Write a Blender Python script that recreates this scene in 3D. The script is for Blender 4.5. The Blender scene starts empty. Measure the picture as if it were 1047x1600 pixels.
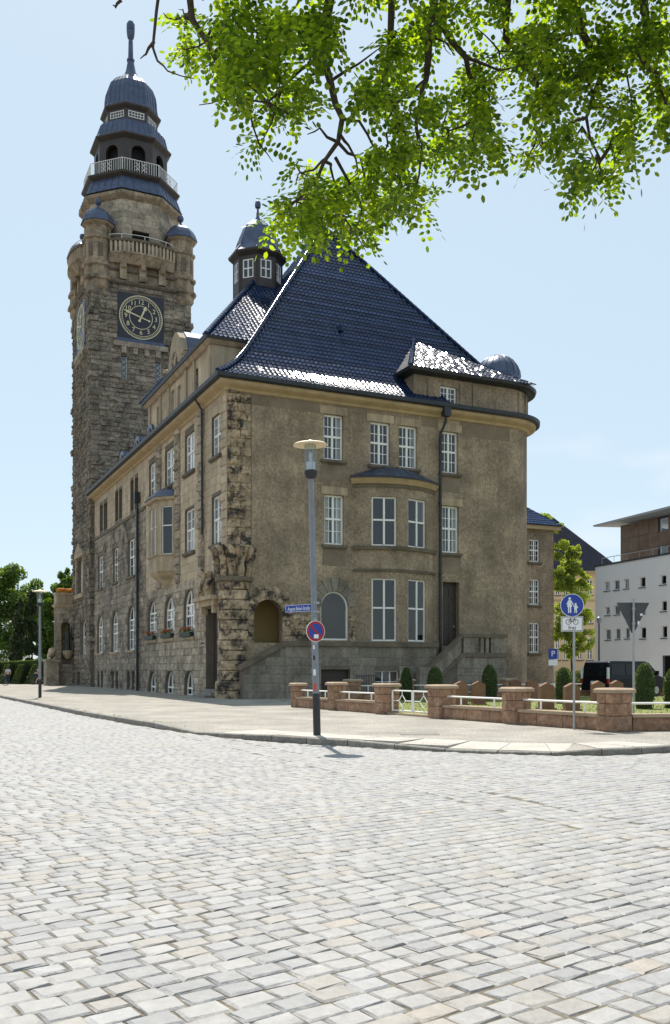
import bpy, bmesh, math, random
import numpy as np
from mathutils import Vector, Matrix
R = math.radians
random.seed(7)
SC = bpy.context.scene
COL = SC.collection

# ---------------------------------------------------------------- camera, sky, sun, exposure
FPX, HX, HY, CAMZ = 1464.0, 523.5, 1045.0, 1.65      # photo calibration: focal length in photo pixels, horizon row
cam = bpy.data.objects.new('camera', bpy.data.cameras.new('camera'))
COL.objects.link(cam)
cam.location = (0, 0, CAMZ)
cam.rotation_euler = (R(90), 0, 0)
cam.data.sensor_fit = 'VERTICAL'
cam.data.sensor_height = 36
cam.data.lens = FPX / 1600 * 36
cam.data.shift_y = (HY - 800) / 1600
cam.data.clip_start = 0.1
cam.data.clip_end = 2000
SC.camera = cam

SUN_AZ, SUN_EL = math.atan2(-0.2, 0.98), R(61.5)     # azimuth measured from +Y towards +X
sdir = Vector((math.sin(SUN_AZ) * math.cos(SUN_EL), math.cos(SUN_AZ) * math.cos(SUN_EL), math.sin(SUN_EL)))
sun = bpy.data.objects.new('sun', bpy.data.lights.new('sun', 'SUN'))
COL.objects.link(sun)
sun.data.energy = 4.3
sun.data.angle = R(0.53)
sun.data.color = (1.0, 0.95, 0.87)
sun.rotation_euler = sdir.to_track_quat('Z', 'Y').to_euler()
sun.location = (-20, 40, 80)

W = bpy.data.worlds.new('World')
SC.world = W
W.use_nodes = True
nt = W.node_tree
bg = nt.nodes['Background']
sky = nt.nodes.new('ShaderNodeTexSky')
sky.sky_type = 'NISHITA'
sky.sun_disc = False
sky.sun_elevation = SUN_EL
sky.sun_rotation = SUN_AZ
sky.air_density = 1.0
sky.dust_density = 0.8
sky.ozone_density = 1.0
# a few thin summer clouds low in the sky
tc = nt.nodes.new('ShaderNodeTexCoord')
mp = nt.nodes.new('ShaderNodeMapping')
mp.inputs['Scale'].default_value = (3.0, 3.0, 9.0)
cn = nt.nodes.new('ShaderNodeTexNoise')
cn.inputs['Scale'].default_value = 1.7
cn.inputs['Detail'].default_value = 8
cr = nt.nodes.new('ShaderNodeValToRGB')
cr.color_ramp.elements[0].position = 0.54
cr.color_ramp.elements[1].position = 0.74
sep = nt.nodes.new('ShaderNodeSeparateXYZ')
band = nt.nodes.new('ShaderNodeMapRange')
band.inputs['From Min'].default_value = 0.05
band.inputs['From Max'].default_value = 0.34
band.inputs['To Min'].default_value = 0.85
band.inputs['To Max'].default_value = 0.0
mul = nt.nodes.new('ShaderNodeMath')
mul.operation = 'MULTIPLY'
mixc = nt.nodes.new('ShaderNodeMixRGB')
mixc.inputs['Color2'].default_value = (5.2, 5.35, 5.6, 1)
L_ = nt.links.new
L_(tc.outputs['Generated'], mp.inputs['Vector'])
L_(mp.outputs['Vector'], cn.inputs['Vector'])
L_(cn.outputs['Fac'], cr.inputs['Fac'])
L_(tc.outputs['Generated'], sep.inputs['Vector'])
L_(sep.outputs['Z'], band.inputs['Value'])
L_(cr.outputs['Color'], mul.inputs[0])
L_(band.outputs['Result'], mul.inputs[1])
L_(mul.outputs[0], mixc.inputs['Fac'])
veil = nt.nodes.new('ShaderNodeMixRGB')          # thin summer haze evens the sky out
veil.inputs['Fac'].default_value = 0.78
veil.inputs['Color2'].default_value = (3.45, 4.2, 4.65, 1)
L_(sky.outputs['Color'], veil.inputs['Color1'])
L_(veil.outputs['Color'], mixc.inputs['Color1'])
L_(mixc.outputs['Color'], bg.inputs['Color'])
bg.inputs['Strength'].default_value = 0.125
SC.view_settings.view_transform = 'Standard'
SC.view_settings.look = 'None'
SC.view_settings.gamma = 1
SC.view_settings.exposure = 0.6
SC.cycles.max_bounces = 8
SC.cycles.transparent_max_bounces = 12

# ---------------------------------------------------------------- photo pixel helpers (a pixel gives a direction; the plane gives the distance)
CX, CY = -5.52, 48.0                     # street corner of the town hall
DR = Vector((0.9054, 0.4246))            # along the front facade, to the right
DL = Vector((-0.4246, 0.9054))           # along the street facade, away
ANG = math.atan2(0.4246, 0.9054)
def hall(x, y, z=0.0):                   # town hall local -> world
    return Vector((CX + DR.x * x + DL.x * y, CY + DR.y * x + DL.y * y, z))
def on_plane(px, py, p0, d):             # hit of a pixel's column with vertical plane p0 + k d -> k, z
    a = (px - HX) / FPX
    k = (a * p0[1] - p0[0]) / (d[0] - a * d[1])
    Y = p0[1] + k * d[1]
    return k, CAMZ + (HY - py) / FPX * Y
def F(px, py=1045, out=0.0):             # on the front facade plane (y' = -out)
    p = hall(0, -out); return on_plane(px, py, (p.x, p.y), DR)
def LF(px, py=1045, out=0.0):            # on the street facade plane (x' = -out)
    p = hall(-out, 0); return on_plane(px, py, (p.x, p.y), DL)
def G(px, py, z=0.12):                   # on the ground
    Y = FPX * (CAMZ - z) / (py - HY)
    return Vector(((px - HX) / FPX * Y, Y, z))
def AT(px, py, Y):
    return Vector(((px - HX) / FPX * Y, Y, CAMZ + (HY - py) / FPX * Y))

# ---------------------------------------------------------------- mesh helpers
class MB:
    def __init__(s, xf=None):
        s.v = []; s.f = []; s.xf = xf
    def add(s, pts):
        i = len(s.v)
        s.v.extend([tuple(s.xf(*p)) if s.xf else tuple(p) for p in pts])
        return i
    def poly(s, pts):
        i = s.add(pts); s.f.append(tuple(range(i, i + len(pts))))
    def hexa(s, p):                       # 8 points, bottom ring then top ring
        i = s.add(p)
        for q in ((3, 2, 1, 0), (4, 5, 6, 7), (0, 1, 5, 4), (1, 2, 6, 5), (2, 3, 7, 6), (3, 0, 4, 7)):
            s.f.append(tuple(i + k for k in q))
    def box(s, a0, a1, b0, b1, c0, c1):
        s.hexa([(a0, b0, c0), (a1, b0, c0), (a1, b1, c0), (a0, b1, c0), (a0, b0, c1), (a1, b0, c1), (a1, b1, c1), (a0, b1, c1)])
    def prism(s, poly, d0, d1):           # polygon in (u, z), extruded in d
        n = len(poly)
        i = s.add([(u, d0, z) for u, z in poly] + [(u, d1, z) for u, z in poly])
        s.f.append(tuple(range(i, i + n))); s.f.append(tuple(range(i + 2 * n - 1, i + n - 1, -1)))
        for k in range(n):
            l = (k + 1) % n
            s.f.append((i + k, i + l, i + n + l, i + n + k))
    def column(s, poly, z0, z1):          # polygon in plan, extruded in z
        n = len(poly)
        i = s.add([(x, y, z0) for x, y in poly] + [(x, y, z1) for x, y in poly])
        s.f.append(tuple(range(i + n - 1, i - 1, -1))); s.f.append(tuple(range(i + n, i + 2 * n)))
        for k in range(n):
            l = (k + 1) % n
            s.f.append((i + k, i + l, i + n + l, i + n + k))
    def lathe(s, prof, n=16, c=(0, 0), ph=0.0, a0=0.0, a1=2 * math.pi, cap=True):
        full = abs(a1 - a0 - 2 * math.pi) < 1e-6
        m = n if full else n + 1
        i = len(s.v)
        for r, z in prof:
            s.add([(c[0] + r * math.cos(ph + a0 + (a1 - a0) * k / n), c[1] + r * math.sin(ph + a0 + (a1 - a0) * k / n), z) for k in range(m)])
        for j in range(len(prof) - 1):
            for k in range(n):
                l = (k + 1) % m
                s.f.append((i + j * m + k, i + j * m + l, i + (j + 1) * m + l, i + (j + 1) * m + k))
        if cap:
            s.f.append(tuple(i + k for k in range(m - 1, -1, -1)))
            s.f.append(tuple(i + (len(prof) - 1) * m + k for k in range(m)))
    def tube(s, pts, r, n=6):
        pts = [Vector(p) for p in pts]
        rs = r if isinstance(r, (list, tuple)) else [r] * len(pts)
        i = len(s.v)
        up = Vector((0.13, 0.31, 0.94))
        for k, p in enumerate(pts):
            t = (pts[min(k + 1, len(pts) - 1)] - pts[max(k - 1, 0)]).normalized()
            a = t.cross(up)
            if a.length < 0.05: a = t.cross(Vector((1, 0, 0)))
            a.normalize(); b = t.cross(a)
            s.add([tuple(p + (a * math.cos(2 * math.pi * q / n) + b * math.sin(2 * math.pi * q / n)) * rs[k]) for q in range(n)])
        for k in range(len(pts) - 1):
            for q in range(n):
                l = (q + 1) % n
                s.f.append((i + k * n + q, i + k * n + l, i + (k + 1) * n + l, i + (k + 1) * n + q))
        s.f.append(tuple(i + q for q in range(n - 1, -1, -1)))
        s.f.append(tuple(i + (len(pts) - 1) * n + q for q in range(n)))
    def sweep(s, path, prof, closed=False):  # path in plan (outside on the right-hand side), profile (out, z) closed loop
        n = len(path); m = len(prof); i = len(s.v)
        P = [Vector(p) for p in path]
        for k in range(n):
            if closed: a, b = P[k - 1], P[(k + 1) % n]
            else: a, b = P[max(k - 1, 0)], P[min(k + 1, n - 1)]
            t0 = (P[k] - a).normalized() if (P[k] - a).length > 0 else (b - P[k]).normalized()
            t1 = (b - P[k]).normalized() if (b - P[k]).length > 0 else t0
            n0 = Vector((t0.y, -t0.x)); n1 = Vector((t1.y, -t1.x))
            mt = (n0 + n1); mt = mt / max(0.2, mt.dot(n0))
            s.add([(P[k].x + mt.x * o, P[k].y + mt.y * o, z) for o, z in prof])
        for k in range(n if closed else n - 1):
            for q in range(m):
                l = (q + 1) % m; kk = (k + 1) % n
                s.f.append((i + k * m + q, i + kk * m + q, i + kk * m + l, i + k * m + l))
        if not closed:
            s.f.append(tuple(i + q for q in range(m)))
            s.f.append(tuple(i + (n - 1) * m + q for q in range(m - 1, -1, -1)))
    def mesh(s, name, mat, smooth=False, norm=True):
        me = bpy.data.meshes.new(name)
        me.from_pydata(s.v, [], s.f)
        if norm:
            b = bmesh.new(); b.from_mesh(me)
            bmesh.ops.recalc_face_normals(b, faces=b.faces)
            b.to_mesh(me); b.free()
        if smooth:
            me.polygons.foreach_set('use_smooth', [True] * len(me.polygons))
            me.set_sharp_from_angle(angle=R(38))
        if mat: me.materials.append(MATS[mat])
        return me
    def build(s, name, mat, parent=None, smooth=False, kind=None, norm=True):
        return link(name, s.mesh(name, mat, smooth, norm), parent, kind)
def link(name, data, parent=None, kind=None):
    o = bpy.data.objects.new(name, data); COL.objects.link(o)
    if parent: o.parent = parent
    if kind: o['kind'] = kind
    return o
def thing(name, label, cat, loc=(0, 0, 0), rz=0.0, group=None):
    o = bpy.data.objects.new(name, None); COL.objects.link(o)
    o.location = loc; o.rotation_euler = (0, 0, rz); o.empty_display_size = 0.3
    return tag(o, label, cat, group)
def tag(o, label, cat, group=None):
    o['label'] = label; o['category'] = cat
    if group: o['group'] = group
    return o
def copy_tree(o, parent=None):
    c = o.copy(); COL.objects.link(c); c.parent = parent
    for ch in list(o.children): copy_tree(ch, c)
    return c
def rnd(a, b): return random.uniform(a, b)
def front(u, d, z): return (u, -d, z)
def left(u, d, z): return (-d, u, z)

# ---------------------------------------------------------------- materials
MATS = {}
def M(name, c1, c2=None, scale=3.0, rough=0.8, bump=0.0, bscale=25.0, metal=0.0, island=0.0, soot=0.0, sootscale=0.8, spec=0.5, detail=6, fine=0.0, sootcol=(0.025, 0.022, 0.02), coat=0.0, sootlo=0.52, sootw=0.16, streak=0.0):
    m = bpy.data.materials.new(name); m.use_nodes = True
    t = m.node_tree; b = t.nodes['Principled BSDF']; N = t.nodes.new; K = t.links.new
    b.inputs['Roughness'].default_value = rough; b.inputs['Metallic'].default_value = metal
    b.inputs['Specular IOR Level'].default_value = spec
    b.inputs['Coat Weight'].default_value = coat
    geo = N('ShaderNodeNewGeometry')
    no = N('ShaderNodeTexNoise'); no.inputs['Scale'].default_value = scale; no.inputs['Detail'].default_value = detail
    no.inputs['Roughness'].default_value = 0.65
    K(geo.outputs['Position'], no.inputs['Vector'])
    ramp = N('ShaderNodeValToRGB'); ramp.color_ramp.elements[0].position = 0.32; ramp.color_ramp.elements[1].position = 0.68
    ramp.color_ramp.elements[0].color = (*c1, 1); ramp.color_ramp.elements[1].color = (*(c2 or c1), 1)
    K(no.outputs['Fac'], ramp.inputs['Fac'])
    col = ramp.outputs['Color']
    if island:
        mr = N('ShaderNodeMapRange'); mr.inputs['To Min'].default_value = 1 - island; mr.inputs['To Max'].default_value = 1 + island
        K(geo.outputs['Random Per Island'], mr.inputs['Value'])
        h = N('ShaderNodeMixRGB'); h.blend_type = 'MULTIPLY'; h.inputs['Fac'].default_value = 1
        K(col, h.inputs['Color1']); K(mr.outputs['Result'], h.inputs['Color2']); col = h.outputs['Color']
        oi = N('ShaderNodeObjectInfo')
        mr2 = N('ShaderNodeMapRange'); mr2.inputs['To Min'].default_value = 1 - island; mr2.inputs['To Max'].default_value = 1 + island
        K(oi.outputs['Random'], mr2.inputs['Value'])
        h2 = N('ShaderNodeMixRGB'); h2.blend_type = 'MULTIPLY'; h2.inputs['Fac'].default_value = 1
        K(col, h2.inputs['Color1']); K(mr2.outputs['Result'], h2.inputs['Color2']); col = h2.outputs['Color']
    if fine:
        nf = N('ShaderNodeTexNoise'); nf.inputs['Scale'].default_value = bscale * 0.6; nf.inputs['Detail'].default_value = 4
        K(geo.outputs['Position'], nf.inputs['Vector'])
        mf = N('ShaderNodeMapRange'); mf.inputs['From Min'].default_value = 0.3; mf.inputs['From Max'].default_value = 0.7
        mf.inputs['To Min'].default_value = 1 - fine; mf.inputs['To Max'].default_value = 1 + fine
        K(nf.outputs['Fac'], mf.inputs['Value'])
        hf = N('ShaderNodeMixRGB'); hf.blend_type = 'MULTIPLY'; hf.inputs['Fac'].default_value = 1
        K(col, hf.inputs['Color1']); K(mf.outputs['Result'], hf.inputs['Color2']); col = hf.outputs['Color']
    if streak:
        mpn = N('ShaderNodeMapping'); mpn.inputs['Scale'].default_value = (2.6, 2.6, 0.16)
        K(geo.outputs['Position'], mpn.inputs['Vector'])
        nk = N('ShaderNodeTexNoise'); nk.inputs['Scale'].default_value = 1.0; nk.inputs['Detail'].default_value = 7; nk.inputs['Roughness'].default_value = 0.7
        K(mpn.outputs['Vector'], nk.inputs['Vector'])
        mk = N('ShaderNodeMapRange'); mk.inputs['From Min'].default_value = 0.38; mk.inputs['From Max'].default_value = 0.66; mk.inputs['To Min'].default_value = 1 + streak * .35; mk.inputs['To Max'].default_value = 1 - streak
        K(nk.outputs['Fac'], mk.inputs['Value'])
        hk = N('ShaderNodeMixRGB'); hk.blend_type = 'MULTIPLY'; hk.inputs['Fac'].default_value = 1
        K(col, hk.inputs['Color1']); K(mk.outputs['Result'], hk.inputs['Color2']); col = hk.outputs['Color']
    if soot:
        ns = N('ShaderNodeTexNoise'); ns.inputs['Scale'].default_value = sootscale; ns.inputs['Detail'].default_value = 9; ns.inputs['Roughness'].default_value = 0.72
        K(geo.outputs['Position'], ns.inputs['Vector'])
        ms = N('ShaderNodeMapRange'); ms.inputs['From Min'].default_value = sootlo; ms.inputs['From Max'].default_value = sootlo + sootw; ms.inputs['To Max'].default_value = soot
        K(ns.outputs['Fac'], ms.inputs['Value'])
        hs = N('ShaderNodeMixRGB'); hs.inputs['Color2'].default_value = (*sootcol, 1)
        K(ms.outputs['Result'], hs.inputs['Fac']); K(col, hs.inputs['Color1']); col = hs.outputs['Color']
    K(col, b.inputs['Base Color'])
    if bump:
        nb = N('ShaderNodeTexNoise'); nb.inputs['Scale'].default_value = bscale; nb.inputs['Detail'].default_value = 5
        K(geo.outputs['Position'], nb.inputs['Vector'])
        bp = N('ShaderNodeBump'); bp.inputs['Strength'].default_value = bump; bp.inputs['Distance'].default_value = 0.03
        K(nb.outputs['Fac'], bp.inputs['Height']); K(bp.outputs['Normal'], b.inputs['Normal'])
    MATS[name] = m
    return m
M('ashlar', (0.22, 0.182, 0.138), (0.47, 0.39, 0.29), 1.1, 0.9, 0.8, 9, island=0.22, soot=0.75, sootscale=0.7, sootlo=0.54, fine=0.25)
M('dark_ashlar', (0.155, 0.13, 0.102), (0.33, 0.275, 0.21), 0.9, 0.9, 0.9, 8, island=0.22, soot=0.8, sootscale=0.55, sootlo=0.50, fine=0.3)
M('quoin_stone', (0.30, 0.22, 0.14), (0.48, 0.365, 0.24), 1.6, 0.9, 1.0, 9, island=0.15, soot=0.96, sootscale=1.7, sootlo=0.455, sootw=0.12, fine=0.25)
M('tower_stone', (0.26, 0.20, 0.135), (0.44, 0.34, 0.23), 0.8, 0.9, 0.6, 9, streak=0.4, soot=0.8, sootscale=0.6, sootlo=0.5, fine=0.2)
M('trim_stone', (0.34, 0.265, 0.175), (0.46, 0.365, 0.245), 1.3, 0.85, 0.35, 18, streak=0.3, island=0.1, soot=0.45, sootscale=1.0, sootlo=0.56)
M('cornice_stone', (0.36, 0.265, 0.145), (0.48, 0.36, 0.21), 1.5, 0.85, 0.3, 18, soot=0.3, sootlo=0.58)
M('sill_stone', (0.10, 0.08, 0.058), (0.19, 0.15, 0.105), 2.0, 0.85, 0.4, 18, soot=0.5)
M('light_ashlar', (0.40, 0.31, 0.21), (0.54, 0.43, 0.30), 0.9, 0.88, 0.4, 14, streak=0.25, island=0.12, soot=0.35, sootlo=0.58)
M('plaster', (0.195, 0.15, 0.103), (0.41, 0.32, 0.218), 0.55, 0.95, 1.0, 12, streak=0.16, soot=0.7, sootscale=0.34, sootlo=0.45, sootw=0.24, fine=0.3, sootcol=(0.15, 0.118, 0.083))
M('plinth_stone', (0.19, 0.165, 0.13), (0.27, 0.235, 0.185), 1.0, 0.92, 0.6, 12, streak=0.25, island=0.14, soot=0.45, sootscale=0.8, fine=0.2)
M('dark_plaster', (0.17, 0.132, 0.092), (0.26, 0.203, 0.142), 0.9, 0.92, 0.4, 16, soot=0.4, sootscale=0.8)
M('joint', (0.12, 0.10, 0.08), (0.18, 0.15, 0.115), 2.0, 0.95)
M('glazed_tile', (0.010, 0.021, 0.055), (0.021, 0.038, 0.088), 1.3, 0.13, 0.0, island=0.4, spec=0.16)
M('lead', (0.055, 0.07, 0.115), (0.09, 0.115, 0.18), 2.2, 0.42, 0.15, 8, metal=0.55, spec=0.6)
M('brown_metal', (0.045, 0.036, 0.032), (0.065, 0.052, 0.046), 2.2, 0.5, 0.15, 8, metal=0.3)
M('gutter_metal', (0.028, 0.032, 0.038), (0.045, 0.05, 0.056), 3, 0.5, metal=0.4)
M('white_paint', (0.78, 0.77, 0.73), (0.84, 0.83, 0.79), 5, 0.45)
M('interior_shade', (0.012, 0.012, 0.013), None, 1, 0.9)  # near-black colour standing in for the shade inside rooms and openings
M('ochre_wall', (0.36, 0.25, 0.10), (0.42, 0.30, 0.13), 1, 0.9)
M('curtain', (0.72, 0.72, 0.70), None, 5, 0.9)
M('dark_wood', (0.035, 0.024, 0.018), (0.055, 0.038, 0.028), 9, 0.55, 0.3, 20)
M('clock_blue', (0.012, 0.012, 0.022), (0.02, 0.02, 0.034), 3, 0.4)
M('clock_gold', (0.72, 0.62, 0.36), (0.80, 0.71, 0.45), 4, 0.45)
M('red_sandstone', (0.23, 0.125, 0.075), (0.38, 0.235, 0.15), 2.4, 0.9, 0.8, 14, island=0.14, soot=0.45, sootscale=1.6, fine=0.25)
M('coping_stone', (0.33, 0.24, 0.16), (0.42, 0.31, 0.215), 3, 0.9, 0.5, 18, soot=0.3)
M('stele_stone', (0.175, 0.088, 0.052), (0.235, 0.125, 0.078), 3, 0.85, 0.4, 25, island=0.1)
M('sett', (0.255, 0.246, 0.238), (0.315, 0.305, 0.292), 3.0, 0.66, 0.35, 26, island=0.085, fine=0.08)
M('joint_sand', (0.10, 0.082, 0.055), (0.19, 0.158, 0.108), 9, 0.95, 0.5, 40)
M('kerb_stone', (0.17, 0.158, 0.138), (0.27, 0.25, 0.22), 3, 0.85, 0.5, 25, island=0.15, fine=0.2)
M('slab', (0.36, 0.335, 0.29), (0.45, 0.42, 0.37), 1.5, 0.85, 0.25, 40, island=0.06, fine=0.12)
M('soil', (0.10, 0.085, 0.055), (0.15, 0.13, 0.085), 3, 0.95)
M('lawn', (0.13, 0.17, 0.035), (0.24, 0.25, 0.075), 1.2, 0.95, 0.9, 60, fine=0.35)
M('grass_blade', (0.14, 0.18, 0.04), (0.25, 0.25, 0.08), 2.0, 0.8, island=0.3)
M('pole_grey', (0.19, 0.205, 0.23), (0.24, 0.255, 0.28), 4, 0.45, metal=0.25)
M('pole_base', (0.025, 0.025, 0.027), None, 4, 0.6)
M('galvanised', (0.30, 0.315, 0.33), (0.38, 0.39, 0.40), 8, 0.45, metal=0.5)
M('sign_back', (0.05, 0.053, 0.058), (0.07, 0.073, 0.078), 4, 0.6)
M('shade_cream', (0.68, 0.56, 0.36), (0.74, 0.62, 0.42), 4, 0.6)
M('sign_blue', (0.012, 0.05, 0.32), None, 4, 0.4)
M('sign_red', (0.34, 0.012, 0.02), None, 4, 0.4)
M('sign_white', (0.78, 0.78, 0.78), None, 4, 0.4)
M('sign_black', (0.012, 0.012, 0.012), None, 4, 0.5)
M('sticker_red', (0.55, 0.07, 0.04), None, 4, 0.5)
M('van_paint', (0.004, 0.005, 0.010), None, 4, 0.22, spec=0.22)
M('van_glass', (0.006, 0.007, 0.008), None, 4, 0.08, spec=0.3)
M('tyre', (0.012, 0.012, 0.012), None, 4, 0.85)
M('alloy', (0.35, 0.35, 0.36), None, 4, 0.35, metal=0.8)
M('tail_red', (0.35, 0.01, 0.01), None, 4, 0.2)
M('lens_white', (0.7, 0.7, 0.7), None, 4, 0.2)
M('white_render', (0.82, 0.80, 0.80), (0.86, 0.84, 0.84), 0.6, 0.9, 0.1, 30)
M('copper_panel', (0.13, 0.07, 0.042), (0.23, 0.14, 0.09), 0.9, 0.5, metal=0.3, island=0.2)
M('roof_grey', (0.36, 0.37, 0.38), None, 1, 0.6)
M('beige_render', (0.62, 0.46, 0.27), (0.68, 0.52, 0.32), 0.6, 0.9, 0.1, 30)
M('slate', (0.012, 0.015, 0.028), (0.020, 0.024, 0.042), 1.5, 0.7, 0.3, 5, spec=0.12)
M('bark', (0.05, 0.036, 0.025), (0.11, 0.08, 0.055), 9, 0.95, 1.0, 30)
M('twig', (0.055, 0.038, 0.03), (0.09, 0.062, 0.048), 9, 0.9)
M('skin', (0.50, 0.31, 0.23), None, 4, 0.6)
M('cloth_dark', (0.02, 0.025, 0.045), (0.03, 0.035, 0.06), 9, 0.9)
M('cloth_pale', (0.42, 0.40, 0.46), (0.5, 0.48, 0.52), 9, 0.9)
M('hair', (0.03, 0.02, 0.014), None, 9, 0.7)
M('hedge_core', (0.02, 0.032, 0.010), (0.035, 0.05, 0.015), 3, 0.95)
M('flower_red', (0.50, 0.03, 0.02), (0.6, 0.16, 0.03), 30, 0.7)
M('flower_yellow', (0.62, 0.38, 0.03), (0.6, 0.14, 0.04), 12, 0.7)
M('planter', (0.016, 0.028, 0.018), None, 4, 0.6)
M('bronze', (0.03, 0.034, 0.03), (0.05, 0.06, 0.05), 5, 0.6, 0.6, 10, metal=0.4)
def sett_tint():                              # most setts grey, some bluish, a few cream
    t = MATS['sett'].node_tree; N = t.nodes.new; K = t.links.new; b = t.nodes['Principled BSDF']
    src = b.inputs['Base Color'].links[0].from_socket
    g = N('ShaderNodeNewGeometry'); oi = N('ShaderNodeObjectInfo'); ad = N('ShaderNodeMath'); ad.operation = 'ADD'; fr = N('ShaderNodeMath'); fr.operation = 'FRACT'
    K(g.outputs['Random Per Island'], ad.inputs[0]); K(oi.outputs['Random'], ad.inputs[1]); K(ad.outputs[0], fr.inputs[0])
    rp = N('ShaderNodeValToRGB'); e = rp.color_ramp.elements; rp.color_ramp.interpolation = 'CONSTANT'
    e[0].position = 0; e[0].color = (1, 1, 1, 1); e[1].position = .45; e[1].color = (.96, .98, 1.01, 1)
    for p, c in ((.7, (1.02, .99, .95, 1)), (.85, (.92, .93, .955, 1)), (.955, (1.04, 1.0, .94, 1)), (.99, (1.08, 1.0, .9, 1))): x = e.new(p); x.color = c
    K(fr.outputs[0], rp.inputs['Fac'])
    h = N('ShaderNodeMixRGB'); h.blend_type = 'MULTIPLY'; h.inputs['Fac'].default_value = 1
    K(src, h.inputs['Color1']); K(rp.outputs['Color'], h.inputs['Color2']); K(h.outputs['Color'], b.inputs['Base Color'])
sett_tint()
def leafmat(name, c, c2, trans=0.45):
    m = bpy.data.materials.new(name); m.use_nodes = True
    t = m.node_tree; N = t.nodes.new; K = t.links.new
    b = t.nodes['Principled BSDF']; out = t.nodes['Material Output']
    geo = N('ShaderNodeNewGeometry'); rp = N('ShaderNodeValToRGB')
    rp.color_ramp.elements[0].color = (*c, 1); rp.color_ramp.elements[1].color = (*c2, 1)
    K(geo.outputs['Random Per Island'], rp.inputs['Fac'])
    K(rp.outputs['Color'], b.inputs['Base Color'])
    b.inputs['Roughness'].default_value = 0.5
    tr = N('ShaderNodeBsdfTranslucent')
    g = N('ShaderNodeMixRGB'); g.blend_type = 'MULTIPLY'; g.inputs['Fac'].default_value = 1; g.inputs['Color2'].default_value = (3.9, 3.7, 0.6, 1)
    K(rp.outputs['Color'], g.inputs['Color1']); K(g.outputs['Color'], tr.inputs['Color'])
    mx = N('ShaderNodeMixShader'); mx.inputs['Fac'].default_value = trans
    K(b.outputs['BSDF'], mx.inputs[1]); K(tr.outputs['BSDF'], mx.inputs[2]); K(mx.outputs['Shader'], out.inputs['Surface'])
    MATS[name] = m
leafmat('robinia_leaf', (0.022, 0.055, 0.007), (0.15, 0.205, 0.022), 0.6)
leafmat('tree_leaf', (0.045, 0.085, 0.018), (0.09, 0.15, 0.03), 0.3)
leafmat('dark_leaf', (0.018, 0.034, 0.012), (0.04, 0.065, 0.02), 0.15)
leafmat('pale_leaf', (0.12, 0.17, 0.035), (0.24, 0.28, 0.07), 0.35)
leafmat('hedge_leaf', (0.04, 0.07, 0.014), (0.10, 0.15, 0.028), 0.25)
leafmat('box_leaf', (0.035, 0.06, 0.014), (0.075, 0.11, 0.026), 0.2)
def glassmat(name, tint=(0.02, 0.024, 0.03), mixbase=0.16):
    m = bpy.data.materials.new(name); m.use_nodes = True
    t = m.node_tree; N = t.nodes.new; K = t.links.new
    out = t.nodes['Material Output']; t.nodes.remove(t.nodes['Principled BSDF'])
    tr = N('ShaderNodeBsdfTransparent'); tr.inputs['Color'].default_value = (0.75, 0.8, 0.82, 1)
    gl = N('ShaderNodeBsdfGlossy'); gl.inputs['Roughness'].default_value = 0.02
    geo = N('ShaderNodeNewGeometry'); no = N('ShaderNodeTexNoise'); no.inputs['Scale'].default_value = 1.2
    K(geo.outputs['Position'], no.inputs['Vector'])
    bp = N('ShaderNodeBump'); bp.inputs['Strength'].default_value = 0.12; bp.inputs['Distance'].default_value = 0.02
    K(no.outputs['Fac'], bp.inputs['Height']); K(bp.outputs['Normal'], gl.inputs['Normal'])
    lw = N('ShaderNodeLayerWeight'); lw.inputs['Blend'].default_value = mixbase
    mr = N('ShaderNodeMapRange'); mr.inputs['To Min'].default_value = 0.075; mr.inputs['To Max'].default_value = 0.9
    K(lw.outputs['Fresnel'], mr.inputs['Value'])
    mx = N('ShaderNodeMixShader'); K(mr.outputs['Result'], mx.inputs['Fac'])
    K(tr.outputs['BSDF'], mx.inputs[1]); K(gl.outputs['BSDF'], mx.inputs[2]); K(mx.outputs['Shader'], out.inputs['Surface'])
    MATS[name] = m
glassmat('window_glass')
glassmat('lamp_glass', mixbase=0.1)
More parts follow.
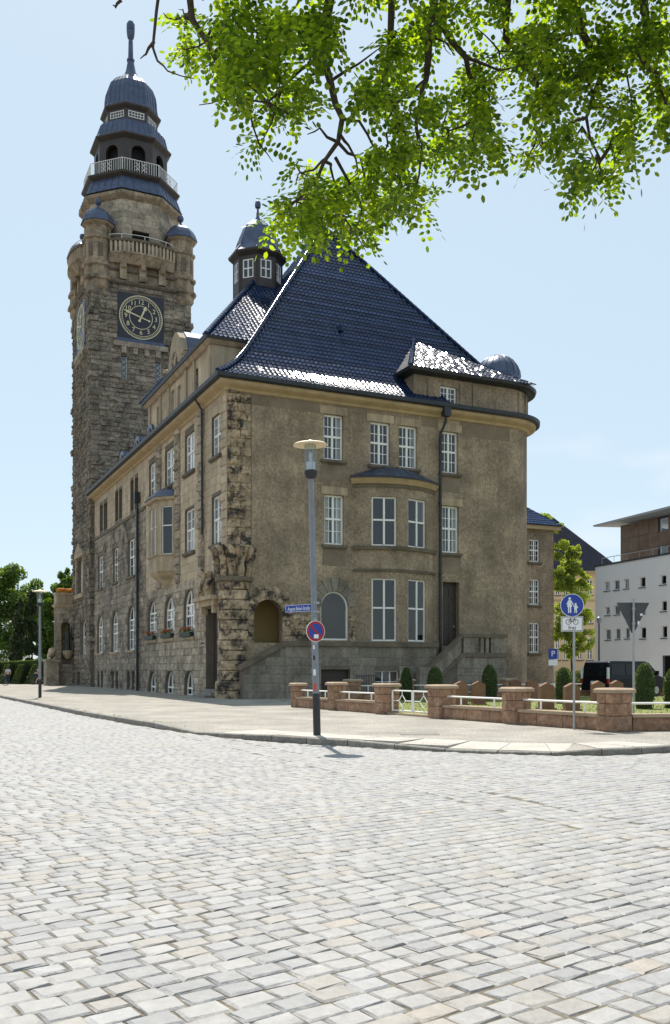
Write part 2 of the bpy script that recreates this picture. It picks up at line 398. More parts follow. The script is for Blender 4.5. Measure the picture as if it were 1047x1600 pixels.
# ---------------------------------------------------------------- architecture helpers
# an opening is (u0, u1, z0, z1, rise); rise > 0 gives an arched head
def arc_pts(a, b, z1, rise, n=10):
    c = (a + b) / 2; h = (b - a) / 2; zs = z1 - rise
    return [(c - h * math.cos(math.pi * k / n), zs + rise * math.sin(math.pi * k / n)) for k in range(n + 1)]
def wall(mb, u0, u1, z0, z1, holes, depth=0.5, d=0.0, cuts=()):
    us = sorted({round(x, 4) for x in [u0, u1, *cuts] + [h[0] for h in holes] + [h[1] for h in holes] if u0 <= x <= u1})
    zs = sorted({round(x, 4) for x in [z0, z1] + [h[2] for h in holes] + [h[3] for h in holes] if z0 <= x <= z1})
    for i in range(len(us) - 1):
        for j in range(len(zs) - 1):
            cu, cz = (us[i] + us[i + 1]) / 2, (zs[j] + zs[j + 1]) / 2
            if any(h[0] < cu < h[1] and h[2] < cz < h[3] for h in holes): continue
            mb.poly([(us[i], d, zs[j]), (us[i + 1], d, zs[j]), (us[i + 1], d, zs[j + 1]), (us[i], d, zs[j + 1])])
    for a, b, c, e, r in holes:
        zt = e - r
        for q in ([(a, d, c), (a, d - depth, c), (a, d - depth, zt), (a, d, zt)], [(b, d, c), (b, d - depth, c), (b, d - depth, zt), (b, d, zt)],
                  [(a, d, c), (b, d, c), (b, d - depth, c), (a, d - depth, c)]):
            mb.poly(q)
        if r <= 0:
            mb.poly([(a, d, e), (b, d, e), (b, d - depth, e), (a, d - depth, e)])
        else:
            P = arc_pts(a, b, e, r)
            for k in range(len(P) - 1):
                p, q = P[k], P[k + 1]
                mb.poly([(p[0], d, p[1]), (q[0], d, q[1]), (q[0], d - depth, q[1]), (p[0], d - depth, p[1])])
                mb.poly([(p[0], d, p[1]), (q[0], d, q[1]), (q[0], d, e), (p[0], d, e)])
def hole_span(h, z0, z1):
    a, b, c, e, r = h
    if z1 <= c + 0.01 or z0 >= e - 0.01: return None
    if r > 0 and z0 > e - r:
        t = (z0 - (e - r)) / r
        w = (b - a) / 2 * math.sqrt(max(0.0, 1 - t * t)); m = (a + b) / 2
        return (m - w, m + w)
    return (a, b)
def block(mb, a, b, z0, z1, d, p, rough):
    g = 0.008
    a += g; b -= g; z0 += g; z1 -= g
    if b - a < 0.04 or z1 - z0 < 0.04: return
    e = min(0.05, (b - a) * 0.2, (z1 - z0) * 0.2)
    j = lambda s: rnd(-s, s) * rough
    m = (a + b) / 2 + j(0.12 * (b - a)); n = (z0 + z1) / 2 + j(0.12 * (z1 - z0))
    base = [(a, d - 0.03, z0), (b, d - 0.03, z0), (b, d - 0.03, z1), (a, d - 0.03, z1)]
    rim = [(a, d + p * 0.45, z0), (b, d + p * 0.45, z0), (b, d + p * 0.45, z1), (a, d + p * 0.45, z1)]
    inn = [(a + e, d + p * (1 + j(0.6)), z0 + e), (m, d + p * (1 + j(0.7)), z0 + e + j(0.02)), (b - e, d + p * (1 + j(0.6)), z0 + e), (b - e + j(0.02), d + p * (1 + j(0.7)), n),
           (b - e, d + p * (1 + j(0.6)), z1 - e), (m, d + p * (1 + j(0.7)), z1 - e + j(0.02)), (a + e, d + p * (1 + j(0.6)), z1 - e), (a + e + j(0.02), d + p * (1 + j(0.7)), n)]
    i = mb.add(base + rim + inn + [(m, d + p * (1.1 + j(0.8)), n)])
    for k in range(4):
        l = (k + 1) % 4
        mb.f.append((i + k, i + l, i + 4 + l, i + 4 + k))
        mb.f.append((i + 4 + k, i + 4 + l, i + 8 + (2 * k + 2) % 8, i + 8 + 2 * k + 1, i + 8 + 2 * k))
    for k in range(8):
        mb.f.append((i + 8 + k, i + 8 + (k + 1) % 8, i + 16))
def ashlar(xf, u0, u1, z0, z1, ch, lr, holes, parent, mat, proud=(0.02, 0.06), rough=1.0, nobj=0, name='stone', key=None, d=0.0):
    bl = []; z = z0
    while z < z1 - 0.05:
        h = ch * rnd(0.82, 1.18)
        if z1 - z - h < ch * 0.5: h = z1 - z
        iv = [(u0, u1)]
        for ho in holes:
            s = hole_span(ho, z, z + h)
            if not s: continue
            nv = []
            for a, b in iv:
                if s[1] <= a or s[0] >= b: nv.append((a, b)); continue
                if s[0] > a: nv.append((a, s[0]))
                if s[1] < b: nv.append((s[1], b))
            iv = nv
        for a, b in iv:
            u = a
            while u < b - 0.02:
                l = rnd(*lr)
                if b - u - l < lr[0] * 0.6: l = b - u
                bl.append((u, u + l, z, z + h)); u += l
        z += h
    if key: bl.sort(key=key)
    rest = MB(xf)
    for k, (a, b, c, e) in enumerate(bl):
        if k < nobj:
            m = MB(xf); block(m, a, b, c, e, d, rnd(*proud), rough)
            if m.v: m.build(name, mat, parent)
        else: block(rest, a, b, c, e, d, rnd(*proud), rough)
    if rest.v: rest.build('stonework', mat, parent, kind='stuff')
def window(parent, xf, u0, u1, z0, z1, rec=0.22, cols=2, trans=(0.52,), mun=(2, 2), arch=0.0, curtain=0.0, fw=0.1, bar=0.036, name='window', mat='white_paint', d=0.0):
    f = MB(xf); db, df = d - rec - 0.05, d - rec + 0.04
    zs = z1 - arch
    f.box(u0, u0 + fw, db, df, z0, zs); f.box(u1 - fw, u1, db, df, z0, zs); f.box(u0 + fw, u1 - fw, db, df, z0, z0 + fw)
    if arch: 
        o = arc_pts(u0, u1, z1, arch, 12); i_ = arc_pts(u0 + fw, u1 - fw, z1 - fw, arch - fw * 0.6, 12)
        for k in range(12):
            a, b, c, e = o[k], o[k + 1], i_[k + 1], i_[k]
            f.hexa([(a[0], db, a[1]), (b[0], db, b[1]), (c[0], db, c[1]), (e[0], db, e[1]), (a[0], df, a[1]), (b[0], df, b[1]), (c[0], df, c[1]), (e[0], df, e[1])])
    else: f.box(u0 + fw, u1 - fw, db, df, z1 - fw, z1)
    ztop = z1 - fw
    ue = [u0 + fw + (u1 - u0 - 2 * fw) * k / cols for k in range(cols + 1)]
    for k in range(1, cols): f.box(ue[k] - fw * 0.6, ue[k] + fw * 0.6, db - 0.004, df + 0.012, z0 + fw, ztop)
    ze = [z0 + fw] + [z0 + (z1 - z0) * t for t in trans] + [ztop]
    for z in ze[1:-1]: f.box(u0 + fw, u1 - fw, db - 0.002, df + 0.022, z - fw * 0.55, z + fw * 0.55)
    nx, nz = mun
    for i in range(cols):
        for j in range(len(ze) - 1):
            a, b, c, e = ue[i], ue[i + 1], ze[j], ze[j + 1]
            if arch and j == len(ze) - 2: continue
            for k in range(1, nx): 
                u = a + (b - a) * k / nx; f.box(u - bar / 2, u + bar / 2, db + 0.01, df - 0.012, c, e)
            for k in range(1, nz):
                z = c + (e - c) * k / nz; f.box(a, b, db + 0.012, df - 0.014, z - bar / 2, z + bar / 2)
    w = f.build(name, mat, parent)
    for i in range(cols):
        for j in range(len(ze) - 1):
            p = MB(xf); a, b, c, e = ue[i], ue[i + 1], ze[j], ze[j + 1]; t = rnd(-0.006, 0.006); s = rnd(-0.006, 0.006)
            if arch and j == len(ze) - 2:
                top = [q for q in arc_pts(u0 + fw * 0.5, u1 - fw * 0.5, z1 - fw * 0.5, arch, 12) if a - 0.01 <= q[0] <= b + 0.01]
                p.poly([(a, d - rec, c), (b, d - rec, c), *[(q[0], d - rec, max(q[1], c)) for q in reversed(top)]])
            else: p.poly([(a, d - rec + t, c), (b, d - rec + s, c), (b, d - rec + s - t, e), (a, d - rec, e)])
            p.build('pane', 'window_glass', w)
    if curtain:
        cu = MB(xf)
        for a, b in ((u0 + 0.05, u0 + 0.05 + (u1 - u0) * curtain), (u1 - 0.05 - (u1 - u0) * curtain, u1 - 0.05)):
            n = 14
            pts = [(a + (b - a) * k / n, d - rec - 0.13 + 0.025 * math.sin(k * 1.9)) for k in range(n + 1)]
            for k in range(n):
                cu.poly([(pts[k][0], pts[k][1], z0 + 0.05), (pts[k + 1][0], pts[k + 1][1], z0 + 0.05), (pts[k + 1][0], pts[k + 1][1], z1 - 0.05 - arch * 0.6), (pts[k][0], pts[k][1], z1 - 0.05 - arch * 0.6)])
        cu.build('curtain', 'curtain', w)
    return w
def sill(parent, xf, a, b, z, mat='sill_stone', out=0.16, h=0.16, d=0.0):
    m = MB(xf)
    m.prism([(a - 0.18, z - h), (b + 0.18, z - h), (b + 0.18, z - 0.02), (a - 0.18, z - 0.02)], d - 0.05, d + out)
    m.prism([(a - 0.12, z - h - 0.07), (b + 0.12, z - h - 0.07), (b + 0.12, z - h), (a - 0.12, z - h)], d - 0.05, d + out * 0.55)
    m.build('sill', mat, parent)
def lintel(parent, xf, a, b, z, h=0.42, mat='trim_stone', p=0.035, d=0.0):
    m = MB(xf); m.prism([(a - 0.22, z), (b + 0.22, z), (b + 0.22, z + h), (a - 0.22, z + h)], d - 0.05, d + p); m.build('lintel', mat, parent)
def voussoirs(parent, xf, a, b, z1, rise, mat, w=0.55, n=7, p=0.05, step=True, d=0.0):
    c = (a + b) / 2; h = (b - a) / 2; zs = z1 - rise
    for k in range(n):
        t0, t1 = math.pi * k / n + 0.012, math.pi * (k + 1) / n - 0.012
        ww = w * (1.0 if k % 2 else 0.72) * (1.25 if k == n // 2 else 1)
        q = []
        for t, r in ((t0, 0.0), ((t0 + t1) / 2, 0.0), (t1, 0.0)):
            q.append((c - h * math.cos(t), zs + rise * math.sin(t)))
        q += [(c - (h + ww) * math.cos(t1), zs + (rise + ww) * math.sin(t1)), (c - (h + ww) * math.cos(t0), zs + (rise + ww) * math.sin(t0))]
        m = MB(xf); m.prism(q, d - 0.05, d + p + rnd(0, 0.02)); m.build('voussoir', mat, parent)
def tile_rows(mb, prof, Lf, Rf, tw=0.27, amp=0.034):
    for k in range(len(prof) - 1):
        (i0, z0), (i1, z1) = prof[k], prof[k + 1]
        l = math.hypot(i1 - i0, z1 - z0); di, dz = (i1 - i0) / l, (z1 - z0) / l
        a0, b0, a1, b1 = Lf(i0, z0), Rf(i0, z0), Lf(i1, z1), Rf(i1, z1)
        if b0 - a0 < 0.05: break
        lo, hi = min(a0, a1), max(b0, b1)
        n0, n1 = math.floor(lo / tw), math.ceil(hi / tw)
        st = len(mb.v); cnt = 0; jr = rnd(-0.005, 0.005)
        for q in range((n1 - n0) * 4 + 1):
            u = n0 * tw + q * tw / 4
            w = amp * (0.9, 0.1, -0.9, -0.1)[q % 4]
            if q % 4 == 0: jt = rnd(-0.008, 0.007)
            up, uq = min(max(u, a0), b0), min(max(u, a1), max(b1, a1))
            o0, o1 = 0.058 + w + jt * .8 + jr, 0.03 + w * 0.95
            mb.add([(up, -i0 + 0.03 * dz, z0 + 0.03 * di), (up, -i0 + o0 * dz, z0 + o0 * di), (uq, -i1 + o1 * dz, z1 + o1 * di)]); cnt += 1
        for q in range(cnt - 1):
            s = st + q * 3
            mb.f.append((s, s + 3, s + 4, s + 1)); mb.f.append((s + 1, s + 4, s + 5, s + 2))
def resample(prof, step):
    P = [prof[0]]; acc = 0.0
    out = [prof[0]]
    for k in range(len(prof) - 1):
        a, b = prof[k], prof[k + 1]; l = math.hypot(b[0] - a[0], b[1] - a[1]); pos = step - acc
        while pos <= l:
            t = pos / l; out.append((a[0] + (b[0] - a[0]) * t, a[1] + (b[1] - a[1]) * t)); pos += step
        acc = l - (pos - step)
    return out
def text_mesh(s, size, name='lettering', mat='sign_white', ext=0.002):
    cu = bpy.data.curves.new('txt', 'FONT'); cu.body = s; cu.size = size; cu.align_x = 'CENTER'; cu.align_y = 'CENTER'; cu.extrude = ext
    cu.resolution_u = 3
    o = bpy.data.objects.new('txt', cu); COL.objects.link(o)
    dg = bpy.context.evaluated_depsgraph_get()
    me = bpy.data.meshes.new_from_object(o.evaluated_get(dg)); me.name = name
    bpy.data.objects.remove(o); bpy.data.curves.remove(cu)
    me.materials.clear(); me.materials.append(MATS[mat])
    return me

# ---------------------------------------------------------------- ground, road, setts, kerb, pavement
m = MB(); m.poly([(-500, -300, -0.08), (500, -300, -0.08), (500, 900, -0.08), (-500, 900, -0.08)])
m.build('ground', 'soil', kind='structure')
KERB = [(-52, 119.3), (-36.0, 87.3), (-19.2, 53.7), (-15.0, 45.4), (-8.9, 33.1), (-5.1, 26.3), (-3.6, 23.9), (-1.5, 21.2), (0.2, 20.05), (2.24, 18.65), (4.05, 17.75), (5.3, 17.8), (6.7, 18.6), (9.0, 20.6), (14, 24.0), (30, 33.0), (60, 48)]
KH = [0.12, 0.12, 0.13, 0.13, 0.14, 0.14, 0.04, 0.14, 0.135, 0.05, 0.05, 0.11, 0.12, 0.12, 0.12, 0.12, 0.12]
# (joints of the kerb are resampled to stones about a metre long)
kp, kh = [], []
for k in range(len(KERB) - 1):
    a, b = Vector(KERB[k]), Vector(KERB[k + 1]); n = max(1, round((b - a).length / 1.0))
    for q in range(n):
        kp.append(a + (b - a) * q / n); kh.append(KH[k] + (KH[k + 1] - KH[k]) * q / n)
kp.append(Vector(KERB[-1])); kh.append(KH[-1])
for _ in range(2):
    kp = [kp[0]] + [(kp[i - 1] + kp[i] * 2 + kp[i + 1]) / 4 for i in range(1, len(kp) - 1)] + [kp[-1]]
KX = np.array([p.x for p in kp]); KYY = np.array([p.y for p in kp])
def kerb_y(x): return np.interp(x, KX, KYY)
def knormal(i):
    t = (kp[min(i + 1, len(kp) - 1)] - kp[max(i - 1, 0)]).normalized(); return Vector((-t.y, t.x))
m = MB()
m.poly([(-300, -120, -0.0165), (300, -120, -0.0165)] + [(300, 170, -0.0165)] + [(p.x, p.y + 0.05, -0.0165) for p in reversed(kp)] + [(-170, 355, -0.0165), (-300, 355, -0.0165)])
road = m.build('road', 'joint_sand', kind='structure')
pav = MB()
for i in range(len(kp) - 1):
    n0, n1 = knormal(i), knormal(i + 1)
    a0, a1 = kp[i] + n0 * 0.14, kp[i + 1] + n1 * 0.14
    b0, b1 = kp[i] + n0 * 1.5, kp[i + 1] + n1 * 1.5
    pav.poly([(a0.x, a0.y, kh[i] - 0.012), (a1.x, a1.y, kh[i + 1] - 0.012), (b1.x, b1.y, 0.12), (b0.x, b0.y, 0.12)])
pav.poly([((kp[i] + knormal(i) * 1.5).x, (kp[i] + knormal(i) * 1.5).y, 0.12) for i in range(len(kp))] + [(160, 110, 0.12), (160, 260, 0.12), (-90, 260, 0.12)])
def pavement_mat():
    m = M('pavement_mosaic', (0.23, 0.21, 0.178), (0.38, 0.35, 0.30), 0.55, 0.85, fine=0.16, bscale=30)
    t = m.node_tree; N = t.nodes.new; K = t.links.new; b = t.nodes['Principled BSDF']
    geo = N('ShaderNodeNewGeometry'); vo = N('ShaderNodeTexVoronoi'); vo.feature = 'DISTANCE_TO_EDGE'; vo.inputs['Scale'].default_value = 11
    K(geo.outputs['Position'], vo.inputs['Vector'])
    mr = N('ShaderNodeMapRange'); mr.inputs['From Max'].default_value = 0.09; mr.inputs['To Min'].default_value = 0.55
    K(vo.outputs['Distance'], mr.inputs['Value'])
    src = b.inputs['Base Color'].links[0].from_socket
    h = N('ShaderNodeMixRGB'); h.blend_type = 'MULTIPLY'; h.inputs['Fac'].default_value = 1
    K(src, h.inputs['Color1']); K(mr.outputs['Result'], h.inputs['Color2']); K(h.outputs['Color'], b.inputs['Base Color'])
    bp = N('ShaderNodeBump'); bp.inputs['Strength'].default_value = 0.6; bp.inputs['Distance'].default_value = 0.02
    K(mr.outputs['Result'], bp.inputs['Height']); K(bp.outputs['Normal'], b.inputs['Normal'])
pavement_mat()
pavement = pav.build('pavement', 'pavement_mosaic', kind='structure')
for i in range(len(kp) - 1):
    if kp[i].y > 75 or kp[i].x > 20: continue
    n0, n1 = knormal(i), knormal(i + 1); t = (kp[i + 1] - kp[i]).normalized() * 0.012
    a0, a1 = kp[i] + t, kp[i + 1] - t; b0, b1 = a0 + n0 * 0.15, a1 + n1 * 0.15; c0, c1 = a0 + n0 * 0.02, a1 + n1 * 0.02
    h0 = kh[i] + rnd(-.004, .004); h1 = kh[i + 1] + rnd(-.004, .004)
    s = MB()
    s.hexa([(a0.x, a0.y, -.06), (a1.x, a1.y, -.06), (b1.x, b1.y, -.06), (b0.x, b0.y, -.06), (a0.x, a0.y, h0 - .02), (a1.x, a1.y, h1 - .02), (b1.x, b1.y, h1), (b0.x, b0.y, h0)])
    s.hexa([(a0.x, a0.y, h0 - .02), (a1.x, a1.y, h1 - .02), (b1.x, b1.y, h1 - .02), (b0.x, b0.y, h0 - .02), (c0.x, c0.y, h0 + .001), (c1.x, c1.y, h1 + .001), (b1.x, b1.y, h1 + .001), (b0.x, b0.y, h0 + .001)])
    s.build('kerb_stone', 'kerb_stone', pavement)
# two rows of paving slabs behind the kerb at the corner, and an inspection cover
for i in range(len(kp) - 1):
    if not (-3.0 < kp[i].x < 6.5): continue
    for r0, r1 in ((0.16, 0.74), (0.75, 1.33)):
        n0, n1 = knormal(i), knormal(i + 1); t = (kp[i + 1] - kp[i]) * 0.008
        q = []
        for p, n, r in ((kp[i] + t, n0, r0), (kp[i + 1] - t, n1, r0), (kp[i + 1] - t, n1, r1), (kp[i] + t, n0, r1)):
            w = p + n * r; hz = kh[i] + (0.12 - kh[i]) * (r - 0.14) / 1.36
            q.append((w.x, w.y, hz))
        s = MB(); s.hexa([(x, y, z - 0.05) for x, y, z in q] + [(x, y, z + rnd(0.003, 0.009)) for x, y, z in q]); s.build('slab', 'slab', pavement)
c = G(655, 1147); s = MB(); s.box(c.x - .45, c.x + .45, c.y - .35, c.y + .35, 0.08, 0.129); s.build('inspection_cover', 'kerb_stone', pavement)

def sett_batch(us, vs, ls, ws, hs, rng):
    n = len(us)
    co = np.zeros((n, 12, 3))
    sx = np.array([-1, 1, 1, -1]); sy = np.array([-1, -1, 1, 1])
    tx = rng.uniform(-.0025, .0025, n) / ls; ty = rng.uniform(-.0025, .0025, n) / ws
    for ring, (inset, dz) in enumerate(((0.0, -0.09), (0.0, -0.011), (0.013, 0.0))):
        for k in range(4):
            jx = rng.uniform(-.006, .006, n); jy = rng.uniform(-.006, .006, n)
            x = sx[k] * (ls / 2 - inset) + jx; y = sy[k] * (ws / 2 - inset) + jy
            co[:, ring * 4 + k, 0] = us + x; co[:, ring * 4 + k, 1] = vs + y
            co[:, ring * 4 + k, 2] = hs + dz + (tx * x + ty * y) * 2 + (rng.uniform(-.0015, .0015, n) if ring == 2 else 0)
    return co
SF = [(8, 9, 10, 11)] + [(4 + k, 4 + (k + 1) % 4, 8 + (k + 1) % 4, 8 + k) for k in range(4)] + [(k, (k + 1) % 4, 4 + (k + 1) % 4, 4 + k) for k in range(4)]
def setts():
    rng = np.random.default_rng(3)
    U, V, LS, WS, KIND = [], [], [], [], []
    v = -54.0
    while v < 16:
        w = 0.163 * rng.uniform(0.92, 1.1)
        u = -34 + rng.uniform(0, .3)
        while u < 32:
            l = rng.uniform(0.175, 0.275)
            if l > 0.09: U.append(u + l / 2); V.append(v + w / 2 + rng.uniform(-.006, .006)); LS.append(l - 0.013); WS.append(w - 0.012)
            u += l
        v += w
    U, V, LS, WS = map(np.array, (U, V, LS, WS))
    SA = ANG + R(10.5); ca, sa = math.cos(SA), math.sin(SA)      # the courses run a little askew of the hall
    X = CX + ca * U - sa * V; Y = CY + sa * U + ca * V; TH_ = np.full(len(U), SA)
    gx, gy = 0.43, -0.903; gd = (X + 0.27) * gy - (Y - 16.5) * gx # distance from the drainage gutter's axis
    ok = np.abs(gd) > 0.345
    U, V, LS, WS, X, Y, TH_ = (a[ok] for a in (U, V, LS, WS, X, Y, TH_))
    gl = []; s = -40.0                           # the drainage gutter: three narrow lengthwise rows
    while s < 16:
        l = rng.uniform(0.19, 0.26)
        for k in (-1.5, -.5, .5, 1.5): gl.append((-0.27 + gx * (s + l / 2) + gy * k * .17, 16.5 + gy * (s + l / 2) - gx * k * .17, l - .012, .16))
        s += l
    gl = np.array(gl)
    X = np.concatenate([X, gl[:, 0]]); Y = np.concatenate([Y, gl[:, 1]]); LS = np.concatenate([LS, gl[:, 2]]); WS = np.concatenate([WS, gl[:, 3]])
    TH_ = np.concatenate([TH_, np.full(len(gl), math.atan2(gy, gx))]); gut = np.concatenate([np.zeros(len(U), bool), np.ones(len(gl), bool)])
    keep = (Y > 0.5) & (Y < 58) & (np.abs(X) < 0.3576 * Y + 6.0) & (Y < kerb_y(X) - 0.11)
    keep &= (kerb_y(X) - Y) * 0.85 > 0.10
    LS, WS, X, Y, TH_, gut = (a[keep] for a in (LS, WS, X, Y, TH_, gut))
    H = 0.004 * np.sin(X * 1.3) * np.cos(Y * 0.9) + rng.uniform(-.002, .002, len(X)) - 0.004
    H[gut] -= 0.003
    vis = (np.abs(X) < 0.3576 * Y - 0.05) & (Y > 4.4)
    order = np.argsort(np.where(vis, Y, 1e6))
    near, rest = order[:300], order[300:]
    n = len(rest); zz = np.zeros(n)
    co = sett_batch(zz, zz, LS[rest], WS[rest], H[rest], rng)
    c_, s_ = np.cos(TH_[rest])[:, None], np.sin(TH_[rest])[:, None]; lx, ly = co[:, :, 0].copy(), co[:, :, 1].copy()
    co[:, :, 0] = X[rest][:, None] + c_ * lx - s_ * ly; co[:, :, 1] = Y[rest][:, None] + s_ * lx + c_ * ly
    F_ = (np.array(SF)[None] + (np.arange(n) * 12)[:, None, None]).reshape(-1, 4)
    me = bpy.data.meshes.new('setts')
    me.vertices.add(n * 12); me.vertices.foreach_set('co', co.reshape(-1))
    me.loops.add(F_.size); me.loops.foreach_set('vertex_index', F_.reshape(-1).astype(np.int32))
    me.polygons.add(len(F_)); me.polygons.foreach_set('loop_start', np.arange(len(F_), dtype=np.int32) * 4)
    me.update(calc_edges=True); me.validate(); me.materials.append(MATS['sett'])
    o = link('setts', me, road, 'stuff')
    vars_ = []
    for k in range(14):
        c = sett_batch(np.zeros(1), np.zeros(1), np.array([0.19]), np.array([0.148]), np.zeros(1), rng)[0]
        me = bpy.data.meshes.new('sett'); me.from_pydata([tuple(p) for p in c], [], SF); me.materials.append(MATS['sett']); vars_.append(me)
    for i in near:
        o = link('sett', vars_[rng.integers(14)], road)
        o.location = (X[i], Y[i], H[i]); o.rotation_euler = (0, 0, TH_[i] + (math.pi if rng.random() < .5 else 0)); o.scale = (LS[i] / 0.19, WS[i] / 0.148, 1)
setts()
# ---------------------------------------------------------------- town hall
TH = thing('town_hall', 'brown plastered corner town hall with steep dark blue glazed tile roof', 'building', (CX, CY, 0), ANG)
WT = 16.1                                   # wall head under the cornice
def fr(px0, px1, yt, yb): # photo rectangle on the front facade -> opening
    return F(px0)[0], F(px1)[0], F(px0, yb)[1], F(px0, yt)[1]
def lr_(px0, px1, yt, yb): # on the street facade; rows measured at the nearer (right) edge
    return LF(px1)[0], LF(px0)[0], LF(px1, yb)[1], LF(px1, yt)[1]
# front facade openings
A3, A2, A1 = fr(505.5, 536.5, 646, 717), fr(507, 537.5, 772, 850), fr(501, 544.5, 923, 1000)
B3a, B3b = fr(578.7, 609.6, 658, 725), fr(623.4, 652, 664, 730)
C3, C2, C1 = fr(689.5, 716, 673, 738), fr(691, 717, 789.5, 863), fr(692, 717.5, 909, 1009)
LOG = fr(397, 441, 936, 1004)
UC, BC, BS = 9.76, 2.55, 0.9
BR = (BC * BC + BS * BS) / (2 * BS); BH = math.asin(BC / BR)
def bow(u, d, z):                             # curved bay: u is arc length from its middle
    t = u / BR
    return (UC + (BR + d) * math.sin(t), -((BR + d) * math.cos(t) - BR + BS), z)
BZ0, BZ1 = 3.06, F(580, 745, .6)[1]
hf = [(*A3, 0), (*A2, 0), (*A1, (A1[1] - A1[0]) / 2), (*B3a, 0), (*B3b, 0), (*C3, 0), (*C2, 0), (*C1, 0), (*LOG, (LOG[1] - LOG[0]) / 2)]
w = MB(front)
RC = 2.5; RX = 17.5                           # rounded right-hand corner
wall(w, 0.0, RX, 0.0, WT, hf, 0.45)
arc = [(RX + RC * math.sin(t), RC - RC * math.cos(t)) for t in [math.pi / 2 * k / 14 for k in range(15)]]
w2 = MB()
for k in range(14):
    w2.poly([(*arc[k], 0), (*arc[k + 1], 0), (*arc[k + 1], WT), (*arc[k], WT)])
w2.poly([(20, RC, 0), (20, 26, 0), (20, 26, WT), (20, RC, WT)])
w2.poly([(20, 26, 0), (0.5, 26, 0), (0.5, 26, WT), (20, 26, WT)])
w.build('front_wall', 'plaster', TH)
w2.build('side_wall', 'plaster', TH, smooth=True)
m = MB(); m.poly([(LOG[1] + .6, 0.75, 0), (RX, 0.75, 0), (RX, 0.75, WT), (LOG[1] + .6, 0.75, WT)]); m.build('shade_backing', 'interior_shade', TH)  # no real wall: black sheet painted as the darkness behind the panes
for k, q in enumerate((A3, A2, B3a, B3b, C3, C2)):
    window(TH, front, *q, curtain=(0.16, 0.3, 0, 0.12, 0, 0.2)[k]); sill(TH, front, q[0], q[1], q[2]); lintel(TH, front, q[0], q[1], q[3] + 0.01)
window(TH, front, *A1, cols=1, trans=(), mun=(1, 1), arch=(A1[1] - A1[0]) / 2, rec=0.16, fw=0.09)
voussoirs(TH, front, A1[0], A1[1], A1[3], (A1[1] - A1[0]) / 2, 'plinth_stone', w=0.8, n=9)
voussoirs(TH, front, LOG[0], LOG[1], LOG[3], (LOG[1] - LOG[0]) / 2, 'quoin_stone', w=0.75, n=9, p=0.07)
for a, b in ((F(378)[0], LOG[0] - 0.02), (LOG[1] + 0.02, F(487)[0]), (A1[1] + 0.02, F(556)[0])):
    ashlar(front, a, b, 3.0, LOG[3] - 0.75, 0.42, (0.5, 0.9), [], TH, 'quoin_stone', (0.03, 0.07), nobj=60)
m = MB(); m.box(LOG[0] - 0.4, LOG[1] + 0.5, 1.9, 1.95, 0, 7); m.box(LOG[0] - 0.6, LOG[0] - 0.5, 0.45, 1.9, 0, 7); m.box(LOG[1] + .5, LOG[1] + .6, .45, 1.9, 0, 7); m.box(LOG[0] - .5, LOG[1] + .5, .45, 1.9, 6.4, 6.5)
m.build('porch_wall', 'ochre_wall', TH)
dm = MB(front); dm.box(C1[0], C1[1], -0.42, -0.36, C1[2], C1[3])
door = dm.build('door', 'dark_wood', TH)
for k in range(4):
    z0 = C1[2] + 0.1 + k * (C1[3] - C1[2] - 0.1) / 4
    p = MB(front); p.box(C1[0] + 0.1, (C1[0] + C1[1]) / 2 - .04, -0.36, -0.335, z0, z0 + 0.66); p.box((C1[0] + C1[1]) / 2 + .04, C1[1] - .1, -0.36, -0.335, z0, z0 + 0.66); p.build('door_panel', 'dark_wood', door)
p = MB(front); p.box(C1[1] - .2, C1[1] - .16, -.335, -.27, C1[2] + 1.05, C1[2] + 1.2); p.build('handle', 'galvanised', door)
# smooth grey aprons under the windows
for q, h in ((A3, .85), (A2, .9), (C3, .85), (C2, .95)):
    m = MB(front); m.box(q[0] - .12, q[1] + .12, -.03, .01, q[2] - .24 - h, q[2] - .2); m.build('apron', 'dark_plaster', TH)
m = MB(front); m.box(B3a[0] - .15, B3b[1] + .15, -.03, .01, B3b[2] - .6, B3b[2] - .2); m.build('apron', 'dark_plaster', TH)
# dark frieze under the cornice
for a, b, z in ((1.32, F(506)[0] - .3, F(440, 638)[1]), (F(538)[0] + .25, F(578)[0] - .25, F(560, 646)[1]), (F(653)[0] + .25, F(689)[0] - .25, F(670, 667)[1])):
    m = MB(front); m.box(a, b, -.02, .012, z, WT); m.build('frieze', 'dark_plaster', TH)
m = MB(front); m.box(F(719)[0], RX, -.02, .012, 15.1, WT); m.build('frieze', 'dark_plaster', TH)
# curved bay
hb = []
for s in (-1, 1):
    a, b = sorted((s * R(5) * BR, s * R(25) * BR))
    hb += [(a, b, F(581, 852, .6)[1], F(581, 775, .6)[1], 0), (a, b, 3.16, F(581, 903, .6)[1], 0)]
w = MB(bow); wall(w, -BH * BR, BH * BR, BZ0, BZ1, hb, 0.4, cuts=[BR * BH * k / 12 for k in range(-11, 12)])
bay = w.build('bay_wall', 'plaster', TH)
bi = MB(); bi.column([(UC - 2.3, -.1), (UC - 1.2, -.35), (UC + 1.2, -.35), (UC + 2.3, -.1)], BZ0, BZ1); bi.build('shade_backing', 'interior_shade', bay)
for q in hb:
    window(TH, bow, *q[:4], trans=(0.53,), mun=(1, 1), rec=0.14, fw=0.085)
for z, o, h in ((hb[0][2] - 0.02, 0.13, 0.2), (hb[1][3] + 0.5, 0.07, 0.14), (hb[0][3] + 0.62, 0.05, 0.12)):
    m = MB(bow)
    n = 16
    for k in range(n):
        a, b = -BH * BR + 2 * BH * BR * k / n, -BH * BR + 2 * BH * BR * (k + 1) / n
        m.hexa([(a, -.03, z - h), (b, -.03, z - h), (b, o, z - h), (a, o, z - h), (a, -.03, z), (b, -.03, z), (b, o + .03, z), (a, o + .03, z)])
    m.build('string_course', 'sill_stone', bay)
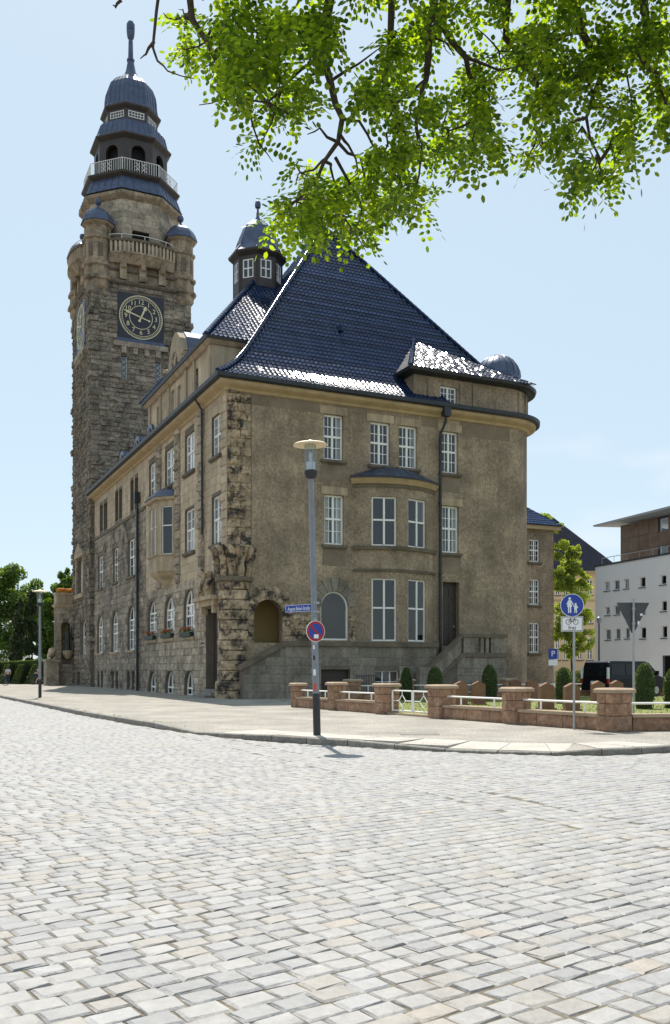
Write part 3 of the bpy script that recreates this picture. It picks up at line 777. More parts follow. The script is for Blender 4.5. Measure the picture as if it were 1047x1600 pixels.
m = MB(bow); n = 16; m2 = MB(bow)
for k in range(n):
    a, b = -BH * BR * 1.03 + 2.06 * BH * BR * k / n, -BH * BR * 1.03 + 2.06 * BH * BR * (k + 1) / n
    m.hexa([(a, -.05, BZ1 - .34), (b, -.05, BZ1 - .34), (b, .1, BZ1 - .34), (a, .1, BZ1 - .34), (a, -.05, BZ1 - .06), (b, -.05, BZ1 - .06), (b, .3, BZ1 - .06), (a, .3, BZ1 - .06)])
    m2.hexa([(a, -.05, BZ1 - .06), (b, -.05, BZ1 - .06), (b, .38, BZ1 - .06), (a, .38, BZ1 - .06), (a, -.05, BZ1 + .05), (b, -.05, BZ1 + .05), (b, .38, BZ1 + .03), (a, .38, BZ1 + .03)])
m.build('bay_cornice', 'cornice_stone', bay); m2.build('gutter', 'gutter_metal', bay)
m = MB(); e = [bow(BH * BR * 1.05 * k / 12, 0.36, BZ1 + .04) for k in range(-12, 13)]
apx = (UC, 0.02, BZ1 + 0.78)
for k in range(24):
    mid = [tuple(apx[j] * .5 + e[q][j] * .5 + (0.13 if j == 2 else 0) for j in range(3)) for q in (k, k + 1)]
    m.poly([e[k], e[k + 1], mid[1], mid[0]]); m.poly([mid[0], mid[1], apx])
br = m.build('bay_roof', 'lead', bay)
for k in range(2, 23, 3):
    md = tuple(apx[j] * .5 + e[k][j] * .5 + (0.13 if j == 2 else 0) for j in range(3))
    s = MB(); s.tube([e[k], md, apx], 0.022, 4); s.build('seam', 'lead', br)
# plinth with coping, stair parapet, cellar windows
PO = 0.95
u0, u1, us0 = F(380, 1045, PO)[0], F(682, 1045, PO)[0], F(446, 1045, PO)[0]
z0s = F(380, 1042, PO)[1]
cw = [(F(502, 1045, PO)[0], F(547, 1045, PO)[0], 0.35, F(502, 1046, PO)[1], 0), (F(586, 1045, PO)[0], F(624, 1045, PO)[0], 0.35, F(586, 1048, PO)[1], 0)]
m = MB(front); wall(m, us0, u1, 0, 3.0, cw, .5, d=PO)
m.poly([(u0, PO, 0), (us0, PO, 0), (us0, PO, 3.0), (u0, PO, z0s - .1)]); m.poly([(u0, PO, 0), (u0, PO, z0s - .1), (u0, 0, z0s - .1), (u0, 0, 0)]); m.poly([(u1, PO, 0), (u1, 0, 0), (u1, 0, 3.0), (u1, PO, 3.0)])
m.poly([(us0, PO - .35, 2.9), (u1, PO - .35, 2.9), (u1, 0, 2.9), (us0, 0, 2.9)])
m.poly([(u0, PO - .35, z0s - .1), (us0, PO - .35, 3.0), (us0, PO - .35, 1.0), (u0, PO - .35, 0)])
m.poly([(us0 - .2, .35, .36), (u1, .35, .36), (u1, .35, 2.9), (us0 - .2, .35, 2.9)])
pl = m.build('plinth', 'joint', TH)
ashlar(front, us0, u1, 0.0, 2.86, 0.46, (0.7, 1.3), cw, TH, 'plinth_stone', (0.008, 0.02), .6, nobj=90, name='plinth_block', d=PO)
z = 0.0
while z < 2.7:                                # blocks of the stair parapet, cut to its slope
    h = 0.45; uu = u0
    ua = u0 + (us0 - u0) * max(0, (z + h - (z0s - .14)) / (2.86 - (z0s - .14)))
    if z + h < z0s - .14: ua = u0
    k = ua
    while k < us0 - .05:
        l = min(rnd(.7, 1.2), us0 - k); l = us0 - k if us0 - k - l < .3 else l
        b = MB(front); block(b, k, k + l, z, min(z + h, 2.86), PO, .015, .6); b.build('plinth_block', 'plinth_stone', TH); k += l
    z += h
m = MB(front)
m.prism([(u0 - .12, z0s - .16), (us0, 2.84), (us0, 3.1), (u0 - .12, z0s + .1)], PO - .42, PO + .13)
m.prism([(us0, 2.84), (u1 + .1, 2.84), (u1 + .1, 3.1), (us0, 3.1)], PO - .42, PO + .13)
m.prism([(us0, 2.86), (u1, 2.86), (u1, 3.02), (us0, 3.02)], -.05, PO - .42)
m.build('coping', 'sill_stone', TH)
for q in cw[1:]: window(TH, front, *q[:4], rec=.2, trans=(), cols=3, mun=(1, 2), d=PO, fw=.06)
m = MB(front); q = cw[0]; m.box(q[0], q[1], PO - .3, PO - .25, q[2], q[3]); m.build('shutter', 'dark_wood', TH)
m = MB(front)
for k in range(12): 
    u = F(557, 1045, PO + .9)[0] + k * .1; m.box(u - .012, u + .012, PO + .88, PO + .91, 0.15, 1.3)
m.box(F(557, 1045, PO + .9)[0] - .05, u + .05, PO + .87, PO + .92, 1.26, 1.31); m.box(F(557, 1045, PO + .9)[0] - .05, u + .05, PO + .87, PO + .92, .25, .29); tag(m.build('area_railing', 'gutter_metal', None), 'black iron railing guarding the cellar window by the bay', 'railing')
bpy.data.objects['area_railing'].location = (CX, CY, 0); bpy.data.objects['area_railing'].rotation_euler = (0, 0, ANG)
# side stair with balustrade
sa, sb, sc = F(657, 1045, 1.0)[0], F(723, 1045, 1.6)[0], F(790, 1045, 1.6)[0]
SO = 1.6; zl = 2.55
m = MB(front)
m.prism([(sa, 0), (sb, 0), (sb, zl), (sa, .5)], .02, SO - .02); m.prism([(sb, 0), (sc, 0), (sc, zl), (sb, zl)], .02, SO - .02)
m.build('stair_body', 'joint', TH)
n = 12
for k in range(n):
    a, b = sa + (sb - sa) * k / n, sa + (sb - sa) * (k + 1) / n; z = .5 + (zl - .5) * k / n
    s = MB(front); s.box(a, b, .05, SO - .25, z - .1, z + (zl - .5) / n); s.build('step', 'sill_stone', TH)
ashlar(front, sb - .4, sc, 0, zl - .25, .42, (.6, 1.1), [], TH, 'plinth_stone', (.01, .025), .7, nobj=40, name='plinth_block', d=SO)
m = MB(front); 
m.prism([(sa - .1, .25), (sb, zl - .25), (sb, zl), (sa - .1, .5)], SO - .3, SO + .08); m.prism([(sb, zl - .25), (sc + .1, zl - .25), (sc + .1, zl), (sb, zl)], SO - .3, SO + .08)
m.prism([(sa, 1.4), (sb, zl + .86), (sb, zl + 1.06), (sa, 1.6)], SO - .3, SO + .08); m.prism([(sb, zl + .86), (sc + .1, zl + .86), (sc + .1, zl + 1.06), (sb, zl + 1.06)], SO - .3, SO + .08)
m.build('handrail', 'sill_stone', TH)
for k in range(9):
    t = (k + .5) / 9; u = sa + .5 + (sb - sa - .6) * t; z = .5 + (zl - .5) * (u - sa) / (sb - sa)
    s = MB(front); s.box(u - .1, u + .1, SO - .22, SO, z, z + .95); s.build('baluster', 'plinth_stone', TH)
for u, wd in ((sb + .45, .38), (sb + 1.3, .1), (sb + 1.65, .1), (sb + 2.0, .1), (sc - .45, .38)):
    s = MB(front); s.box(u - wd, u + wd, SO - .22, SO, zl, zl + .87); s.build('baluster', 'plinth_stone', TH)
s = MB(front); s.box(sa - .45, sa + .25, SO - .35, SO + .12, 0, 1.75); s.build('newel', 'plinth_stone', TH)
# quoins on the street corner, rough bossed, alternately long and short
z = 8.0; k = 0
while z < 16.0:
    h = min(.46, 16.05 - z); l = (1.28, .98)[k % 2]
    for xf, ln in ((front, l), (left, (.75, 1.0)[k % 2])):
        u = 0.0
        for part in range(2 if xf is front else 1):
            ll = ln * ((.55, .45)[part] if xf is front else 1)
            b = MB(xf); block(b, u, u + ll, z, z + h, 0, rnd(.05, .11), .9); b.build('quoin', 'quoin_stone' if xf is front else 'light_ashlar', TH); u += ll
    z += h; k += 1
m = MB(front); m.box(1.28, 1.31, -.02, .02, 7.5, WT); m.build('edge_strip', 'sill_stone', TH)
# round corner column with carved capital
cc = (.52, .45)
z = 0.0; k = 0
while z < 6.1:
    h = min(.52, 6.15 - z)
    m = MB(); r0 = .80 + rnd(-.02, .05) if z > .6 else .98
    pr = [(r0 - .06, z + .012), (r0, z + .05), (r0 + .015, z + h / 2), (r0, z + h - .05), (r0 - .06, z + h - .012)]
    m.lathe(pr, 14, cc, k * .3)
    m.v = [(x + rnd(-.03, .03), y + rnd(-.03, .03), zz) for x, y, zz in m.v]
    m.build('drum', 'quoin_stone', TH); z += h; k += 1
m = MB(); m.lathe([(.88, 6.1), (1.0, 6.18), (1.0, 6.36), (.86, 6.42)], 18, cc); m.build('ring_moulding', 'sill_stone', TH)
cap = MB(); cap.lathe([(.74, 6.4), (.7, 6.8), (.8, 7.3), (1.0, 7.8), (1.05, 8.0)], 16, cc); capital = cap.build('capital', 'quoin_stone', TH, smooth=True)
for k in range(9):                             # carved leaves and small figures round the capital
    t = R(150) + R(250) * k / 8
    dx, dy = math.cos(t), math.sin(t); fig = MB()
    r = .82
    P = [(cc[0] + dx * (r + o), cc[1] + dy * (r + o), 6.4 + zz) for o, zz in ((0, 0), (.06, .3), (.1, .6), (.06, .8), (.12, 1.0), (.2, 1.25), (.3, 1.5))]
    fig.tube(P, [.14, .17, .2, .12, .15, .2, .1] if k % 2 else [.16, .2, .14, .16, .2, .13, .16], 7)
    fig.v = [(x + rnd(-.012, .012), y + rnd(-.012, .012), zz) for x, y, zz in fig.v]
    fig.build('carved_figure', 'quoin_stone', capital, smooth=True)
# ---- street facade
L1_3, L1_2 = lr_(331, 345, 643, 708), lr_(331, 346, 770, 847)
L2_3, L2_2, L2_1, L2_0 = lr_(289, 304, 671, 732), lr_(289, 304, 791, 859), lr_(287, 304, 919, 994), lr_(288, 303, 1048, 1088)
L3_3, L3_1, L3_0 = lr_(258, 272, 695, 754), lr_(257, 273, 930, 996), lr_(258, 272, 1048, 1086)
L4_3, L4_1, L4_0 = lr_(233, 245, 718, 772), lr_(231, 245, 937, 999), lr_(232, 244.5, 1049, 1084)
far2 = [lr_(200.5, 211, 839, 898), lr_(177, 184.5, 854, 908), lr_(153.5, 161, 867, 918)]
far1 = [lr_(199.5, 211, 945, 1015), lr_(174.5, 185, 953, 1018), lr_(152, 161, 960, 1020)]
far3 = [lr_(a, b, y0, y1) for a, b, y0, y1 in ((204, 209, 748, 796), (210.5, 216, 744, 793), (180, 185, 766, 812), (186, 191, 762, 808), (156, 161, 787, 828), (162, 168, 783, 825))]
far0 = [lr_(a, b, 1049, 1077) for a, b in ((199, 203.5), (206.5, 211), (174.5, 178.5), (181, 185), (152.5, 156), (158, 161.5))]
DOOR = (1.55, 3.6, 0.12, 4.9)
ar = lambda q: (*q, (q[1] - q[0]) / 2)
sq = lambda q: (*q, 0)
hl = [sq(L1_3), sq(L1_2), sq(L2_3), sq(L2_2), ar(L2_1), ar(L2_0), sq(L3_3), ar(L3_1), ar(L3_0), sq(L4_3), ar(L4_1), ar(L4_0), sq(DOOR)] + [sq(q) for q in far2 + far3 + far0] + [ar(q) for q in far1]
TE = 35.4
w = MB(left); wall(w, 0, TE, 0, WT, hl, .55); w.build('street_wall', 'joint', TH)
m = MB(); m.poly([(0.8, .75, 0), (.8, TE, 0), (.8, TE, WT), (.8, .75, WT)]); m.build('shade_backing', 'interior_shade', TH)
SPL = LF(300, 905)[1]
nearkey = lambda b: b[0] - (b[3] * .05)
ashlar(left, 1.0, 17.2, 0.0, SPL, .40, (.45, .95), hl, TH, 'ashlar', (.02, .06), 1.0, nobj=190, key=nearkey)
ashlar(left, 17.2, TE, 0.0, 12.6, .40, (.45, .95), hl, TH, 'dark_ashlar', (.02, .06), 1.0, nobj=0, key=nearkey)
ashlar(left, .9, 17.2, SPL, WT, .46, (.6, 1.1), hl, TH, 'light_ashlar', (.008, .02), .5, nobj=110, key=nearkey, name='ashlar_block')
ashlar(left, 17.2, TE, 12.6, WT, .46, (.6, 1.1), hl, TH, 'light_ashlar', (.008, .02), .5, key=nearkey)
for q in (L1_3, L1_2, L2_3, L2_2, L3_3, L4_3):
    window(TH, left, *q, rec=.17, curtain=.2); sill(TH, left, q[0], q[1], q[2])
for q in far2: window(TH, left, *q, rec=.17, mun=(1, 2)); sill(TH, left, q[0], q[1], q[2])
for q in far3: window(TH, left, *q, rec=.4, cols=1, mun=(1, 1), trans=(), mat='brown_metal')
for q in far0: window(TH, left, *q, rec=.4, cols=1, mun=(1, 1), trans=(), mat='brown_metal')
for q in (L2_1, L3_1, L4_1, *far1):
    window(TH, left, *q, rec=.2, arch=(q[1] - q[0]) / 2, trans=(.45, .68)); sill(TH, left, q[0], q[1], q[2], 'trim_stone')
for q in (L2_0, L3_0, L4_0): window(TH, left, *q, rec=.22, arch=(q[1] - q[0]) / 2, trans=(.3,), mun=(1, 1))
for k, q in enumerate((L2_1, L3_1, L4_1)):
    t = thing('flower_box', ('red geraniums in a green window box, arched window nearest the corner door', 'red geraniums in a green window box at the middle arched window', 'red geraniums in a green window box beside the long downpipe')[k], 'flower box', hall(-.12, (q[0] + q[1]) / 2, q[2] + .0), ANG, 'window boxes on the street facade')
    h = (q[1] - q[0]) / 2 - .05
    m = MB(); m.box(-.16, .1, -h, h, 0, .26); m.build('box', 'planter', t)
    m = MB()
    for _ in range(110):
        x, y, z = rnd(-.2, .12), rnd(-h, h), .26 + rnd(0, .22); s = rnd(.03, .06); a = rnd(0, 6)
        m.poly([(x + s * math.cos(a), y + s * math.sin(a), z), (x - s * math.sin(a), y + s * math.cos(a), z + rnd(-.04, .04)), (x - s * math.cos(a), y - s * math.sin(a), z), (x + s * math.sin(a), y - s * math.cos(a), z + .03)])
    m.build('foliage', 'hedge_leaf', t, norm=False)
    m = MB()
    for _ in range(70):
        x, y, z = rnd(-.2, .1), rnd(-h, h), .36 + rnd(0, .18); s = rnd(.025, .05)
        m.lathe([(s * .3, z - s * .5), (s, z), (s * .4, z + s * .6)], 5, (x, y))
    m.build('blossom', 'flower_red', t)
# rusticated pilaster strips between the upper windows
for px in (316, 279, 250):
    t = LF(px)[0]; z = SPL; k = 0
    while z < 15.9:
        b = MB(left); block(b, t - (.42, .5)[k % 2], t + (.42, .5)[k % 2], z, min(z + .52, 16), .02, .16, .8); b.build('pilaster_stone', 'ashlar', TH); z += .52; k += 1
m = MB(left); m.box(17.2, TE, -.02, .12, 12.5, 12.72); m.build('string_course', 'sill_stone', TH)
# porch door on the street side
m = MB(left); m.prism([(1.2, 5.0), (4.0, 5.0), (4.0, 5.3), (1.2, 5.3)], -.05, .35); m.prism([(1.0, 5.3), (4.2, 5.3), (4.2, 5.5), (1.0, 5.5)], -.05, .6); m.prism([(1.45, 4.6), (1.7, 4.6), (1.7, 5.0), (1.45, 5.0)], -.05, .3); m.prism([(3.5, 4.6), (3.75, 4.6), (3.75, 5.0), (3.5, 5.0)], -.05, .3)
m.build('door_hood', 'trim_stone', TH)
m = MB(left); m.box(DOOR[0], DOOR[1], -.5, -.45, .5, DOOR[3]); d2 = m.build('door', 'dark_wood', TH)
for k in range(3): m = MB(left); m.box(DOOR[0] + .2, DOOR[1] - .2, -.45, -.42, .7 + k * 1.35, 1.85 + k * 1.35); m.build('door_panel', 'dark_wood', d2)
for k in range(3): m = MB(left); m.box(DOOR[0] - .1, DOOR[1] + .1, -.44, .75 - k * .3, .1 + k * .15, .25 + k * .15); m.build('step', 'kerb_stone', TH)
for k, (t, zz) in enumerate(((2.0, 5.5), (3.0, 5.5))):
    m = MB(); P = [(-.35, t, 5.5), (-.4, t + .02, 5.9), (-.33, t, 6.3), (-.3, t, 6.55), (-.32, t, 6.8)]
    m.tube(P, [.3, .26, .3, .14, .17], 8); m.tube([(-.35, t - .25, 6.35), (-.5, t - .3, 6.0), (-.55, t - .1, 5.8)], [.1, .08, .06], 6); m.v = [(x + rnd(-.03, .03), y + rnd(-.03, .03), z) for x, y, z in m.v]
    m.build('carved_figure', 'quoin_stone', TH)
# oriel
OP = [(0, 9.54), (-.95, 10.5), (-.95, 12.6), (0, 13.6)]
OZ0, OZ1 = LF(255, 868, .5)[1] - .5, LF(255, 792, .5)[1] + .3
ori = MB(); oriel = None
for k in range(3):
    a, b = Vector(OP[k]), Vector(OP[k + 1]); l = (b - a).length; t = (b - a) / l; n = Vector((-t.y, t.x)) 
    n = n if n.x < 0 else -n
    xf = (lambda a, t, n: (lambda u, d, z: (a.x + t.x * u + n.x * d, a.y + t.y * u + n.y * d, z)))(a, t, n)
    hs = [(l * .22, l * .78, OZ0 + .5, OZ1 - .35, 0)] if k != 1 else [(l * .1, l * .44, OZ0 + .5, OZ1 - .35, 0), (l * .56, l * .9, OZ0 + .5, OZ1 - .35, 0)]
    w = MB(xf); wall(w, 0, l, OZ0, OZ1, hs, .25); o = w.build('oriel_wall', 'trim_stone', TH)
    for q in hs: window(TH, xf, *q[:4], rec=.12, cols=1, trans=(.6,), mun=(1, 1), fw=.06)
m = MB(); m.sweep(OP, [(0, OZ1), (-.18, OZ1 + .02), (-.25, OZ1 + .18), (0, OZ1 + .2)]); m.sweep(OP, [(0, OZ0 + .42), (-.1, OZ0 + .44), (-.1, OZ0 + .5), (0, OZ0 + .5)])
m.build('oriel_cornice', 'trim_stone', TH)
m = MB(); m.poly([(-.05, 9.8, OZ0 + .1), (-.7, 10.6, OZ0 + .1), (-.7, 12.5, OZ0 + .1), (-.05, 13.3, OZ0 + .1), (-.05, 13.3, OZ1), (-.7, 12.5, OZ1), (-.7, 10.6, OZ1), (-.05, 9.8, OZ1)][:4]); m.column([(.1, 9.9), (-.62, 10.7), (-.62, 12.4), (.1, 13.2)], OZ0 + .2, OZ1 - .05); m.build('shade_backing', 'interior_shade', TH)
m = MB()
ctr = (-.1, 11.57)
lv = [(1.0, OZ0), (1.0, OZ0 - .5), (.9, OZ0 - .62), (.8, OZ0 - .75), (.5, OZ0 - 1.0), (.22, OZ0 - 1.35), (.06, OZ0 - 1.55)]
for k in range(len(lv) - 1):
    r0, z0 = lv[k]; r1, z1 = lv[k + 1]
    ring = lambda r, z: [(p[0] * r, ctr[1] + (p[1] - ctr[1]) * r, z) for p in OP]
    a, b = ring(r0, z0), ring(r1, z1)
    for q in range(3): m.poly([a[q], a[q + 1], b[q + 1], b[q]])
m.build('oriel_bracket', 'trim_stone', TH)
m = MB(); tp = [(0, 11.0, OZ1 + .95), (0, 12.1, OZ1 + .95)]
E = [(p[0] * 1.3, ctr[1] + (p[1] - ctr[1]) * 1.1, OZ1 + .2) for p in OP]; Md = [(p[0] * .8, ctr[1] + (p[1] - ctr[1]) * .7, OZ1 + .72) for p in OP]
for q in range(3): m.poly([E[q], E[q + 1], Md[q + 1], Md[q]]); m.poly([Md[q], Md[q + 1], tp[1] if q > 0 else tp[0], tp[0]] if q == 1 else [Md[q], Md[q + 1], tp[0] if q == 0 else tp[1]])
m.build('oriel_roof', 'lead', TH)
def pipe(path, r=.075, name='downpipe'):
    m = MB(); m.tube(path, r, 8); p = m.build(name, 'gutter_metal', TH, smooth=True)
    for z in (3, 7, 11):
        q = MB(); q.lathe([(r + .02, z), (r + .02, z + .08)], 8, path[-1][:2]); q.build('pipe_bracket', 'gutter_metal', p)
t = LF(219)[0]; zt = LF(219, 775)[1]
m = MB(); m.box(-.42, -.08, t - .2, t + .2, zt - .5, zt + .25); m.build('rainwater_head', 'gutter_metal', TH)
pipe([(-.2, t, zt - .3), (-.2, t, .1)], .1)
u = F(689)[0]
m = MB(); m.box(u - .22, u + .22, -.75, -.4, 15.9, 16.4); m.build('rainwater_head', 'gutter_metal', TH)
pipe([(u, -.55, 16.0), (u, -.5, 15.6), (u - .12, -.15, 15.0), (u - .12, -.14, 12), (u - .12, -.14, .2)], .08)
t = LF(322)[0]; pipe([(-.6, t, 16.3), (-.25, t, 15.8), (-.22, t, 9)], .06)
# ---- main cornice and gutter
PATH = [(0, TE - .02), (0, 0), (RX, 0)] + arc[1:] + [(20, 26)]
m = MB(); m.sweep([Vector(p) for p in PATH], [(-.05, 15.9), (.1, 15.93), (.16, 16.05), (.42, 16.14), (.52, 16.2), (.55, 16.36), (-.05, 16.36)]); m.build('cornice', 'cornice_stone', TH)
m = MB(); m.sweep([Vector(p) for p in PATH], [(-.05, 16.36), (.66, 16.36), (.78, 16.42), (.80, 16.62), (.70, 16.62), (.66, 16.5), (-.05, 16.5)]); m.build('gutter', 'gutter_metal', TH)
# ---- main roof
PROF = [(-.72, 16.58), (-.1, 16.98), (.7, 17.66), (1.6, 18.72), (2.6, 20.1), (10, 30.5)]
def rlim(i): return 20 - i if i > 2.59 else 13.0       # the rounded corner's attic takes over at the right
def rstart(i): return i if i > 2.59 else 8.6
def prof_z(i): return float(np.interp(i, [p[0] for p in PROF], [p[1] for p in PROF]))
def prof_i(z): return float(np.interp(z, [p[1] for p in PROF], [p[0] for p in PROF]))
RE = 17.0                                     # back end of the high roof
def rear(i): return RE + .7 - (i + .72) * .47
m = MB()
for k in range(len(PROF) - 1):
    (i0, z0), (i1, z1) = PROF[k], PROF[k + 1]; e = .03
    z0 -= e; z1 -= e
    m.poly([(i0, i0, z0), (rlim(i1 - .1), i0, z0) if i1 < 2.7 else (20 - i0, i0, z0), (13.0, i1, z1) if i1 < 2.7 else (20 - i1, i1, z1), (i1, i1, z1)])
    m.poly([(i0, i0, z0), (i1, i1, z1), (i1, rear(i1), z1), (i0, rear(i0), z0)])
    s0, s1 = (8.6, 8.6) if i1 < 2.7 else (i0, i1)
    m.poly([(20 - i0, s0, z0), (20 - i1, s1, z1), (20 - i1, rear(i1), z1), (20 - i0, rear(i0), z0)])
    m.poly([(i0, rear(i0), z0), (i1, rear(i1), z1), (20 - i1, rear(i1), z1), (20 - i0, rear(i0), z0)])
roof = m.build('roof', 'gutter_metal', TH)
RP = resample(PROF, .345)
m = MB(front); tile_rows(m, RP, lambda i, z: i, lambda i, z: rlim(i)); m.build('roof_tiles', 'glazed_tile', roof, kind='stuff', norm=False)
m = MB(left); tile_rows(m, RP, lambda i, z: i, lambda i, z: rear(i)); m.build('roof_tiles', 'glazed_tile', roof, kind='stuff', norm=False)
m = MB(lambda u, d, z: (20 + d, u, z)); tile_rows(m, RP, lambda i, z: rstart(i), lambda i, z: rear(i), tw=.3); m.build('roof_tiles', 'glazed_tile', roof, kind='stuff', norm=False)
rt = MB(); n = 8
for k in range(2):
    rt.v += [((-.22, .25)[k], .145 * (1, .85)[k] * math.cos(math.pi * q / n), .145 * (1, .85)[k] * math.sin(math.pi * q / n)) for q in range(n + 1)]
rt.f = [(q, q + 1, n + 2 + q, n + 1 + q) for q in range(n)] + [tuple(range(n + 1))]
RT = rt.mesh('ridge_tile', 'glazed_tile', True, False)
def ridge_run(pts, parent, step=.36):
    P = resample3(pts, step)
    for a, b in zip(P[:-1], P[1:]):
        d = (b - a).normalized(); o = link('ridge_tile', RT, parent)
        y = Vector((0, 0, 1)).cross(d).normalized(); z = d.cross(y)
        o.matrix_local = Matrix(((d.x, y.x, z.x, (a.x + b.x) / 2), (d.y, y.y, z.y, (a.y + b.y) / 2), (d.z, y.z, z.z, (a.z + b.z) / 2 + .06), (0, 0, 0, 1)))
def resample3(pts, step):
    P = [Vector(p) for p in pts]; out = [P[0]]; carry = 0
    for a, b in zip(P[:-1], P[1:]):
        l = (b - a).length; pos = step - carry
        while pos <= l: out.append(a + (b - a) * (pos / l)); pos += step
        carry = l - (pos - step)
    return out
ridge_run([(i, i, z) for i, z in PROF], roof)
ridge_run([(20 - i, i, z) for i, z in PROF[4:]], roof)
ridge_run([(10, 10, 30.5), (10, rear(10), 30.5)], roof)
c = Vector((7.3, 0, 0)); i = prof_i(CAMZ + (HY - 512) / FPX * 54.2); m = MB(); zz = prof_z(i)
m.lathe([(.2, zz - .1), (.2, zz + .18), (.14, zz + .3), (.02, zz + .34)], 10, (8.05, i - .05)); m.build('roof_vent', 'glazed_tile', roof, smooth=True)
# low roof of the street wing up to the tower
m = MB(); m.poly([(-.7, RE - .3, 16.6), (-.7, TE, 16.6), (9, TE, 21.5), (9, RE - .3, 21.5)]); m.poly([(9, RE, 21.5), (9, TE, 21.5), (20, TE, 16.5), (20, RE, 16.5)]); m.build('wing_roof', 'slate', TH)
for k, (px, py) in enumerate(((192, 714), (216, 692), (236, 666))):
    t = LF(px)[0]; m = MB(left)
    P = [(t + .75 * math.cos(math.pi * q / 8), 17.3 + .62 * math.sin(math.pi * q / 8)) for q in range(9)]
    m.prism([(t + .75, 16.5), *P, (t - .75, 16.5)], -2.2, .1); dm = m.build('dormer', 'lead', TH)
    P2 = [(t + .5 * math.cos(math.pi * q / 8), 17.2 + .42 * math.sin(math.pi * q / 8)) for q in range(9)]
    m = MB(left); m.prism([(t + .5, 16.62), *P2, (t - .5, 16.62)], .1, .13); m.build('window', 'interior_shade', dm)
    m = MB(left); m.box(t - .02, t + .02, .13, .15, 16.65, 17.6); m.box(t - .5, t + .5, .13, .15, 17.18, 17.22); m.build('glazing_bar', 'white_paint', dm)
# ---- attic storey over the street facade with curved gable
AT0, AT1, AZ = 2.7, 16.5, 19.35
def lz(px0, px1, yt, yb): return lr_(px0, px1, yt, yb)
aw = [lz(301, 308.5, 573, 612), lz(276, 281, 600, 638), lz(266, 271, 607, 646), lz(244, 250, 631, 667)]
w = MB(left); wall(w, AT0, AT1, 16.45, AZ, [sq(q) for q in aw], .3, d=-.05); w.poly([(AT0, -.05, 16.4), (AT0, -4, 16.4), (AT0, -4, AZ), (AT0, -.05, AZ)]); w.poly([(AT1, -.05, 16.4), (AT1, -4, 16.4), (AT1, -4, AZ), (AT1, -.05, AZ)])
w.build('attic_wall', 'light_ashlar', TH)
m = MB(); m.poly([(.5, AT0 + .1, 16.5), (.5, AT1 - .1, 16.5), (.5, AT1 - .1, AZ), (.5, AT0 + .1, AZ)]); m.build('shade_backing', 'interior_shade', TH)
for q in aw: window(TH, left, *q, rec=.22, d=-.05, cols=2 if q is aw[0] else 1, mun=(1, 2))
for t in (AT0 + .3, 5.9, 7.6, 11.4, 13.4, AT1 - .3):
    m = MB(left); m.box(t - .22, t + .22, -.06, .05, 16.6, AZ - .1); m.build('pilaster', 'trim_stone', TH)
AP = [(4.2, AT1), (-.0, AT1), (-.0, AT0), (4.2, AT0)]
m = MB(); m.sweep([Vector(p) for p in AP], [(-.05, AZ - .25), (.12, AZ - .2), (.3, AZ), (-.05, AZ)]); m.build('attic_cornice', 'trim_stone', TH)
m = MB(); m.sweep([Vector(p) for p in AP], [(-.05, AZ), (.38, AZ), (.42, AZ + .14), (-.05, AZ + .14)]); m.build('gutter', 'gutter_metal', TH)
RZ, RXE, TM = 26.1, 5.1, (AT0 + AT1) / 2
m = MB()
m.poly([(-.4, AT0 - .4, AZ + .1), (8.5, AT0 - .4, AZ + .1), (8.5, TM, RZ - .03), (RXE, TM, RZ - .03)]); m.poly([(-.4, AT1 + .4, AZ + .1), (8.5, AT1 + .4, AZ + .1), (8.5, TM, RZ - .03), (RXE, TM, RZ - .03)]); m.poly([(-.4, AT0 - .4, AZ + .1), (RXE, TM, RZ - .03), (-.4, AT1 + .4, AZ + .1)])
ar_ = m.build('attic_roof', 'gutter_metal', TH)
hh = (AT1 - AT0) / 2 + .4; wd = RXE + .4
P = resample([(-.4, AZ + .12), (hh - .4, RZ)], .345)
fx = lambda i: -.4 + (i + .4) * wd / hh
m = MB(lambda u, d, z: (u, AT0 - d, z)); tile_rows(m, P, lambda i, z: fx(i), lambda i, z: max(fx(i), prof_i(z) + .1)); m.build('roof_tiles', 'glazed_tile', ar_, kind='stuff', norm=False)
m = MB(lambda u, d, z: (u, AT1 + d, z)); tile_rows(m, P, lambda i, z: fx(i), lambda i, z: max(fx(i), prof_i(z) + .1)); m.build('roof_tiles', 'glazed_tile', ar_, kind='stuff', norm=False)
P = resample([(-.4, AZ + .12), (RXE, RZ)], .345); ft = lambda i: (i + .4) * hh / wd
m = MB(left); tile_rows(m, P, lambda i, z: AT0 - .4 + ft(i), lambda i, z: AT1 + .4 - ft(i)); m.build('roof_tiles', 'glazed_tile', ar_, kind='stuff', norm=False)
ridge_run([(-.4, AT0 - .4, AZ + .12), (RXE, TM, RZ)], ar_); ridge_run([(-.4, AT1 + .4, AZ + .12), (RXE, TM, RZ)], ar_); ridge_run([(RXE, TM, RZ), (prof_i(RZ), TM, RZ)], ar_)
GP = [(7.2, AZ - .2), (7.2, AZ + .3), (7.75, AZ + .55), (8.1, AZ + 1.2), (8.5, AZ + 2.0), (9.0, AZ + 2.45), (9.5, AZ + 2.6), (10.0, AZ + 2.45), (10.5, AZ + 2.0), (10.9, AZ + 1.2), (11.25, AZ + .55), (11.8, AZ + .3), (11.8, AZ - .2)]
m = MB(left); m.prism(GP, -.35, .12); gab = m.build('gable', 'trim_stone', TH)
m = MB(left); m.prism([(9.5 + .6 * math.cos(math.pi * q / 8), AZ + .5 + .9 * math.sin(math.pi * q / 8)) for q in range(9)], .1, .2); m.build('niche_relief', 'quoin_stone', gab)
for t in (7.45, 11.55): m = MB(); m.lathe([(.05, AZ + .3), (.3, AZ + .42), (.34, AZ + .65), (.22, AZ + .9), (.05, AZ + .98)], 10, (-.02, t)); m.build('urn', 'quoin_stone', gab, smooth=True)
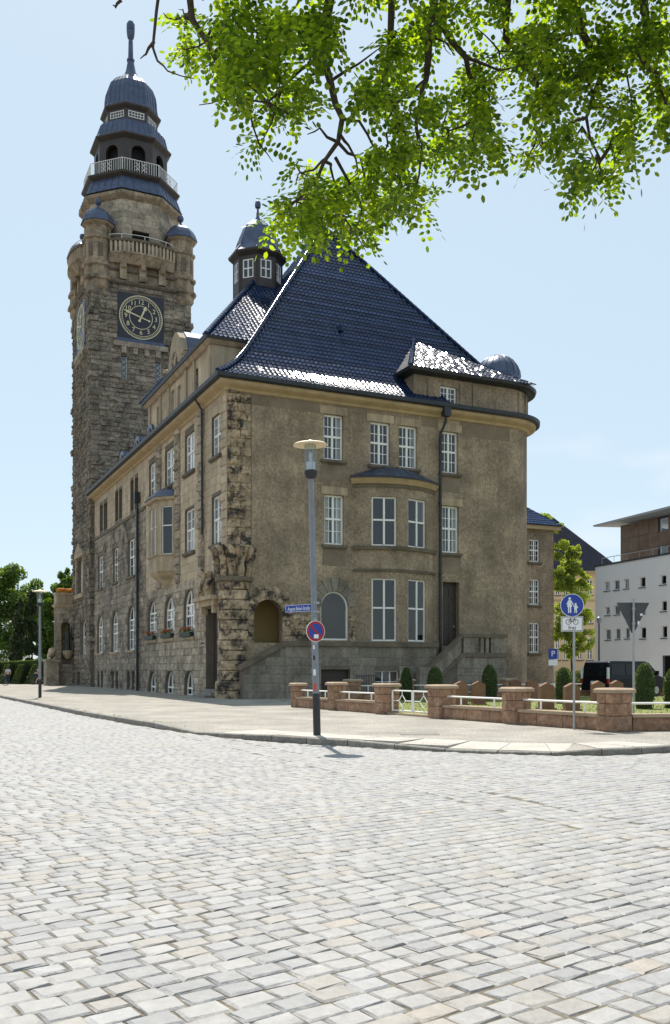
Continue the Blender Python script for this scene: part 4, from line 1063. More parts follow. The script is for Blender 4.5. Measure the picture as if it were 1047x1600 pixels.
m = MB(left); m.prism([(9.5 + (u - 9.5) * 1.06, z + .08) for u, z in GP[2:11]], -5.2, -.3); m.build('gable_roof', 'lead', TH)
# ---- lantern on the attic ridge
LC = (5.5, 10.3)
def oc(a): return a / math.cos(math.pi / 8)
PH = math.pi / 8
t = thing('roof_lantern', 'small octagonal metal roof lantern with domed cap beside the steep roof', 'lantern turret', hall(*LC, 0), ANG)
def facet(k, a):                                # facade mapping of the k-th octagon side at apothem a
    th = k * math.pi / 4; n = Vector((math.cos(th), math.sin(th))); s = Vector((-n.y, n.x))
    return lambda u, d, z: (n.x * (a + d) + s.x * u, n.y * (a + d) + s.y * u, z)
LA = 1.45; side = 2 * LA * math.tan(math.pi / 8)
LZ0, LZ1 = 22.0, 27.55
for k in range(8):
    w = MB(facet(k, LA)); hs = [(-.36, .36, 26.0, 27.15, 0)]; wall(w, -side / 2, side / 2, LZ0, LZ1, hs, .1); w.build('wall_panel', 'brown_metal', t)
    window(t, facet(k, LA), -.36, .36, 26.0, 27.15, rec=.05, trans=(.5,), mun=(1, 1), fw=.06)
    for u in (-.52, .52): s = MB(facet(k, LA)); s.box(u - .02, u + .02, -.01, .03, LZ0, LZ1); s.build('seam', 'brown_metal', t)
m = MB(); m.lathe([(oc(LA - .25), LZ0), (oc(LA - .25), LZ1)], 8, ph=PH); m.build('shade_backing', 'interior_shade', t)
m = MB(); m.lathe([(oc(1.4), 27.35), (oc(1.72), 27.6), (oc(1.75), 27.72), (oc(1.4), 27.8)], 8, ph=PH); m.build('eaves', 'brown_metal', t)
m = MB(); m.lathe([(oc(a), z) for a, z in ((1.72, 27.72), (1.5, 27.95), (1.32, 28.2), (1.22, 28.6), (1.08, 29.1), (.85, 29.6), (.55, 29.95), (.22, 30.15), (.1, 30.4), (.08, 30.7))], 8, ph=PH); dome = m.build('dome', 'lead', t)
m = MB(); m.lathe([(.07, 30.6), (.07, 30.95), (.17, 31.0), (.2, 31.15), (.17, 31.35), (.1, 31.42)], 10); m.build('finial', 'lead', t, smooth=True)
for k in range(8):
    th = PH + k * math.pi / 4; s = MB(); s.tube([(oc(a) * math.cos(th), oc(a) * math.sin(th), z) for a, z in ((1.72, 27.74), (1.32, 28.22), (1.22, 28.62), (.85, 29.62), (.3, 30.12))], .03, 5); s.build('seam', 'lead', dome)
# ---- attic over the rounded right-hand corner, with its own tiled roof and small dome
QA = 11.0; QZ = 18.35
w = MB(front); q = fr(688, 714, 602, 630); wall(w, QA, RX, 16.45, QZ, [sq(q)], .3, d=-.02); w.poly([(QA, -.02, 16.4), (QA, -2, 16.4), (QA, -2, QZ), (QA, -.02, QZ)]); w.build('attic_wall', 'plaster', TH)
w = MB()
for k in range(14):
    a, b = [(RX + (RC - .02) * math.sin(tt), RC - (RC - .02) * math.cos(tt)) for tt in (math.pi / 2 * k / 14, math.pi / 2 * (k + 1) / 14)]
    w.poly([(*a, 16.4), (*b, 16.4), (*b, QZ), (*a, QZ)])
w.poly([(19.98, RC, 16.4), (19.98, 9, 16.4), (19.98, 9, QZ), (19.98, RC, QZ)]); w.build('attic_wall', 'plaster', TH, smooth=True)
m = MB(); m.poly([(QA + .1, .5, 16.5), (RX, .5, 16.5), (RX, .5, QZ), (QA + .1, .5, QZ)]); m.build('shade_backing', 'interior_shade', TH)
window(TH, front, *q, rec=.16, d=-.02, trans=(), mun=(2, 3))
for u in (F(672)[0], F(722)[0], F(742)[0]): m = MB(front); m.box(u - .16, u + .16, -.03, .06, 16.55, QZ - .2); m.build('pilaster', 'plaster', TH)
for k in (3, 6, 8, 11):
    tt = math.pi / 2 * k / 14; x, y = RX + RC * math.sin(tt), RC - RC * math.cos(tt); m = MB(); n = Vector((math.sin(tt), -math.cos(tt))); s = Vector((-n.y, n.x))
    m.column([(x + n.x * a + s.x * b, y + n.y * a + s.y * b) for a, b in ((-.05, -.13), (.07, -.13), (.07, .13), (-.05, .13))], 16.55, QZ - .2); m.build('pilaster', 'plaster', TH)
QP = [(QA - .02, 2.2), (QA - .02, 0), (RX, 0)] + arc[1:] + [(20, 9)]
m = MB(); m.sweep([Vector(p) for p in QP], [(-.05, QZ - .12), (.3, QZ - .04), (.52, QZ - .02), (.58, QZ + .14), (-.05, QZ + .14)]); m.build('gutter', 'gutter_metal', TH)
QI = 3.6; QT = 21.5
P = resample([(-.55, QZ + .1), (QI, QT)], .345)
lf = lambda i, z: 10.45 + (i + .55) * 2.65 / 4.15
m = MB(front); tile_rows(m, P, lf, lambda i, z: max(lf(i, z), 19.0 - (i + .55) * 1.42)); at_ = MB(); 
at_.poly([(10.45, -.55, QZ + .06), (19.0, -.55, QZ + .06), (13.12, QI, QT - .03), (13.1, QI, QT - .03)]); at_.poly([(10.45, -.55, QZ + .06), (13.1, QI, QT - .03), (10.45, 1.6, QZ + .06)])
qr = at_.build('attic_roof', 'gutter_metal', TH)
m.build('roof_tiles', 'glazed_tile', qr, kind='stuff', norm=False)
ridge_run([(10.45, -.55, QZ + .1), (13.1, QI, QT)], qr)
m = MB(); m.lathe([(3.05, QZ + .13), (2.4, QZ + .42), (1.5, QZ + .75), (.2, QZ + .8)], 32, (RX, RC), cap=False); m.build('corner_roof', 'lead', TH, smooth=True)
QZ += .45; dc = (18.3, 2.35); m = MB(); m.lathe([(1.42, QZ + .35)] + [(1.4 * math.cos(R(a)), QZ + .75 + 1.42 * math.sin(R(a))) for a in range(0, 91, 10)], 28, dc); dome = m.build('dome', 'lead', TH, smooth=True)
for k in range(18):
    th = 2 * math.pi * k / 18; s = MB(); s.tube([(dc[0] + 1.41 * math.cos(R(a)) * math.cos(th), dc[1] + 1.41 * math.cos(R(a)) * math.sin(th), QZ + .76 + 1.43 * math.sin(R(a))) for a in (0, 15, 30, 45, 60, 75, 85)], .022, 4); s.build('seam', 'lead', dome)
# ---- rear wing seen past the right-hand corner
WY = 14.0; p0 = hall(0, WY)
def WF(px, py=1045): return on_plane(px, py, (p0.x, p0.y), DR)
x0, x1 = 20.02, WF(865)[0]; ez = WF(845, 828)[1]
wf = lambda u, d, z: (u, WY - d, z)
wq = []
for yt, yb in ((843, 878), (905, 945), (973, 1020)): wq.append((WF(827)[0], WF(843)[0], WF(835, yb)[1], WF(835, yt)[1]))
w = MB(wf); wall(w, x0, x1, 0, ez, [sq(q) for q in wq], .3); w.build('rear_wing_wall', 'plaster', TH)
m = MB(); m.box(x1, x1 + .02, WY, WY + 12, 0, ez); m.box(x0, x1 - .1, WY + .5, WY + .52, 0, ez); m.build('shade_backing', 'interior_shade', TH)
for q in wq: window(TH, wf, *q, rec=.15, mun=(2, 2)); sill(TH, wf, q[0], q[1], q[2])
m = MB(wf); m.box(x0, x1 + .4, -.1, .4, ez, ez + .3); m.build('cornice', 'cornice_stone', TH)
m = MB(); P = resample([(-.5, ez + .32), (5, ez + 4.6)], .345); m.xf = wf; tile_rows(m, P, lambda i, z: x0, lambda i, z: max(x0, x1 + .5 - (i + .5) * .9), tw=.3)
wr = MB(); wr.poly([(x0, WY - .5, ez + .3), (x1 + .5, WY - .5, ez + .3), (x1 - 4.4, WY + 5, ez + 4.58), (x0, WY + 5, ez + 4.58)]); wr.poly([(x1 + .5, WY - .5, ez + .3), (x1 + .5, WY + 12, ez + .3), (x1 - 4.4, WY + 5, ez + 4.58)]); rwr = wr.build('rear_wing_roof', 'slate', TH)
m.build('roof_tiles', 'glazed_tile', rwr, kind='stuff', norm=False)
# ---------------------------------------------------------------- clock tower
TWH = 4.4
TC = (4.1, 39.8)
TW = thing('clock_tower', 'tall dark stone clock tower with stepped blue metal cap and thin spire', 'tower', hall(*TC), ANG)
def tf(u, d, z): return (u, -TWH - d, z)
def tl(u, d, z): return (-TWH - d, u, z)
def tr_(u, d, z): return (TWH + d, u, z)
tp0 = hall(TC[0], TC[1] - TWH)
def TFp(px, py): return on_plane(px, py, (tp0.x, tp0.y), DR)
lp0 = hall(TC[0] - TWH, TC[1])
def TLp(px, py): return on_plane(px, py, (lp0.x, lp0.y), DL)
TTOP = 35.2
slits = []
for px, y0, y1 in ((194, 556, 592), (247, 566, 600)):
    u, z1 = TFp(px, y0); z0 = TFp(px, y1)[1]; slits.append((u - .26, u + .26, z0, z1, 0))
m = MB(tf); wall(m, -TWH, TWH, 0, TTOP, slits, .4); m.build('tower_wall', 'joint', TW)
def TLr(px0, px1, yt, yb):
    a, b = TLp(px1, yb)[0], TLp(px0, yb)[0]; return (a, b, TLp(px1, yb)[1], TLp(px1, yt)[1])
lh = [(*TLr(126, 135, 967, 1022), .55), (*TLr(122.5, 131.5, 872, 925), 0), (*TLr(121, 126, 1050, 1070), 0)]
m = MB(tl); wall(m, -TWH, TWH, 0, TTOP, lh, .4); m.build('tower_wall', 'joint', TW)
m = MB(); m.poly([(TWH, -TWH, 0), (TWH, TWH, 0), (TWH, TWH, TTOP), (TWH, -TWH, TTOP)]); m.poly([(-TWH, TWH, 0), (TWH, TWH, 0), (TWH, TWH, TTOP), (-TWH, TWH, TTOP)]); m.poly([(-TWH, -TWH, TTOP), (TWH, -TWH, TTOP), (TWH, TWH, TTOP), (-TWH, TWH, TTOP)]); m.build('tower_wall', 'dark_ashlar', TW)
m = MB(); m.column([(-TWH + .5, -TWH + .5), (TWH - .5, -TWH + .5), (TWH - .5, TWH - .5), (-TWH + .5, TWH - .5)], 0.2, TTOP - .3); m.build('shade_backing', 'interior_shade', TW)
CLZ = TFp(220, 497)[1]; CU = TFp(220, 497)[0]; CS = 1.98
clk = (CU - CS - .05, CU + CS + .05, CLZ - CS - .05, CLZ + CS + .05, 0); clkl = (-CS - .05, CS + .05, CLZ - CS - .05, CLZ + CS + .05, 0)
tk = lambda b: abs(b[2] - 27)
ashlar(tf, -TWH, TWH, 15.5, TTOP, .42, (.5, 1.05), slits + [clk], TW, 'dark_ashlar', (.03, .13), 1.2, nobj=250, key=tk)
ashlar(tl, -TWH, TWH, 0, TTOP, .42, (.5, 1.05), lh + [clkl], TW, 'dark_ashlar', (.03, .13), 1.2)
for k in range(70):                           # stones standing proud of the tower's corners
    z = 3 + rnd(0, 31); cx, cy = random.choice(((-TWH, -TWH), (-TWH, -TWH), (TWH, -TWH), (-TWH, TWH)))
    m = MB(); s = rnd(.3, .42); cx *= .955; cy *= .955; m.box(cx - s, cx + s, cy - s, cy + s, z, z + .42); m.v = [(x + rnd(-.05, .05), y + rnd(-.05, .05), zz + rnd(-.04, .04)) for x, y, zz in m.v]; m.build('corner_stone', 'dark_ashlar', TW)
for q in slits:
    m = MB(tf); m.box(q[0], q[1], -.2, -.17, q[2], q[3]); wn = m.build('slit_window', 'window_glass', TW)
    m = MB(tf)
    for j in range(5):
        z = q[2] + (q[3] - q[2]) * j / 4.0; h = (q[3] - q[2]) / 4
        if j < 4:
            for s in (-1, 1): m.tube([((q[0] + q[1]) / 2, -.15, z), (q[0] if s < 0 else q[1], -.15, z + h / 2), ((q[0] + q[1]) / 2, -.15, z + h)], .02, 4)
    m.build('lattice', 'white_paint', wn)
    m = MB(tf)
    for b in ((q[0] - .04, q[0] + .03, q[2], q[3]), (q[1] - .03, q[1] + .04, q[2], q[3])): m.box(b[0], b[1], -.2, -.1, b[2], b[3])
    m.build('frame', 'white_paint', wn)
window(TW, tl, *lh[0][:4], rec=.3, arch=.55, trans=(.5,)); window(TW, tl, *lh[1][:4], rec=.3, mun=(1, 1))
q = lh[1]; m = MB(tl); m.box(q[0] - .45, q[0] - .1, -.05, .18, q[2] - .1, q[3] + .2); m.box(q[1] + .1, q[1] + .45, -.05, .18, q[2] - .1, q[3] + .2); m.box(q[0] - .55, q[1] + .55, -.05, .3, q[3] + .2, q[3] + .5); m.box(q[0] - .5, q[1] + .5, -.05, .3, q[2] - .45, q[2] - .1)
m.prism([(q[0] - .6, q[3] + .5), (q[1] + .6, q[3] + .5), ((q[0] + q[1]) / 2, q[3] + 1.45)], -.05, .32); m.build('aedicule', 'trim_stone', TW)
# clocks
def clock(xf, u, label):
    m = MB(xf); m.box(u - CS, u + CS, -.05, .09, CLZ - CS, CLZ + CS); c = m.build('clock_face', 'clock_blue', TW); c['label'] = label
    m = MB(xf); m.box(u - CS - .12, u + CS + .12, -.02, .16, CLZ - CS - .3, CLZ - CS); m.build('clock_sill', 'lead', c)
    def ring(r0, r1, name, n=48, d1=.115):
        m = MB(xf)
        for k in range(n):
            a, b = 2 * math.pi * k / n, 2 * math.pi * (k + 1) / n
            P = [(u + r * math.sin(t), CLZ + r * math.cos(t)) for r, t in ((r0, a), (r1, a), (r1, b), (r0, b))]
            m.prism(P, .088, d1)
        m.build(name, 'clock_gold', c)
    ring(1.83, 1.9, 'outer_ring'); ring(1.62, 1.66, 'minute_ring'); ring(.98, 1.03, 'inner_ring')
    m = MB(xf)
    for k in range(60):
        t = 2 * math.pi * k / 60; s = .045; x, z = u + 1.745 * math.sin(t), CLZ + 1.745 * math.cos(t)
        m.prism([(x - s, z), (x, z - s), (x + s, z), (x, z + s)], .088, .11)
    m.build('minute_dots', 'clock_gold', c)
    for h in range(1, 13):
        t = R(30 * h); me = text_mesh(str(h), .56, 'numeral', 'clock_gold', .01)
        P = Vector(xf(u + 1.32 * math.sin(t), .11, CLZ + 1.32 * math.cos(t)))
        ex = Vector(xf(1, 0, 0)) - Vector(xf(0, 0, 0)); 
        if xf is tl: ex = Vector((0, -1, 0))
        n = Vector(xf(0, 1, 0)) - Vector(xf(0, 0, 0))
        if xf is tl: P = Vector(xf(u - 1.32 * math.sin(t), .11, CLZ + 1.32 * math.cos(t)))
        o = link('numeral', me, c); o.matrix_local = Matrix(((ex.x, 0, n.x, P.x), (ex.y, 0, n.y, P.y), (0, 1, 0, P.z), (0, 0, 0, 1)))
    sg = -1 if xf is tl else 1
    for t, l, wd, tail in ((R(24), 1.12, .075, .35), (R(287), 1.62, .055, .75)):
        m = MB(xf); dx, dz = math.sin(t) * sg, math.cos(t); nx, nz = -dz, dx
        pt = lambda a, b: (u + dx * a + nx * b, CLZ + dz * a + nz * b)
        m.prism([pt(-tail, wd * .8), pt(-tail, -wd * .8), pt(l * .7, -wd), pt(l * .66, -wd * 2.6), pt(l, 0), pt(l * .66, wd * 2.6), pt(l * .7, wd)], .13, .155)
        m.prism([pt(-tail - .12, 0), pt(-tail, -wd * 2), pt(-tail + .12, 0), pt(-tail, wd * 2)], .13, .15)
        m.build('hand', 'clock_gold', c)
clock(tf, CU, 'square dark clock dial with cream numerals, wide face towards the viewer')
clock(tl, 0, 'clock dial on the street side seen nearly edge-on')
for xf, uc in ((tf, CU), (tl, 0)):
    m = MB(xf); m.box(uc - CS - .4, uc + CS + .4, -.05, .28, CLZ - CS - .75, CLZ - CS - .32); m.build('bracket_course', 'ashlar', TW)
    for k in (-1.5, -.5, .5, 1.5): m = MB(xf); m.box(uc + k - .2, uc + k + .2, -.05, .24, CLZ - CS - 1.3, CLZ - CS - .75); m.build('corbel', 'ashlar', TW)
# belt courses, curved balcony, corner turrets
SQ = [(-TWH, TWH), (-TWH, -TWH), (TWH, -TWH), (TWH, TWH)]
for z, h, o in ((34.9, .3, .28), (36.0, .22, .2)):
    m = MB(); m.sweep([Vector(p) for p in SQ], [(-.1, z), (o * .6, z), (o, z + h * .5), (o, z + h), (-.1, z + h)]); m.build('belt_course', 'sill_stone', TW)
m = MB(); m.box(-TWH, TWH, -TWH, TWH, 35.1, 37.3); m.build('upper_stage', 'tower_stone', TW)
for xf in (tf, tl, tr_):
    n = 18; a0, a1 = -2.9, 2.9
    bulge = lambda u: .95 * max(0.0, 1 - (u / 2.9) ** 2) ** .6 + .15
    m = MB(xf); m2 = MB(xf); m3 = MB(xf)
    for k in range(n):
        a, b = a0 + (a1 - a0) * k / n, a0 + (a1 - a0) * (k + 1) / n; p, q = bulge(a), bulge(b)
        m.hexa([(a, -.1, 36.6), (b, -.1, 36.6), (b, q * .5, 36.6), (a, p * .5, 36.6), (a, -.1, 37.3), (b, -.1, 37.3), (b, q, 37.3), (a, p, 37.3)])
        m.hexa([(a, p - .25, 37.3), (b, q - .25, 37.3), (b, q + .05, 37.3), (a, p + .05, 37.3), (a, p - .25, 37.45), (b, q - .25, 37.45), (b, q + .05, 37.45), (a, p + .05, 37.45)])
        m2.hexa([(a, p - .3, 38.35), (b, q - .3, 38.35), (b, q + .08, 38.35), (a, p + .08, 38.35), (a, p - .3, 38.55), (b, q - .3, 38.55), (b, q + .08, 38.55), (a, p + .08, 38.55)])
    bal = m.build('balcony', 'tower_stone', TW); m2.build('coping', 'sill_stone', bal)
    for k in range(17):
        u = a0 + .15 + (a1 - a0 - .3) * k / 16; p = bulge(u); s = MB(xf); s.box(u - .09, u + .09, p - .2, p, 37.45, 38.35); s.build('baluster', 'light_ashlar', bal)
    m3.tube([(a0 + (a1 - a0) * k / 12, bulge(a0 + (a1 - a0) * k / 12) - .1, 38.95) for k in range(13)], .03, 5)
    for k in (2, 6, 10): u = a0 + (a1 - a0) * k / 12; m3.tube([(u, bulge(u) - .1, 38.5), (u, bulge(u) - .1, 38.95)], .025, 5)
    m3.build('handrail', 'white_paint', bal)
    for u in (-1.7, 0, 1.7): m = MB(xf); m.prism([(u - .3, 35.3), (u + .3, 35.3), (u + .3, 36.7), (u - .3, 36.7)], -.1, .35); m.prism([(u - .2, 36.2), (u + .2, 36.2), (u + .2, 36.9), (u - .2, 36.9)], .3, .62); m.build('corbel', 'tower_stone', bal)
for sx, sy in ((-1, -1), (1, -1), (-1, 1), (1, 1)):
    c = (sx * (TWH - .75), sy * (TWH - .75))
    m = MB(); m.lathe([(oc(a), z) for a, z in ((.45, 33.6), (.8, 34.0), (1.08, 34.4), (1.1, 34.9), (1.3, 35.0), (1.3, 35.25), (1.1, 35.35), (1.1, 36.1), (1.26, 36.2), (1.26, 36.45), (1.07, 36.5), (1.07, 38.4), (1.22, 38.5), (1.22, 38.7), (1.02, 38.75), (1.02, 39.6), (1.27, 39.8), (1.3, 39.95))], 8, c, PH); tt = m.build('turret', 'tower_stone', TW)
    m = MB(); m.lathe([(oc(a), z) for a, z in ((1.4, 39.92), (1.34, 40.15), (1.24, 40.45), (1.05, 40.8), (.75, 41.1), (.38, 41.3), (.12, 41.4), (.1, 41.6))], 8, c, PH); m.build('turret_dome', 'lead', tt)
    m = MB(); m.lathe([(.08, 41.5), (.1, 41.65), (.26, 41.8), (.3, 42.0), (.22, 42.2), (.05, 42.28)], 10, c); m.build('finial', 'lead', tt, smooth=True)
    for k in range(8):
        th = k * math.pi / 4; n = Vector((math.cos(th), math.sin(th)))
        if n.x * sx + n.y * sy < -.3: continue
        xf = (lambda k, c: (lambda u, d, z: tuple(a + b for a, b in zip(facet(k, 1.07)(u, d, z), (c[0], c[1], 0)))))(k, c)
        s = MB(xf); s.box(-.22, .22, -.05, .015, 36.9, 38.1); s.build('niche_panel', 'sill_stone', tt)
# octagonal drum and the stepped metal cap
def octa(name, prof, mat, parent=TW): 
    m = MB(); m.lathe([(oc(a), z) for a, z in prof], 8, (0, 0), PH); return m.build(name, mat, parent)
DA = 3.9; dside = 2 * DA * math.tan(math.pi / 8)
for k in range(8):
    hs = [(-.75, .75, 37.5, 40.0, 0)] if k % 2 == 0 else []
    w = MB(facet(k, DA)); wall(w, -dside / 2, dside / 2, 37.0, 42.8, hs, .4); w.build('drum_wall', 'joint', TW)
    ashlar(facet(k, DA), -dside / 2, dside / 2, 37.3, 42.7, .55, (.7, 1.2), hs, TW, 'ashlar', (.008, .025), .5, nobj=30 if k in (5, 6, 7) else 0, name='ashlar_block')
m = MB(); m.lathe([(oc(DA - .5), 37), (oc(DA - .5), 42.8)], 8, ph=PH); m.build('shade_backing', 'interior_shade', TW)
octa('drum_cornice', ((3.85, 42.55), (4.05, 42.7), (4.32, 42.95), (4.36, 43.2), (3.9, 43.4)), 'tower_stone')
def ribs(prof, parent, n=5, r=.03):
    for k in range(8):
        for j in range(n):
            t = (j + .5) / n * 2 - 1; s = MB(facet(k, 0)); w = math.tan(math.pi / 8)
            s.tube([(t * a * w, a + .01, z) for a, z in prof], r, 4); s.build('seam', 'lead', parent)
P = ((4.35, 43.35), (4.25, 43.5), (4.05, 44.1), (3.8, 44.75)); o = octa('lower_skirt', P, 'lead'); ribs(P, o)
g = octa('gallery_floor', ((3.75, 44.6), (4.1, 44.9), (4.15, 45.05), (3.3, 45.1)), 'brown_metal')
GA = 3.9; gs = GA * math.tan(math.pi / 8)
for k in range(8):
    m = MB(facet(k, GA)); m.tube([(-gs, 0, 46.2), (gs, 0, 46.2)], .035, 5); m.tube([(-gs, 0, 45.15), (gs, 0, 45.15)], .03, 5)
    for j in range(15):
        u = -gs + 2 * gs * j / 15; m.tube([(u, 0, 45.1), (u, 0, 46.2)], .022 if j else .04, 4)
    for uu in (-.28, .28):
        m.tube([(uu - .18, .03, 45.3), (uu + .18, .03, 45.65), (uu - .18, .03, 46.0)], .03, 4); m.tube([(uu + .18, .03, 45.3), (uu - .18, .03, 45.65), (uu + .18, .03, 46.0)], .03, 4)
    m.build('railing', 'white_paint', g)
BA = 3.06; bs = BA * math.tan(math.pi / 8)
for k in range(8):
    hs = [(-.62, .62, 45.6, 48.0, .62)]
    w = MB(facet(k, BA)); wall(w, -bs, bs, 45.0, 48.7, hs, .35); w.build('belfry_panel', 'brown_metal', TW)
octa('shade_backing', ((2.4, 45.0), (2.4, 48.6)), 'interior_shade')
octa('belfry_eaves', ((2.9, 48.35), (3.3, 48.65), (3.42, 48.75), (3.42, 48.88), (3.0, 48.95)), 'brown_metal')
P = ((3.36, 48.88), (3.12, 49.2), (3.0, 49.7), (2.92, 50.1), (2.7, 50.4), (2.3, 50.6)); o = octa('middle_skirt', P, 'lead'); ribs(P, o)
NA = 2.25; ns = NA * math.tan(math.pi / 8)
for k in range(8):
    w = MB(facet(k, NA)); hs = [(-.72, .72, 50.85, 51.45, 0)]; wall(w, -ns, ns, 50.5, 51.8, hs, .15); w.build('band_panel', 'brown_metal', TW)
    window(TW, facet(k, NA), -.72, .72, 50.85, 51.45, rec=.06, cols=1, trans=(), mun=(5, 2), fw=.07, bar=.04)
octa('shade_backing', ((1.95, 50.5), (1.95, 51.8)), 'interior_shade')
octa('cap_eaves', ((2.2, 51.55), (2.45, 51.75), (2.55, 51.85), (2.55, 51.98), (2.2, 52.05)), 'brown_metal')
P = ((2.5, 51.98), (2.3, 52.3), (2.22, 52.8), (2.2, 53.3), (2.12, 53.9), (1.9, 54.5), (1.55, 54.95), (1.3, 55.15), (.9, 55.4)); o = octa('cap_dome', P, 'lead'); ribs(P, o, 4)
octa('spire', ((.95, 55.38), (.62, 55.8), (.42, 56.3), (.32, 56.9), (.27, 57.2), (.33, 57.25), (.33, 57.4), (.22, 57.5), (.19, 58.9), (.17, 59.3)), 'lead')
m = MB(); m.lathe([(.17, 59.2), (.28, 59.35), (.34, 59.6), (.38, 60.0), (.32, 60.05), (.38, 60.15), (.38, 60.6), (.25, 60.85), (.05, 60.9)], 12); m.build('finial', 'lead', TW, smooth=True)
# entrance porch beyond the tower on the street side
PT0, PT1, PX = 44.0, 45.4, -1.85
EP = thing('entrance_porch', 'stone entrance porch with balcony and flowers beyond the tower', 'porch', hall(0, 0), ANG)
pf = lambda u, d, z: (u, PT0 - d, z)
h = [(PX + .45, PX + 1.25, 2.5, 6.0, .4)]
m = MB(pf); wall(m, PX, 4, 0, 7.6, h, 1.2); m.build('porch_front', 'joint', EP)
ashlar(pf, PX, -.2, 0, 7.5, .42, (.5, .9), h, EP, 'ashlar', (.02, .05), 1)
m = MB(); m.box(PX, 4, PT0 + 1.21, PT1, 0, 7.6); m.build('porch_core', 'ashlar', EP)
m = MB(pf); m.box(PX + .3, PX + 1.4, -1.15, -1.1, 2.4, 6.1); m.build('niche_back', 'ochre_wall', EP)
m = MB(); m.sweep([Vector((PX, PT1)), Vector((PX, PT0)), Vector((4, PT0))], [(-.05, 7.4), (.1, 7.4), (.25, 7.65), (-.05, 7.7)]); m.sweep([Vector((PX, PT1)), Vector((PX, PT0)), Vector((4, PT0))], [(-.3, 8.55), (.1, 8.55), (.12, 8.75), (-.3, 8.75)]); m.build('balcony_coping', 'trim_stone', EP)
m = MB(); m.sweep([Vector((PX, PT1)), Vector((PX, PT0)), Vector((4, PT0))], [(-.2, 7.7), (.02, 7.7), (.02, 8.55), (-.2, 8.55)]); m.build('balcony_parapet', 'trim_stone', EP)
m = MB()
for _ in range(260): 
    x, y, z = rnd(PX + .05, -.2), PT0 + rnd(-.1, .4), 8.75 + rnd(0, .4); s = rnd(.05, .1); m.lathe([(s * .3, z - s * .5), (s, z), (s * .4, z + s * .6)], 5, (x, y))
fl = tag(m.build('balcony_flowers', 'flower_yellow'), 'yellow and orange flowers along the porch balcony', 'flowers'); fl.location = (CX, CY, 0); fl.rotation_euler = (0, 0, ANG)
m = MB(); c = (-.9, PT0 - .5)
m.lathe([(.2, 2.6), (.45, 3.0), (.5, 3.3), (.35, 3.35)], 10, c); m.build('corbel', 'trim_stone', EP)
m = MB(); P = [(c[0], c[1], z) for z in (3.35, 3.9, 4.3, 4.75, 5.0, 5.15, 5.4, 5.6)]; m.tube(P, [.28, .24, .22, .3, .22, .1, .17, .1], 9); m.tube([(c[0] - .28, c[1], 4.75), (c[0] - .42, c[1] - .1, 4.3), (c[0] - .3, c[1] - .3, 4.1)], [.1, .08, .07], 6); m.tube([(c[0] + .28, c[1], 4.75), (c[0] + .4, c[1] - .15, 4.35), (c[0] + .25, c[1] - .35, 4.5)], [.1, .08, .07], 6); m.tube([(c[0] + .25, c[1] - .35, 3.4), (c[0] + .25, c[1] - .35, 5.6)], .04, 5)
st = tag(m.build('statue', 'bronze', smooth=True), 'dark standing figure statue on a corbel beside the porch niche', 'statue'); st.location = (CX, CY, 0); st.rotation_euler = (0, 0, ANG)
lp = hall(-2.35, PT0 - .2)
LN = thing('lion_sculpture', 'weathered stone lion lying on a tall plinth beside the porch', 'sculpture', lp, ANG)
m = MB(); m.box(-.55, .55, -.9, .9, 0.1, 2.3); m.box(-.65, .65, -1.0, 1.0, 2.3, 2.5); m.build('plinth', 'ashlar', LN)
m = MB(); m.tube([(0, .8, 2.75), (0, .3, 2.9), (0, -.3, 3.0), (0, -.6, 3.3), (0, -.85, 3.4)], [.28, .34, .36, .34, .22], 9); m.tube([(-.25, -.3, 2.65), (-.25, -.95, 2.6)], [.14, .1], 6); m.tube([(.25, -.3, 2.65), (.25, -.95, 2.6)], [.14, .1], 6); m.tube([(0, .9, 2.7), (.2, 1.0, 2.9), (.3, .7, 3.2)], [.08, .06, .05], 5); m.build('lion', 'ashlar', LN, smooth=True)
# ---------------------------------------------------------------- garden in front of the town hall
LW0, LW1 = hall(.2, -4.2), hall(.45, -27.5)
lawn_pts = [hall(3.5, -5), hall(.1, -11.6), hall(.75, -27.4), hall(30, -22), hall(30, -5)]
m = MB(); m.poly([(p.x, p.y, .135) for p in lawn_pts]); lawn = m.build('lawn', 'lawn', kind='structure')
m = MB()
for _ in range(9000):
    a, b = random.random(), random.random(); x = .6 + a * 22; y = -27 + b * 23; p = hall(x, y, .135)
    t = rnd(0, 6.3); s = .015; h = rnd(.03, .09); dx, dy = math.cos(t) * s, math.sin(t) * s
    m.v += [(p.x - dx, p.y - dy, p.z), (p.x + dx, p.y + dy, p.z), (p.x + rnd(-.03, .03), p.y + rnd(-.03, .03), p.z + h)]; n = len(m.v); m.f.append((n - 3, n - 2, n - 1))
m.build('grass', 'grass_blade', kind='stuff', norm=False)['label'] = 'short sunlit grass of the memorial lawn'
bpy.data.objects['grass']['category'] = 'grass'
m = MB()
for i in range(len(kp) - 1):                  # weeds in the joint behind the kerb and along the gutter
    if not (-12 < kp[i].x < 9): continue
    for _ in range(random.choice((0, 4, 10, 26, 40))):
        p = kp[i] + (kp[i + 1] - kp[i]) * random.random() + knormal(i) * random.choice((rnd(.14, .3), rnd(-.05, .0)))
        z = kh[i] - .015 if (p - kp[i]).dot(knormal(i)) > .05 else -.02
        t = rnd(0, 6.3); s = .007; dx, dy = math.cos(t) * s, math.sin(t) * s; h = rnd(.02, .07); n = len(m.v)
        m.v += [(p.x - dx, p.y - dy, z), (p.x + dx, p.y + dy, z), (p.x + rnd(-.04, .04), p.y + rnd(-.04, .04), z + h)]; m.f.append((n, n + 1, n + 2))
wd_ = m.build('weeds', 'grass_blade', kind='stuff', norm=False); wd_['label'] = 'sparse weeds growing along the kerb'; wd_['category'] = 'weeds'
